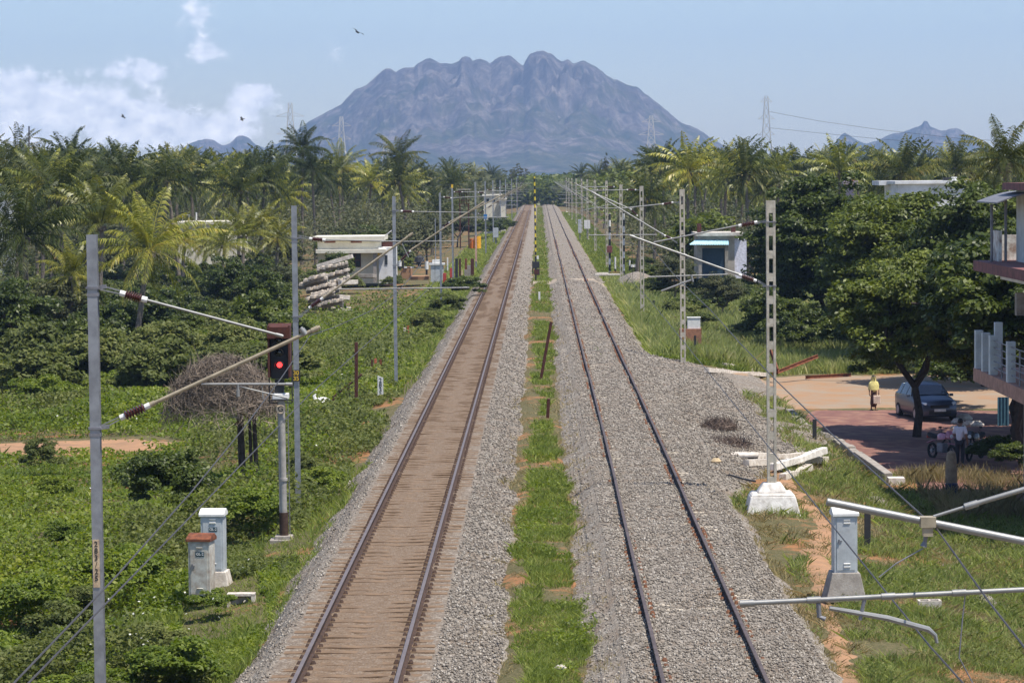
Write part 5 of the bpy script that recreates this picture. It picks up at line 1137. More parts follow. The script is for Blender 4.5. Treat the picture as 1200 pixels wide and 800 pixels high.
# yellow and black banded post between the tracks with its lever frame
q = G(628, 329); Y = q.y; t = thing('banded_post', 'tall yellow and black banded post between the tracks', 'marker post', q); o = q
tp = at(626.3, 207, Y); m_band, ntb, bb = newmat('yellow_black_bands'); tcb = N(ntb, 'ShaderNodeTexCoord'); sb = N(ntb, 'ShaderNodeSeparateXYZ'); ntb.links.new(tcb.outputs['Object'], sb.inputs[0])
def bands(nt, b, period, c1, c2, duty=.5):
    tcb = N(nt, 'ShaderNodeTexCoord'); sb = N(nt, 'ShaderNodeSeparateXYZ'); nt.links.new(tcb.outputs['Object'], sb.inputs[0])
    k = N(nt, 'ShaderNodeMath', _operation='DIVIDE'); nt.links.new(sb.outputs['Z'], k.inputs[0]); k.inputs[1].default_value = period
    fr = N(nt, 'ShaderNodeMath', _operation='FRACT'); nt.links.new(k.outputs[0], fr.inputs[0]); gt = N(nt, 'ShaderNodeMath', _operation='GREATER_THAN'); nt.links.new(fr.outputs[0], gt.inputs[0]); gt.inputs[1].default_value = duty
    mx = N(nt, 'ShaderNodeMix', _data_type='RGBA'); nt.links.new(gt.outputs[0], mx.inputs[0]); mx.inputs[6].default_value = (*c1, 1); mx.inputs[7].default_value = (*c2, 1); nt.links.new(mx.outputs[2], b.inputs['Base Color']); b.inputs['Roughness'].default_value = .6
bands(ntb, bb, .62, (.75, .58, .03), (.03, .03, .03))
z0 = at(627, 300, Y).z - q.z
MB().tube([(0, 0, z0), (tp.x - q.x, 0, tp.z - q.z)], .065, 8).build('post', m_band, t)
MB().tube([(0, 0, -.2), (0, 0, z0)], .07, 8).box((0, 0, z0 - .75), (.62, .4, .55)).box((-.26, 0, z0 - 1.0), (.1, .3, 1.1)).box((.1, -.1, z0 - 1.35), (.45, .4, .5)).build('lever_box', m_black, t)
MB().box((.05, -.2, z0 - 1.35), (.4, .3, .38)).build('gear_case', m_darkrust, t); MB().box((.17, 0, z0 - .12), (.16, .05, .3)).build('plate', m_white, t)
post(632, 342, 353, .14, m_white, 'small white stone marker in the grass between the tracks', name='marker_stone')
# striped posts at the crossing
m_bw, ntb, bb = newmat('black_white_bands'); bands(ntb, bb, 1.15, (.78, .76, .72), (.04, .04, .04))
for px, pt, pb, lab in ((714.5, 250, 325, 'black and white banded post with a red lamp at the crossing'), (731, 249, 332, 'black and white banded post behind the ladder mast at the crossing')):
    q = at(px, pb, 255); tp = at(px, pt, 255); t = thing('banded_post', lab, 'marker post', q); MB().tube([(0, 0, -.3), (tp.x - q.x, 0, tp.z - q.z)], .1, 8).build('post', m_bw, t)
    if px < 720: MB().tube([(0, -.2, at(714, 296, 255).z - q.z), (0, -.2, at(714, 288, 255).z - q.z)], .24, 10).build('lamp', mat('lamp_pink', (.5, .16, .13), .6, bump=0), t)
t = thing('crossing_post', 'short white post with a black foot near the banded posts', 'post', at(721, 320, 262)); MB().tube([(0, 0, .4), (0, 0, 1.5)], .09, 8).build('post', m_white, t); MB().tube([(0, 0, -.2), (0, 0, .4)], .095, 8).build('foot', m_black, t)
t = thing('crossing_post', 'tiny white post beside the two white pots at the crossing', 'post', at(738, 315, 275)); MB().tube([(0, 0, .3), (0, 0, .85)], .08, 8).build('post', m_white, t); MB().tube([(0, 0, -.2), (0, 0, .3)], .085, 8).build('foot', m_black, t)
for i, (px, lab) in enumerate(((741, 'left white-topped dark pot at the crossing'), (744.8, 'right white-topped dark pot at the crossing'))):
    t = thing('painted_pot', lab, 'pot', at(px, 316, 272)); MB().tube([(0, 0, 0), (0, 0, .25)], [.13, .16], 8).build('base', m_black, t); MB().tube([(0, 0, .25), (0, 0, .5)], [.16, .12], 8).build('top', m_white, t)
# gravel heap and bricks
q = at(746, 328, 235); b = MB(); rr_ = np.random.default_rng(3)
b.loft([[Vector((math.cos(a) * k * (1 + .15 * math.sin(3 * a)), math.sin(a) * k * 1.1, z)) for a in np.linspace(0, 6.28, 17)[:-1]] for k, z in ((1.75, -.2), (1.3, .22), (.7, .52), (.15, .68))])
tag(b.build('gravel_heap', m_ballast, None, (0, 0, 0), smooth=True), 'grey heap of gravel by the brick pile at the crossing', 'gravel heap').location = q
q = at(720, 325, 250); b = MB()
for i in range(46): b.box((rr_.uniform(-.45, .45), rr_.uniform(-.4, .4), .06 + .5 * rr_.random() * (1 - .2 * i / 46)), (.22, .11, .1), rz=rr_.random() * 3)
tag(b.build('brick_pile', m_brick, None, (0, 0, 0)), 'loose pile of orange bricks between the banded posts', 'brick pile').location = q
for i, (px, py, w_, lab) in enumerate(((712, 322.5, 2.2, 'whitish slab beside the far white footing'), (715, 331.5, 1.9, 'white slab nearer the footing of the fourth ladder mast'), (706, 321, 1.0, 'short whitish slab closest to the ballast'))):
    q = at(px, py, 240 + i); tag(MB().box((0, 0, .05), (w_, .5, .14)).build('concrete_slab', m_wconc, None, (0, 0, 0), bevel=.02), lab, 'slab').location = q
q = at(811, 384, 150); t = thing('brick_plinth', 'low brick base under the white box beside the second ladder mast', 'brick base', at(809, 398, 150)); MB().box((0, 0, .2), (1.15, .6, .8)).build('brickwork', m_brick, t)
tag(MB().box((0, 0, .32), (.68, .4, .74)).box((0, 0, .71), (.74, .46, .05)).build('white_box', m_white, None, (0, 0, 0), bevel=.01), 'white metal box standing on the brick base', 'equipment box').location = at(813, 387.5, 150)
# far right relay boxes on the masts
for px, pt, pb, Y, lab in ((688, 258, 268, 398, 'white box hanging on a far ladder mast'), (679.5, 257, 273, 400, 'narrow grey cabinet beside the far ladder masts')):
    q = at(px, pb, Y); h = at(px, pt, Y).z - q.z; t = thing('equipment_box', lab, 'equipment box', q)
    MB().box((0, -.3, h / 2), (.85 if px > 685 else .5, .3, h)).build('body', m_white if px > 685 else m_greybox, t, bevel=.02); MB().box((0, -.3, -.9), (.12, .12, 2.0)).build('leg', m_galvd, t)
# ------------------------------------------------------------------ concrete sleepers lying about
SLP = None
def loose_sleeper(p0, p1, lab, group=None, m=None):
    """a concrete sleeper from p0 to p1"""
    p0 = Vector(p0); p1 = Vector(p1); c = (p0 + p1) / 2; b = MB(); d = (p1 - p0); L_ = d.length; d.normalize(); sd = d.cross(Vector((0, 0, 1))).normalized(); u = sd.cross(d)
    pr = lambda w0, w1, h: [(-w0, 0), (w0, 0), (w1, h), (-w1, h)]
    rings = []
    for t_, h in ((0, .21), (.3, .20), (.42, .16), (.58, .16), (.7, .20), (1, .21)):
        q = p0 + d * L_ * t_ - c; rings.append([q + sd * x + u * z for x, z in pr(.13, .1, h)])
    b.loft(rings)
    for t_ in (.15, .25, .75, .85): b.box(p0 + d * L_ * t_ - c + u * .22, (.05, .09, .06))
    o = b.build('concrete_sleeper', m or m_wconc, None, (0, 0, 0), bevel=.008); o.location = c; return tag(o, lab, 'sleeper', group)
def gp(px, py, dz=.0): q = G(px, py); q.z = gzf(q.x, q.y) + dz; return q
def sl_px(a, b, Y, lab, zoff=0, **k): p0 = G2(a[0], a[1] + 5, zoff); p1 = G2(b[0], b[1] + 5, zoff + k.pop('lift', 0)); loose_sleeper(p0, p1, lab, **k)
sl_px((828, 431), (899, 436.5), (139, 136), 'long concrete sleeper lying on the gravel edge behind the nearest concrete mast')
sl_px((848, 425), (908, 434), (141, 137), 'bright concrete sleeper leaning over the one behind the nearest concrete mast')
sl_px((874, 541), (968, 537), (93.5, 94), 'grey concrete sleeper lying flat among stones near the black post')
sl_px((878, 533), (960, 531.5), (97, 97.5), 'dusty concrete sleeper farther back beside the black post')
sl_px((906, 546), (966, 526), (90.5, 91.3), 'bright white concrete sleeper tilted over the flat ones', .12, m=m_lime, lift=.25)
sl_px((917, 558), (949, 546), (88.5, 89.5), 'half buried grey sleeper under the tilted white one')
for a, c, Y, lab in (((905, 436), (958, 415), (139, 141), 'rusty rail leaning up out of the tall grass'), ((944, 440), (997, 437), (141, 142), 'rusty rail lying flat at the edge of the dirt road'), ((903, 407), (912, 432), (141, 139), 'short dark rail end sticking up by the concrete mast')):
    p0 = at(*a, Y[0]); p1 = at(*c, Y[1]); b = MB(); b.extr([(x, z) for x, z in rail_profile()], (0, 0, 0), p1 - p0, (p1 - p0).cross(Vector((0, 0, 1))).normalized(), (p1 - p0).cross(Vector((0, 0, 1))).normalized().cross((p1 - p0).normalized()))
    o = b.build('scrap_rail', m_rust, None, (0, 0, 0)); o.location = p0; tag(o, lab, 'scrap rail')
q = G2(858, 534); tag(MB().box((0, 0, .04), (1.7, .9, .1), rz=-.1).build('concrete_slab', m_wconc, None, (0, 0, 0), bevel=.03), 'flat pale slab set in the gravel below the twig piles', 'slab').location = q
q = G2(839, 543); tag(MB().loft([[Vector((math.cos(a) * k, math.sin(a) * k * .8, z)) for a in np.linspace(0, 6.28, 8)[:-1]] for k, z in ((.13, 0), (.17, .08), (.09, .17))]).build('yellow_stone', mat('yellow_stone', (.6, .46, .28), .9, bump=.3), None, (0, 0, 0)), 'single yellowish stone beside the pale slab', 'stone').location = q
q = G(657, 785); tag(MB().loft([[Vector((math.cos(a) * k, math.sin(a) * k * .8, z)) for a in np.linspace(0, 6.28, 8)[:-1]] for k, z in ((.1, 0), (.12, .05), (.06, .1))]).build('pale_stone', m_wconc, None, (0, 0, 0)), 'single pale stone in the grass strip at the bottom', 'stone').location = q
q = G2(862, 565); tag(MB().tube([(-.5, .9, .12), (-.1, .5, .16), (.2, .1, .1), (.55, -.5, .08)], .03, 6).build('loose_cable', m_black, None, (0, 0, 0)), 'black cable lying on the gravel left of the big white footing', 'cable').location = q
m_stack = mat('stack_concrete', (.46, .40, .33), .95, col2=(.27, .23, .19), scale=3, bump=.3)
# stacks by the cream building
rows = [(351, 336, 384, 327, 8, 214), (359, 341, 392, 334, 8, 212), (364, 347, 398, 339, 9, 210), (360, 352, 392, 342.5, 9, 208), (372, 317, 408, 309, 9, 222), (378, 326, 408, 318, 8, 219), (386, 333, 410, 326, 6, 217), (356, 331, 380, 323, 6, 213), (374, 359, 402, 352, 7, 207)]
for ri, (x0, y0, x1, y1, n, Y) in enumerate(rows):
    base = at(x0, y0, Y); end = at(x1, y1, Y)
    tag(MB().beam((0, 0, -.12), (end - base) + Vector((0, 0, -.12)), .3, .22).build('stack_bearer', m_gconc, None, (0, 0, 0)), 'concrete bearer under sleeper row %s of the stack by the cream building' % ['one', 'two', 'three', 'four', 'five', 'six', 'seven', 'eight', 'nine'][ri], 'bearer').location = base
    for k in range(n):
        p = base.lerp(end, (k + .5) / n); p.z += .0
        jx, jz = rr_.uniform(-.12, .12), rr_.uniform(-.05, .07); loose_sleeper(p + Vector((jx, -1.1 + jx, jz)), p + Vector((-jx, 1.1, jz)), 'weathered concrete sleeper in the stacked rows left of the cream building', 'stacked concrete sleepers by the cream building', m_stack)
p0 = at(372, 312, 224); p1 = at(413, 300, 224); t = MB().beam((0, 0, 0), p1 - p0, 1.4, .3).build('concrete_slab', m_wconc, None, (0, 0, 0)); t.location = p0; tag(t, 'long pale slab lying on top of the sleeper stack', 'slab')
for i, (px, py, w_) in enumerate(((390, 358, 1.6), (398, 364, 1.5), (383, 352, 1.4), (400, 350, 1.2), (430, 325, 1.6), (408, 333, 1.3))):
    o = MB().box((0, 0, .12), (w_, .9, .34), rz=i * .7, rx=.1).build('concrete_rubble', m_wconc if i % 2 else m_gconc, None, (0, 0, 0), bevel=.03); o.location = at(px, py, 209 + (i == 4) * 50); tag(o, 'broken concrete piece at the foot of the sleeper stacks', 'rubble', 'broken concrete by the sleeper stacks')
# ------------------------------------------------------------------ buildings
m_cream_w = mat('cream_wall', (.72, .68, .56), .9, col2=(.62, .57, .46), scale=.8, bump=.1); m_white_w = mat('white_wall', (.74, .74, .74), .9, col2=(.58, .57, .55), scale=.8, bump=.1)
m_glass = mat('dark_window', (.03, .035, .045), .2, bump=0, spec=.6); m_roofg = mat('roof_grey', (.42, .38, .33), .95, col2=(.28, .24, .2), scale=1, bump=.2)
def bpx(px, py, Y): return at(px, py, Y)
def slabpx(b, x0, y0, x1, y1, Y, d, dz=0):
    a = at(x0, y0, Y); c = at(x1, y1, Y); b.box(((a.x + c.x) / 2, Y + d / 2, (a.z + c.z) / 2), (abs(c.x - a.x), d, abs(a.z - c.z))); return b
Y = 262; o = at(410, 330, Y); t = thing('cream_building', 'small cream flat-roofed railway building beyond the sleeper stacks', 'building', o)
b = MB(); slabpx(b, 372, 282, 446, 332, Y, 6); b.build('wall', m_cream_w, t, o=o)
b = MB(); slabpx(b, 443.5, 290, 462, 332, Y - .4, 6.1); b.build('side_wall', m_white_w, t, o=o)
b = MB(); slabpx(b, 366, 277.6, 450, 281.6, Y - .5, 7); r_ = b.build('roof', m_cream_w, t, o=o)
b = MB(); slabpx(b, 370, 293, 452, 296.2, Y - 1.3, 1.3); b.build('canopy', m_cream_w, t, o=o)
b = MB(); slabpx(b, 437, 296.5, 441.5, 331, Y - 1.0, .3); b.build('pillar', m_gconc, t, o=o)
b = MB(); slabpx(b, 410.5, 297, 422.5, 313, Y - .06, .05); wn = b.build('window', m_glass, t, o=o)
b = MB(); 
for x_ in (410.5, 416.5, 422.5): slabpx(b, x_ - .5, 297, x_ + .5, 313, Y - .1, .04)
slabpx(b, 410.5, 304.5, 422.5, 305.5, Y - .11, .04); b.build('frame', m_darkrust, wn, o=o)
for x0, x1 in ((380, 393), (411, 424)): b = MB(); slabpx(b, x0, 282.2, x1, 284.4, Y - .05, .04); b.build('ventilator', m_rust, t, o=o)
b = MB(); slabpx(b, 451, 299, 454.2, 310, Y - .45, .04); b.build('window', m_glass, t, o=o)
b = MB(); slabpx(b, 442.5, 296.5, 446, 299.5, Y - .6, .1); b.build('notice', m_yel, t, o=o)
b = MB(); slabpx(b, 447, 283.5, 462, 289, Y + 1, .1); b.build('roof_grille', m_darkrust, t, o=o)
MB().tube([at(448, 279, Y) , at(459, 270, Y)], .05, 6).build('pipe', m_white, t, o=o)
# grey relay kiosk and things round it
Y = 258; o = at(513, 331, Y); t = thing('relay_kiosk', 'grey relay kiosk with a white roof beside the thin masts', 'equipment kiosk', o)
b = MB(); slabpx(b, 504.5, 310.5, 519.5, 331, Y, 1.0); b.build('body', m_greybox, t, o=o, bevel=.02); b = MB(); slabpx(b, 503, 308.5, 521, 310.5, Y - .1, 1.2); b.build('roof', m_white, t, o=o); b = MB(); slabpx(b, 506.5, 304.5, 516, 308.5, Y + .1, .8); b.build('cap', m_white, t, o=o)
b = MB(); slabpx(b, 509.5, 256, 511, 305, Y + .6, .12); b.build('aerial_pole', m_galv, t, o=o)
o_ = at(475, 328, Y); t = thing('loading_ramp', 'orange-brown earth ramp with a low white and black rail by the cream building', 'ramp', o_)
b = MB(); a = at(467, 328, Y); c = at(481, 314, Y)
b.add([(a.x, Y, a.z), (c.x, Y, a.z), (c.x, Y, c.z), (a.x + .35, Y, c.z), (a.x, Y + 4, a.z), (c.x, Y + 4, a.z), (c.x, Y + 4, c.z), (a.x + .35, Y + 4, c.z)], [(0, 1, 2, 3), (7, 6, 5, 4), (0, 3, 7, 4), (1, 5, 6, 2), (3, 2, 6, 7)]); b.build('ramp_block', m_dirt, t, o=o_)
b = MB(); slabpx(b, 481, 324, 502, 328, Y + .5, 3); b.build('platform', m_dirt, t, o=o_)
for i, x_ in enumerate((473, 481, 489.5)): b = MB(); slabpx(b, x_, 312.4, x_ + 4, 314.2, Y - .1, .2); b.build('rail_block', m_white, t, o=o_)
b = MB(); slabpx(b, 470, 313, 498, 314, Y, .15); b.build('rail_bar', m_black, t, o=o_)
for i, (px, pt, pb, w_, lab) in enumerate(((491.5, 299, 312, .5, 'dark lamp-shaped fitting on the ramp rail'), (468.5, 306, 316, .24, 'small white-topped stand left of the ramp'), (500, 306, 322, .24, 'small dark stand with a white top by the kiosk'), (472.5, 305, 314, .22, 'thin black stand above the ramp'))):
    q = at(px, pb, Y - .2); h = at(px, pt, Y).z - q.z; t = thing('crossing_stand', lab, 'stand', q)
    MB().tube([(0, 0, 0), (0, 0, h * .35), (0, 0, h * .4), (0, 0, h * .8), (0, 0, h)], [w_ * .3, w_ * .3, w_, w_ * .8, w_ * .1] if i == 0 else [w_ * .4] * 5, 10).build('stem', m_black, t)
    if i in (1, 2): MB().tube([(0, 0, h * .4), (0, 0, h)], w_ * .75, 8).build('top', m_white, t)
for i, (px, pt, pb, w_, mm, lab) in enumerate(((528.5, 314, 330, .22, m_red, 'red and white stake just right of the kiosk'), (524.5, 302, 313, .12, m_white, 'white stake above the red one by the kiosk'), (521, 320, 328, .3, m_red, 'low red board at the foot of the kiosk'), (535, 303, 326, .25, m_black, 'black stake with a white cap behind the yellow-tipped mast'), (539, 303, 322, .18, m_darkrust, 'dark brown stake right of the black stake'), (541.5, 317, 328, .12, m_cream, 'cream stake right of the brown one'), (546, 303, 312, .2, m_rust, 'orange-brown stake below the orange barrel'), (553.5, 303, 320, .3, m_darkrust, 'dark brown stump beside the ballast edge at the crossing'), (550, 311, 325, .4, m_gconc, 'grey stone post leaning at the crossing'), (546, 316, 324, .3, m_gconc, 'second grey stone leaning at the crossing'))):
    post(px, pt, pb, w_, mm, lab, name='crossing_stake', Y=250 + i)
for px, pt, pb, w_, mm, lab in ((484.5, 375, 388, .17, m_red, 'dull red stake with a cream foot in the weeds'), (474, 384, 397, .15, m_wconc, 'white stake striped with red among weeds'), (478, 382, 398, .13, m_red, 'red stake next to the striped white one')): post(px, pt, pb, w_, mm, lab, name='marker_stake')
q = at(558, 291, 292); t = thing('barrel', 'orange and yellow barrel at the foot of a far steel mast', 'barrel', q)
MB().tube([(.15, 0, 0), (.15, 0, 1.25)], .36, 12).build('drum', mat('orange_yellow', (.85, .42, .02), .6, bump=0), t); MB().tube([(-.42, .1, 0), (-.42, .1, 1.0)], .25, 12).build('drum', mat('orange_red', (.6, .17, .03), .6, bump=0), t)
q = at(544, 241, 330); t = thing('wooden_rack', 'brown slatted rack standing among trees behind the thin masts', 'rack', q); b = MB()
for i in range(5): b.box((-.55 + i * .28, 0, .9), (.07, .07, 1.9))
for i in range(5): b.box((0, -.06, .25 + i * .36), (1.25, .05, .06))
b.build('slats', m_darkrust, t); MB().box((0, 0, 1.9), (1.5, .6, .1)).build('top', m_roofg, t); MB().box((-.5, 0, -2.4), (.15, .15, 5.2)).box((.5, 0, -2.4), (.15, .15, 5.2)).build('leg', m_darkrust, t)
q = at(581, 277, 380); t = thing('equipment_box', 'small grey cabinet on a leg left of the far ballast edge', 'equipment box', q); MB().box((0, 0, .5), (.7, .5, 1.3)).build('body', m_greybox, t); MB().box((0, 0, -.5), (.2, .2, 1.0)).build('leg', m_galvd, t)
# far buildings
def simple_building(px0, px1, pyt, pyb, Y, d, mw, lab, wins=(), roofh=.25, name='far_building', mr=None):
    a = at(px0, pyb, Y); c = at(px1, pyt, Y); zg = gzf(0, Y) - 1.8; o = ((a.x + c.x) / 2, Y, zg); t = thing(name, lab, 'building', o)
    MB().box(((a.x + c.x) / 2, Y + d / 2, (zg + c.z) / 2), (c.x - a.x, d, c.z - zg)).build('wall', mw, t, o=o)
    MB().box(((a.x + c.x) / 2, Y + d / 2, c.z + roofh / 2), (c.x - a.x + .5, d + .5, roofh)).build('roof', mr or mw, t, o=o)
    for (x0, y0, x1, y1) in wins: b = MB(); slabpx(b, x0, y0, x1, y1, Y - .04, .06); b.build('window', m_glass, t, o=o)
    return t
simple_building(567, 586, 229.5, 242, 470, 6, m_cream_w, 'distant cream flat-roofed building left of the far left track', ((570, 233, 573, 237), (577, 233, 580, 237)))
simple_building(586, 592, 234, 246, 468, 3, m_cream_w, 'yellowish low annex beside the distant cream building')
t = simple_building(208, 280, 262.5, 280, 262, 8, m_cream_w, 'pale building parapet showing between palms at left', (), name='parapet_building')
MB().tube([at(230, 262, 262), at(230, 249, 262)], .08, 8).build('pipe', m_white, t, o=t.location); b = MB(); 
for x_ in (214, 221.5): b.tube([at(x_, 261, 263), at(x_, 252, 263)], .04, 6)
b.tube([at(214, 252, 263), at(221.5, 252, 263)], .04, 6); b.build('railing', m_galv, t, o=t.location)
simple_building(-8, 10, 215, 235, 300, 6, m_greybox, 'bluish grey roof corner at the left picture edge', (), name='roof_house')
t = simple_building(1052, 1130, 215, 232, 235, 9, m_white_w, 'white flat-roofed building above the dark trees at right', (), name='white_building')
MB().tube([at(1111, 214.5, 238), at(1111, 208, 238)], .45, 14).build('water_tank', m_black, t, o=t.location); b = MB(); slabpx(b, 1116, 207.5, 1121.5, 215, 237, .6); b.build('roof_block', m_white_w, t, o=t.location)
b = MB(); slabpx(b, 1030, 212, 1053, 217, 240, 5); b.build('wing', m_white_w, t, o=t.location)
t = simple_building(992, 1001, 216, 232, 200, .6, mat('lilac_wall', (.42, .33, .38), .9, bump=.1), 'small lilac tower with orange top poking out of the dark tree', (), name='shrine_tower')
MB().box(tuple(at(996.5, 211, 200.3)), (.55, .5, .5)).box(tuple(at(996.5, 206.5, 200.3)), (.3, .3, .35)).build('finial', m_rust, t, o=t.location)
# blue awning shed
Y = 238; o = at(845, 325, Y); t = thing('awning_shed', 'low concrete shed with a pale blue corrugated awning right of the line', 'building', o)
b = MB(); slabpx(b, 817, 276, 861, 326, Y, 5); b.build('wall', m_roofg, t, o=o); b = MB(); slabpx(b, 860.5, 281, 875, 326, Y + .3, 4.8); b.build('side_wall', mat('lilac_white', (.72, .71, .80), .9, bump=.1), t, o=o)
b = MB(); slabpx(b, 815, 273, 871, 276.2, Y - .5, 6); b.build('roof', mat('roof_pale', (.58, .54, .47), .95, col2=(.4, .35, .3), scale=1.5, bump=.2), t, o=o)
b = MB(); a = at(816, 281, Y - .05); c = at(854, 281, Y - .05); a2 = at(808, 286.5, Y - 1.6); c2 = at(854, 286.5, Y - 1.6); n = 46; top = []; bot = []
for i in range(n + 1):
    f = i / n; wv = .035 * math.cos(i * math.pi); top.append(a.lerp(c, f) + Vector((0, 0, wv))); bot.append(a2.lerp(c2, f) + Vector((0, 0, wv)))
vs = top + bot + [v - Vector((0, 0, .03)) for v in top] + [v - Vector((0, 0, .03)) for v in bot]; k = n + 1
b.add(vs, [(i, i + 1, k + i + 1, k + i) for i in range(n)] + [(2 * k + i, 3 * k + i, 3 * k + i + 1, 2 * k + i + 1) for i in range(n)] + [(k + i, k + i + 1, 3 * k + i + 1, 3 * k + i) for i in range(n)])
b.build('awning', mat('awning_blue', (.42, .66, .74), .5, var=.12, scale=2, bump=.02), t, o=o)
b = MB(); slabpx(b, 823, 291, 849, 326, Y - .06, .05); sh_ = b.build('shutter', mat('shutter_blue', (.025, .055, .09), .6, bump=.1), t, o=o)
for x_ in (820.5, 851.5): b = MB(); slabpx(b, x_ - 2, 286.5, x_ + 2, 326, Y - 1.2 if x_ < 830 else Y - .2, .35); b.build('pillar', m_gconc, t, o=o)
for x_, lab in ((819.5, 'left'), (859.5, 'right')): b = MB(); slabpx(b, x_ - 2.5, 262 if x_ < 830 else 264, x_ + 2.5, 273, Y + 1, .5); b.build('column_stub', m_darkrust, t, o=o)
m_pyl = mat('tower_zinc', (.55, .56, .57), .6, var=.1, scale=.3, bump=0)
# ------------------------------------------------------------------ transmission towers
def pylon(px, pyt, Y, H, lab, bw=6.0, arms=(.97, .86, .75), aw=5.5):
    tp = at(px, pyt, Y); t = thing('transmission_tower', lab, 'transmission tower', (tp.x, Y, tp.z - H)); b = MB(); o = Vector((0, 0, 0)); r = .17 * Y / 900
    def hw(f): return bw / 2 * (1 - f) ** 1.0 * (1 if f < .62 else 1) + .55 if f < .62 else bw / 2 * .38 * (1 - (f - .62) / .38 * .75) + .25
    lv = [0, .16, .3, .42, .52, .62, .7, .78, .86, .93, 1]
    for a, c in zip(lv, lv[1:]):
        wa, wc = hw(a), hw(c)
        for sx, sy in ((-1, -1), (1, -1), (1, 1), (-1, 1)):
            b.beam((sx * wa, sy * wa, a * H), (sx * wc, sy * wc, c * H), r, r)
            nx_, ny_ = (-sy, sx) if True else (0, 0)
            b.beam((sx * wa, sy * wa, a * H), (nx_ * wc, ny_ * wc, c * H), r * .6, r * .6); b.beam((sx * wc, sy * wc, c * H), (nx_ * wc, ny_ * wc, c * H), r * .6, r * .6); b.beam((nx_ * wa, ny_ * wa, a * H), (sx * wc, sy * wc, c * H), r * .6, r * .6)
    b.build('tower', m_pyl, t)
    for f in arms:
        c = MB(); w_ = hw(f); z = f * H
        for s in (-1, 1):
            for dz in (0, 1.2): c.beam((s * w_, 0, z + dz), (s * aw * (1 - .3 * (f > .9)), 0, z), r * .8, r * .8)
        c.build('cross_arm', m_pyl, t)
    return t
pylon(898, 113, 900, 36, 'tallest lattice transmission tower right of the mountain', 5.5, (.95, .80, .66), 2.6)
pylon(763, 136, 1000, 30, 'transmission tower in front of the right foot of the mountain', 6.5, (.93, .78, .62), 4.5); pylon(340, 121, 850, 33, 'transmission tower on the left skyline before the mountain slope', 5.5, (.88, .72), 4.2)
pylon(400, 137, 950, 30, 'transmission tower between the left tower and the tallest left palm', 5, (.9, .75), 3.2); pylon(452, 160, 1000, 23, 'small tower tip left of the tall lone palm', 5, (.85,), 2.5)
wire('power_line', [at(902, 131, 900), at(960, 142, 880), at(1030, 152, 860), at(1130, 163, 840), at(1230, 168, 820)], .05, 'upper power line running right from the tallest tower')
wire('power_line', [at(902, 150, 900), at(960, 156, 880), at(1030, 163, 860), at(1110, 169, 840)], .05, 'lower power line running right from the tallest tower')
wire('thin_aerial', [at(34, 188, 320), at(34, 148, 320)], .08, 'thin aerial mast above the far left palms', 'aerial')
# ------------------------------------------------------------------ birds
def bird(px, py, Y, rz, lab, s=1.0):
    q = at(px, py, Y); b = MB(); b.tube([(0, -.3 * s, 0), (0, -.15 * s, 0), (0, .1 * s, 0), (0, .35 * s, 0)], [.01, .09 * s, .07 * s, .02], 8)
    for k in (-1, 1): b.add([(k * .04, -.14 * s, .02), (k * .45 * s, -.2 * s, .14 * s), (k * .85 * s, .0, .06 * s), (k * .42 * s, .06 * s, .12 * s), (k * .04, .1 * s, .02), (k * .42 * s, -.08 * s, .10 * s)], [(0, 1, 5), (1, 2, 5), (2, 3, 5), (3, 4, 5), (4, 0, 5)])
    o = b.build('bird', m_black, None, (0, 0, 0)); o.location = q; o.rotation_euler = (.3, .4, rz); tag(o, lab, 'bird')
bird(419, 38, 260, .8, 'dark bird gliding above the left shoulder of the mountain'); bird(144, 137, 300, 1.4, 'dark bird in front of the left cloud bank', .8); bird(284, 140, 280, -1.3, 'dark bird between cloud and small hill', .8)
# ------------------------------------------------------------------ low wall
P = [G(925, 489), G(945, 507), G(978, 522), G(1005, 540), G(1022, 552), G(1041, 566)]
b = MB(); b2 = MB()
for i in range(len(P) - 1):
    a, c = P[i], P[i + 1]; 
    for k in range(7):
        p0 = a.lerp(c, k / 7); p1 = a.lerp(c, (k + .96) / 7); h = .22 + .1 * rr_.random() if i < 3 else .3; w_ = .3 + .1 * rr_.random() if i < 3 else .3
        b.beam(p0 + Vector((0, 0, h / 2 - .05)), p1 + Vector((0, 0, h / 2 - .05)), w_, h + .2)
tag(b.build('low_stone_wall', m_gconc, None, (0, 0, 0), bevel=.03), 'low broken stone edging between grass and red paving', 'low wall')
q = G(1050, 568); tag(MB().box((0, 0, .1), (.55, .5, .32)).build('white_block', m_lime, None, (0, 0, 0), bevel=.01), 'white painted block ending the low stone edging', 'concrete block').location = q
# ------------------------------------------------------------------ two-storey building at the right edge
BXW = 13.82; Y1 = 90.0; Y0_ = 77.5
o = (BXW + 6, 84, -2); t = thing('shop_building', 'two-storey balcony building at the right edge with maroon slab edges', 'building', o)
def zb(py, Y=90): return at(1140, py, Y).z
m_slab = mat('maroon_slab', (.22, .085, .08), .8, col2=(.13, .06, .055), scale=3, bump=.2); m_soff = mat('pinkish_slab', (.42, .24, .18), .85, col2=(.30, .17, .13), scale=3, bump=.15); m_bluew = mat('pale_blue_wall', (.56, .60, .60), .85, col2=(.45, .48, .48), scale=1.5, bump=.1)
m_pan = mat('stained_white', (.72, .74, .70), .85, col2=(.35, .25, .20), scale=3.2, bump=.1); m_shadew = mat('shaded_wall', (.10, .09, .085), .9, bump=.1)  # shaded_wall: wall colour darkened to paint in the gloom under the balcony
zu = zb(305); zl = zb(431)
MB().box((BXW + 7, (Y0_ + Y1) / 2, zu - .16), (14, Y1 - Y0_, .32)).build('upper_slab', m_slab, t, o=o)
MB().box((BXW + 7.25, (Y0_ + Y1) / 2 - .3, zu - .45), (13, Y1 - Y0_ - .8, .26)).build('upper_beam', m_white_w, t, o=o)
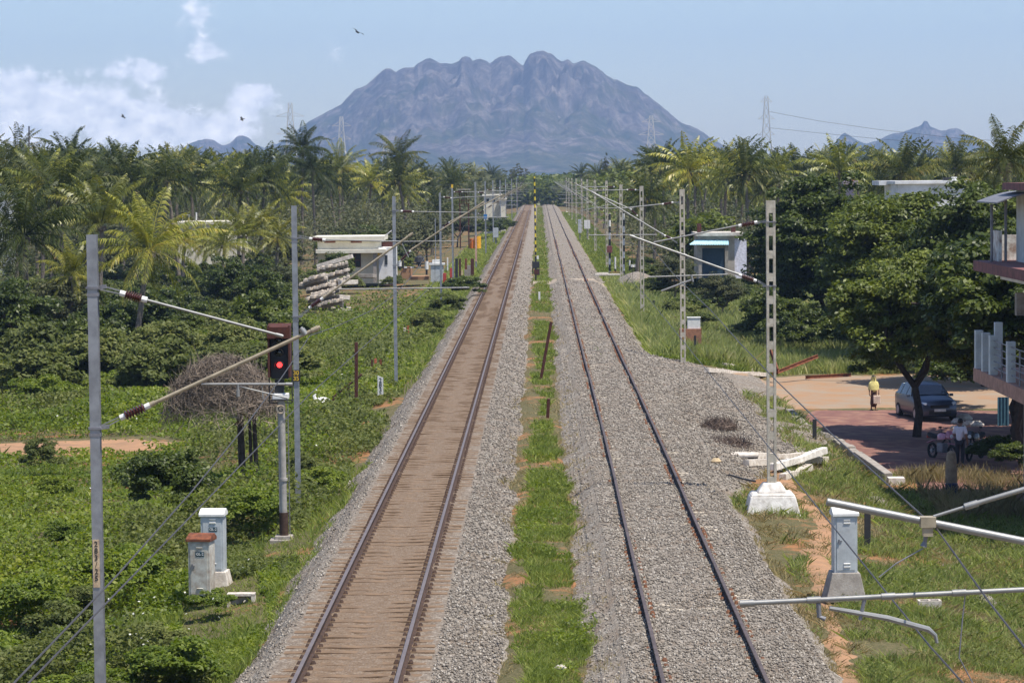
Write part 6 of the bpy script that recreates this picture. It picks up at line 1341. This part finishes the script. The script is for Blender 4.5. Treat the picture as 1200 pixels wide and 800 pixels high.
MB().box((BXW + 7, (Y0_ + Y1) / 2, zl - .2), (14, Y1 - Y0_, .42)).build('balcony_slab', m_soff, t, o=o)
MB().box((BXW + 8.2, (Y0_ + Y1) / 2 - .8, zl - .58), (14, Y1 - Y0_ - 2.2, .34)).build('balcony_beam', m_cream_w, t, o=o)
wl = MB().box((BXW + 8.35, (Y0_ + Y1) / 2 - .8, (zl + zu) / 2 - .0), (14, Y1 - Y0_ - 2.0, zu - zl - .36)).build('upper_wall', m_bluew, t, o=o)
MB().box((BXW + 9.2, (Y0_ + Y1) / 2 - 1.5, (zl - 2.9) / 2 - .5), (14, Y1 - Y0_ - 4, zl + 2.0)).build('ground_floor_wall', m_shadew, t, o=o)
# doors and windows in the track side of the upper floor
for k, yc in enumerate((86.6, 82.0)):
    fr = MB().box((BXW + 1.33, yc, zl + 1.2), (.06, 1.2, 2.4)).build('door', mat('maroon_door', (.16, .04, .055), .6, bump=.05), t, o=o)
    MB().box((BXW + 1.30, yc - .62, zl + 1.2), (.1, .09, 2.45)).box((BXW + 1.30, yc + .62, zl + 1.2), (.1, .09, 2.45)).build('frame', m_bluew, fr, o=o)
MB().box((BXW + 1.1, 87.6, zu - 1.3), (.3, .35, .7)).build('wall_cabinet', m_gconc, t, o=o)
# parapet, roof room and canopy
MB().box((BXW + .62, 89.1, zu + .48), (.1, 1.2, .96)).build('parapet', m_pan, t, o=o)
a = at(1159.5, 305, 89.6); c = at(1190.5, 275, 89.6)
MB().box(((a.x + c.x) / 2 + .05, 89.62, (a.z + c.z) / 2 + .0), (c.x - a.x, .12, c.z - a.z)).build('parapet', m_pan, t, o=o)
MB().box((BXW + 7.7, 82, zu + .45), (.12, 8, .9)).build('parapet', m_white_w, t, o=o)
a = at(1191, 222, 88.5)
MB().box((a.x + 3, 85.5, (zu + a.z) / 2), (6, 6, a.z - zu)).build('roof_room', m_bluew, t, o=o)
MB().box((a.x + 2.9, 85.5, a.z + .1), (6.6, 6.5, .22)).build('room_roof', m_slab, t, o=o)
b = MB(); n = 10; x0 = at(1156, 235, 88).x; x1 = a.x + .2
for i in range(n + 1):
    f = i / n; z = at(1156, 236.5, 88).z + .32 * math.sin(f * 1.45); 
    b.v += [(x0 + (x1 - x0) * f, 86, z), (x0 + (x1 - x0) * f, 90, z), (x0 + (x1 - x0) * f, 86, z - .04), (x0 + (x1 - x0) * f, 90, z - .04)]
for i in range(n): k = i * 4; b.f += [(k, k + 4, k + 5, k + 1), (k + 2, k + 3, k + 7, k + 6), (k, k + 2, k + 6, k + 4), (k + 1, k + 5, k + 7, k + 3)]
b.f += [(0, 1, 3, 2), (n * 4, n * 4 + 2, n * 4 + 3, n * 4 + 1)]; b.m = [0] * len(b.f); b.build('canopy', m_galvd, t, o=o)
for px in (1162, 1178.5): q = at(px, 276, 88.6); MB().tube([(q.x, 88.6, zu), (q.x, 88.6, at(px, 239 if px < 1170 else 233, 88.6).z)], .045, 8).build('canopy_post', m_galvd, t, o=o)
# balcony balusters and rails along the edge
yy = [89.7, 88.3, 86.85, 83.6, 80.4]
for i, y_ in enumerate(yy):
    b = MB(); h = 1.22; b.box((BXW + .13, y_, zl + h / 2), (.24, .30, h))
    for k in range(6): b.box((BXW + .13, y_ - .16, zl + .15 + k * .19), (.2, .05, .03))
    b.build('baluster', m_bluew, t, o=o)
q = at(1163.5, 404, 88.9); MB().box((BXW + .75, 89.7, zl + .62), (.24, .26, 1.7)).build('baluster', m_bluew, t, o=o)
for k in range(5):
    z = zl + .22 + k * .21
    MB().tube([(BXW + .13, 86.8, z), (BXW + .13, 77.8, z)], .018, 6).build('railing', m_galvd, t, o=o)
for y_ in (85.2, 82, 78.8): MB().tube([(BXW + .13, y_, zl), (BXW + .13, y_, zl + 1.05)], .03, 6).build('railing', m_galvd, t, o=o)
for x_, y_ in ((BXW + 1.3, 87), (BXW + 1.3, 80)): MB().box((x_, y_, (zl - 2.2) / 2 - .2), (.35, .35, zl + 2.0)).build('column', m_gconc, t, o=o)
q = at(1176, 497, 93); tag(MB().box((0, 0, 0), (.06, .04, .06)).add([(-.2 + .055 * k, .04 * (k % 2), z) for z in (-.05, .9) for k in range(8)], [(k, k + 1, k + 9, k + 8) for k in range(7)]).build('blue_tarpaulin', mat('tarp_blue', (.05, .12, .17), .6, bump=.3), None, (0, 0, 0)), 'torn pale blue sheet hanging under the balcony', 'sheet').location = q
q = G(1166, 531); t = thing('stone_bench', 'pale concrete bench in the shade under the balcony', 'bench', q); MB().box((.25, 0, .5), (.9, .45, .09)).build('seat', m_gconc, t); MB().box((-.1, 0, .23), (.1, .35, .46)).build('leg', m_wconc, t); MB().box((.6, 0, .23), (.1, .35, .46)).build('leg', m_wconc, t)
for k, (px, py, sc) in enumerate(((1172, 545, .62), (1190, 560, .7), (1150, 545, .45))): q = G(px, py); shrub('dark', q.x, q.y, sc, ['dark garden shrub beside the pale bench', 'dark garden shrub at the right edge under the balcony', 'small dark shrub left of the pale bench'][k], None, k, .9)
for k, (px, py, s_) in enumerate(((1122, 497, .5), (1130, 493, .6), (1136, 499, .45), (1145, 500, .5), (1127, 502, .35), (1118, 503, .3))):
    q = G(px, py); o_ = MB().loft([[Vector((math.cos(a_) * kk * s_, math.sin(a_) * kk * .8 * s_, z * s_)) for a_ in np.linspace(0, 6.28, 8)[:-1]] for kk, z in ((.5, -.2), (.6, .2), (.3, .5))]).build('rubble_stone', m_wconc, None, (0, 0, 0)); o_.location = q; tag(o_, 'pale rubble stone in the heap behind the motorbikes', 'stone', 'rubble stones behind the motorbikes')
# ------------------------------------------------------------------ people
def skinned(name, verts, edges, rad, m, parent, sub=2, root=0):
    me = bpy.data.meshes.new(name); me.from_pydata(verts, edges, []); o = bpy.data.objects.new(name, me); COL.objects.link(o)
    md = o.modifiers.new('skin', 'SKIN'); md.use_smooth_shade = True
    sv = me.skin_vertices[0].data
    for i, r in enumerate(rad): sv[i].radius = (r, r) if not isinstance(r, tuple) else r
    sv[root].use_root = True
    s = o.modifiers.new('sub', 'SUBSURF'); s.levels = sub; s.render_levels = sub
    bpy.context.view_layer.update()
    m2 = bpy.data.meshes.new_from_object(o.evaluated_get(bpy.context.evaluated_depsgraph_get())); bpy.data.objects.remove(o)
    m2.materials.clear(); m2.materials.append(m); m2.polygons.foreach_set('use_smooth', [True] * len(m2.polygons)); m2.name = name
    return link(name, m2, parent)
m_skin = mat('skin_brown', (.20, .105, .065), .55, var=.1, scale=10, bump=.03); m_hair = mat('hair_black', (.012, .010, .009), .5, bump=.1)
def person(label, loc, rz, H, J, top, bottom, extra=None, skirt=False):
    """J: joint positions for a 1.7 m figure facing -Y; one continuous skinned body, clothes over it"""
    k = H / 1.7; t = thing('person', label, 'person', loc, rz)
    B = dict(pel=(0, 0, .95), spi=(0, 0, 1.12), che=(0, 0, 1.32), nek=(0, 0, 1.47), hd0=(0, -.015, 1.545), hd1=(0, -.01, 1.62), hd2=(0, .0, 1.675),
             shl=(-.17, 0, 1.40), shr=(.17, 0, 1.40), ell=(-.23, .02, 1.13), elr=(.23, .02, 1.13), wrl=(-.25, -.06, .90), wrr=(.25, -.06, .90), hal=(-.25, -.08, .83), har=(.25, -.08, .83),
             hpl=(-.09, 0, .90), hpr=(.09, 0, .90), knl=(-.10, -.02, .50), knr=(.10, -.02, .50), anl=(-.10, .03, .09), anr=(.10, .03, .09), tol=(-.11, -.12, .03), tor=(.11, -.12, .03))
    B.update(J); R = dict(pel=.125, spi=.115, che=.125, nek=.055, hd0=.075, hd1=.095, hd2=.06, shl=.06, shr=.06, ell=.042, elr=.042, wrl=.027, wrr=.027, hal=.032, har=.032, hpl=.085, hpr=.085, knl=.058, knr=.058, anl=.038, anr=.038, tol=.035, tor=.035)
    E = [('pel', 'spi'), ('spi', 'che'), ('che', 'nek'), ('nek', 'hd0'), ('hd0', 'hd1'), ('hd1', 'hd2'), ('che', 'shl'), ('shl', 'ell'), ('ell', 'wrl'), ('wrl', 'hal'), ('che', 'shr'), ('shr', 'elr'), ('elr', 'wrr'), ('wrr', 'har'),
         ('pel', 'hpl'), ('hpl', 'knl'), ('knl', 'anl'), ('anl', 'tol'), ('pel', 'hpr'), ('hpr', 'knr'), ('knr', 'anr'), ('anr', 'tor')]
    V = {n: Vector(p) for n, p in B.items()}
    # fingers and thumb grow from each palm
    for s in 'lr':
        w_, h_ = V['wr' + s], V['ha' + s]; d = (h_ - w_).normalized(); sd = Vector((0, 1, 0)) - d * d.y; sd.normalize(); cu = d.cross(sd) * (1 if s == 'l' else -1)
        for i, ln in enumerate((.075, .085, .08, .062)):
            a = h_ + sd * (-.03 + .02 * i) + d * .02; V['f%s%da' % (s, i)] = a; V['f%s%db' % (s, i)] = a + d * ln * .55 + cu * .012; V['f%s%dc' % (s, i)] = a + d * ln + cu * .035
            for q, r_ in zip('abc', (.011, .0095, .008)): R['f%s%d%s' % (s, i, q)] = r_
            E += [('ha' + s, 'f%s%da' % (s, i)), ('f%s%da' % (s, i), 'f%s%db' % (s, i)), ('f%s%db' % (s, i), 'f%s%dc' % (s, i))]
        V['t%sa' % s] = h_ - sd * .035 - d * .02; V['t%sb' % s] = h_ - sd * .055 + d * .03 + cu * .015; R['t%sa' % s] = .013; R['t%sb' % s] = .010; E += [('ha' + s, 't%sa' % s), ('t%sa' % s, 't%sb' % s)]
    ns = list(V); ix = {n: i for i, n in enumerate(ns)}
    body = skinned('body', [V[n] * k for n in ns], [(ix[a], ix[b]) for a, b in E], [R[n] * k for n in ns], m_skin, t, 1, ix['pel'])
    def cloth(name, names, edges, add, m, rr={}):
        ii = {n: i for i, n in enumerate(names)}; return skinned(name, [V[n] * k for n in names], [(ii[a], ii[b]) for a, b in edges], [(rr.get(n, R[n]) + add) * k for n in names], m, t, 2, 0)
    V['hem'] = V['pel'] + Vector((0, 0, -.06)); R['hem'] = .135
    V['sll'] = V['shl'].lerp(V['ell'], .85); V['slr'] = V['shr'].lerp(V['elr'], .85); R['sll'] = R['slr'] = .05
    cloth('shirt', ['hem', 'spi', 'che', 'shl', 'shr', 'sll', 'slr'], [('hem', 'spi'), ('spi', 'che'), ('che', 'shl'), ('che', 'shr'), ('shl', 'sll'), ('shr', 'slr')], .022, top)
    if skirt:
        V['sk1'] = (V['knl'] + V['knr']) / 2; V['sk2'] = (V['anl'] + V['anr']) / 2 + Vector((0, 0, .07)); R['sk1'] = .17; R['sk2'] = .17
        cloth('skirt', ['pel', 'sk1', 'sk2'], [('pel', 'sk1'), ('sk1', 'sk2')], .02, bottom)
    else:
        cloth('trousers', ['pel', 'hpl', 'hpr', 'knl', 'knr', 'anl', 'anr'], [('pel', 'hpl'), ('pel', 'hpr'), ('hpl', 'knl'), ('hpr', 'knr'), ('knl', 'anl'), ('knr', 'anr')], .016, bottom)
    # head: hair cap, ears, eyes, nose and mouth
    c = V['hd1'] * k; b = MB()
    b.loft([[c + Vector((math.cos(a) * .097 * q, math.sin(a) * .108 * q + .016, z)) * 1 for a in np.linspace(0, 6.283, 13)[:-1]] for q, z in ((.86, -.03), (1.02, .02), (.98, .07), (.7, .115), (.25, .135))]); b.build('hair', m_hair, t, smooth=True)
    b = MB()
    for s in (-1, 1): b.box(c + Vector((s * .098, 0, -.01)), (.018, .03, .05)).box(c + Vector((s * .032, -.096, 0)), (.022, .008, .011))
    b.box(c + Vector((0, -.104, -.028)), (.022, .022, .04)).box(c + Vector((0, -.092, -.065)), (.045, .01, .01)); b.build('face', mat('skin_face', (.13, .065, .045), .55, bump=0), t)
    b = MB()
    for s in 'lr': b.box(V['to' + s] * k + Vector((0, .04, -.0)), (.10, .26, .06))
    b.build('shoe', m_hair, t, bevel=.02)
    return t, V, k
m_ycl = mat('yellow_cloth', (.66, .58, .22), .85, var=.2, scale=12, bump=.2); m_brcl = mat('brown_cloth', (.085, .045, .038), .9, var=.3, scale=12, bump=.2); m_wsh = mat('white_shirt', (.62, .61, .68), .85, var=.1, scale=12, bump=.15); m_navy = mat('dark_trousers', (.022, .024, .034), .85, bump=.1)
q = G(1024, 483); q.z = gzf(q.x, q.y) + .06
tP, V_, k_ = person('woman in a yellow wrap and dark skirt carrying a pale bag on the dirt road', q, .25, 1.5, dict(wrr=(.21, -.16, .92), har=(.2, -.2, .86), elr=(.24, -.02, 1.14), anl=(-.09, .12, .1), tol=(-.1, -.02, .04)), m_ycl, m_brcl, skirt=True)
# shawl over head and shoulders
b = MB(); b.loft([[Vector((math.cos(a) * x_, math.sin(a) * y_ + .02, z)) for a in np.linspace(0, 6.283, 15)[:-1]] for x_, y_, z in ((.25, .2, .93), (.24, .18, 1.1), (.215, .15, 1.24), (.12, .11, 1.31), (.11, .12, 1.4), (.10, .12, 1.5), (.04, .05, 1.535))]); b.build('shawl', m_ycl, tP, smooth=True)
bg_ = thing('carrier_bag', 'pale square bag held by the woman on the dirt road', 'bag', tuple(q + Vector((.10, -.28, .35)))); b = MB().box((0, 0, .17), (.30, .10, .36)).build('bag_body', mat('bag_pale', (.72, .58, .46), .8, bump=.2), bg_, bevel=.02); MB().tube([(-.08, 0, .35), (-.06, .03, .47), (.06, .03, .47), (.08, 0, .35)], .008, 6).build('handle', m_brcl, bg_)
q = G(1125, 549); q.z = gzf(q.x, q.y) + .06
person('man in a white shirt and dark trousers standing by the motorbikes, seen from behind', q, 2.7, 1.68, dict(wrr=(.2, -.25, 1.12), har=(.18, -.32, 1.14), ell=(-.25, .05, 1.13), hd0=(0, -.05, 1.54), hd1=(0, -.06, 1.61), hd2=(0, -.05, 1.67)), m_wsh, m_navy)
# tan draped post with blue foot in the dry grass
q = G(1115, 581); t = thing('draped_post', 'tan cloth draped on a post with a blue foot in dry grass', 'draped post', q)
b = MB().loft([[Vector((math.cos(a) * .17 * s_ * (1 + .2 * math.sin(5 * a)), math.sin(a) * .15 * s_, z)) for a in np.linspace(0, 6.283, 17)[:-1]] for s_, z in ((1, .42), (1.05, .8), (.9, 1.2), (.75, 1.4), (.3, 1.46))]); b.build('cloth', mat('tan_cloth', (.33, .24, .16), .9, col2=(.2, .15, .10), scale=5, bump=.3), t, smooth=True)
MB().tube([(0, 0, -.1), (0, 0, .4), (0, 0, .44)], [.2, .21, .15], 14).build('drum', mat('drum_blue', (.02, .035, .10), .5, bump=0), t, smooth=True)
# ------------------------------------------------------------------ car
def car(loc, rz, label):
    t = thing('parked_car', label, 'car', loc, rz)
    mp = mat('car_silver', (.075, .095, .14), .3, var=.05, scale=1, metal=.5, bump=0, spec=.6); mg = mat('car_glass', (.02, .03, .045), .06, bump=0, spec=.9); mb = mat('black_plastic', (.02, .02, .02), .6, bump=0); mt = mat('tyre', (.025, .025, .025), .85, bump=.1)
    # stations: y, half width, sill z, shoulder z, top z, half width of top
    St = [(-1.92, .55, .34, .55, .60, .45), (-1.86, .74, .24, .66, .74, .62), (-1.6, .82, .22, .76, .88, .72), (-1.15, .845, .22, .84, .96, .76), (-.82, .85, .22, .90, 1.00, .76), (-.25, .85, .22, .93, 1.40, .60), (.15, .85, .22, .94, 1.50, .58), (.8, .85, .22, .95, 1.50, .58), (1.35, .84, .22, .97, 1.42, .57), (1.72, .80, .24, .98, 1.14, .60), (1.84, .74, .30, .90, .98, .62), (1.88, .60, .42, .80, .84, .5)]
    rings = []
    for y, w, zs, zh, zt, wt in St: rings.append([Vector(p) for p in ((-w * .9, y, zs), (-w, y, zs + .12), (-w * 1.01, y, (zs + zh) / 2), (-w * .985, y, zh), (-wt, y, zt - .03), (-wt * .8, y, zt), (0, y, zt + .025), (wt * .8, y, zt), (wt, y, zt - .03), (w * .985, y, zh), (w * 1.01, y, (zs + zh) / 2), (w, y, zs + .12), (w * .9, y, zs))])
    MB().loft(rings).build('body', mp, t, smooth=True)
    def P(i, f, j, g):           # a point on the shell between stations and ring corners
        a = rings[i][j].lerp(rings[i][j + 1], g); c = rings[i + 1][j].lerp(rings[i + 1][j + 1], g); return a.lerp(c, f)
    def pane(cs, nm, m_, off, par=t): c0 = sum(cs, Vector()) / len(cs); n = (cs[1] - cs[0]).cross(cs[-1] - cs[0]).normalized(); n = n if n.dot(c0 - Vector((0, .2, .7))) > 0 else -n; v = [p + n * off for p in cs]; k = len(v); MB().add(v + [p - n * (off + .01) for p in cs], [tuple(range(k)), tuple(range(2 * k - 1, k - 1, -1))] + [(i, (i + 1) % k, (i + 1) % k + k, i + k) for i in range(k)]).build(nm, m_, par)
    pane([Vector((-.68, -.80, 1.03)), Vector((.68, -.80, 1.03)), Vector((.56, -.27, 1.385)), Vector((-.56, -.27, 1.385))], 'windscreen', mg, .03)
    pane([Vector((-.60, 1.70, 1.12)), Vector((.60, 1.70, 1.12)), Vector((.52, 1.38, 1.38)), Vector((-.52, 1.38, 1.38))], 'rear_window', mg, .03)
    for s in (-1, 1):
        for a0, a1, b0, b1 in ((-.62, .02, -.20, .02), (.10, .78, .10, .78), (.86, 1.35, .86, 1.22)): pane([Vector((s * .835, a0, .99)), Vector((s * .835, a1, .99)), Vector((s * .62, b1, 1.41)), Vector((s * .62, b0, 1.40))], 'side_window', mg, .02)
        MB().tube([(s * .55, -1.83, .70), (s * .60, -1.80, .71), (s * .72, -1.62, .76)], [.07, .085, .05], 10).build('headlight', mat('headlamp', (.75, .77, .8), .1, bump=0, spec=.9), t, smooth=True)
        MB().box((s * .95, -.55, 1.0), (.16, .09, .11)).build('mirror', mp, t, bevel=.02)
        for y in (-1.2, 1.15):
            wh = MB().tube([(s * .70, y, .29), (s * .865, y, .29), (s * .875, y, .29)], [.30, .30, .27], 24).build('wheel', mt, t, smooth=True); MB().tube([(s * .87, y, .29), (s * .885, y, .29)], [.19, .17], 18).build('rim', m_galv, wh)
        MB().box((s * .70, 1.86, .80), (.12, .08, .22)).build('tail_light', m_red, t, bevel=.02)
    MB().box((0, -1.915, .62), (.82, .04, .13)).box((0, -1.90, .38), (.95, .05, .15)).build('grille', mb, t); MB().box((0, -1.935, .47), (.5, .02, .11)).build('number_plate', m_white, t)
    MB().box((0, 0, .22), (1.55, 3.3, .1)).build('underbody', mb, t)
    return t
q = G(1078, 498); p = at(1077, 497, 119); car((p.x + .35, 119.5, gzf(p.x, 119.5) + .06), .18, 'dark blue-grey hatchback parked in the shade behind the spreading tree')
# ------------------------------------------------------------------ motorbikes
def bike(loc, rz, label, mbody):
    t = thing('motorbike', label, 'motorbike', loc, rz, None)
    mt = mat('tyre', (.02, .02, .02), .8)
    for y, nm in ((-.64, 'wheel'), (.62, 'wheel')):
        b = MB(); pts = [(0, y + math.cos(a) * .25, .30 + math.sin(a) * .25) for a in np.linspace(0, 6.283, 21)]; b.tube(pts, .05, 8); wh = b.build(nm, mt, t, smooth=True); b = MB().tube([(-.05, y, .3), (.05, y, .3)], .07, 10)
        for k in range(8): a = k * .785; b.tube([(0, y, .3), (0, y + math.cos(a) * .23, .3 + math.sin(a) * .23)], .006, 4)
        b.build('rim', m_galv, wh)
    MB().tube([(0, -.40, .95), (0, -.64, .32)], .035, 8).tube([(0, -.42, .98), (0, -.15, .72), (0, .2, .45), (0, .62, .34)], .035, 8).build('frame', m_black, t)
    MB().loft([[Vector((w_ * x_, y, z + h_ * z_)) for x_, z_ in ((-1, -1), (1, -1), (1, .4), (.5, 1), (-.5, 1), (-1, .4))] for y, z, w_, h_ in ((-.30, .86, .07, .08), (-.12, .88, .15, .13), (.12, .84, .13, .11), (.2, .80, .08, .06))]).build('tank', mbody, t, smooth=True)
    MB().loft([[Vector((w_ * x_, y, z + h_ * z_)) for x_, z_ in ((-1, -1), (1, -1), (1, .4), (.5, 1), (-.5, 1), (-1, .4))] for y, z, w_, h_ in ((.12, .82, .08, .05), (.3, .82, .13, .06), (.7, .86, .13, .06), (.85, .9, .07, .05))]).build('seat', mt, t, smooth=True)
    MB().box((0, -.02, .45), (.26, .38, .34)).build('engine', m_galvd, t, bevel=.04); MB().tube([(.13, 0, .35), (.15, .3, .3), (.16, .75, .38)], [.03, .035, .05], 8).build('exhaust', m_galv, t)
    MB().tube([(-.36, -.30, 1.06), (-.2, -.40, 1.02), (0, -.42, .99), (.2, -.40, 1.02), (.36, -.30, 1.06)], .015, 6).build('handlebar', m_black, t)
    hl = MB().loft([[Vector((w_ * x_, y, z + h_ * z_)) for x_, z_ in ((-1, -.6), (0, -1), (1, -.6), (1, .5), (.4, 1), (-.4, 1), (-1, .5))] for y, z, w_, h_ in ((-.40, .95, .12, .14), (-.52, .93, .16, .17), (-.60, .90, .10, .10))]).build('headlamp_cowl', mbody, t, smooth=True); MB().tube([(0, -.58, .9), (0, -.62, .9)], [.08, .06], 12).build('headlight', mat('headlamp', (.75, .77, .8), .1), hl)
    for s in (-1, 1): MB().tube([(s * .25, -.36, 1.05), (s * .34, -.40, 1.2)], .008, 4).box((s * .35, -.40, 1.23), (.12, .02, .07)).build('mirror', m_black, t)
    MB().box((0, -.62, .64), (.12, .42, .02)).box((0, .72, .62), (.14, .4, .03), rx=-.3).build('mudguard', mbody, t, bevel=.01); MB().box((0, .88, .78), (.12, .05, .08)).build('tail_light', m_red, t)
    return t
q = G(1104, 541); bike((q.x, q.y, q.z + .07), .45, 'motorbike with a pinkish front cowl parked left of the man', mat('bike_pink', (.50, .20, .28), .25, bump=0, spec=.7))
q = G(1143, 541); bike((q.x, q.y, q.z + .07), -.5, 'black motorbike parked right of the man', mat('bike_black', (.025, .027, .03), .25, bump=0, spec=.7))
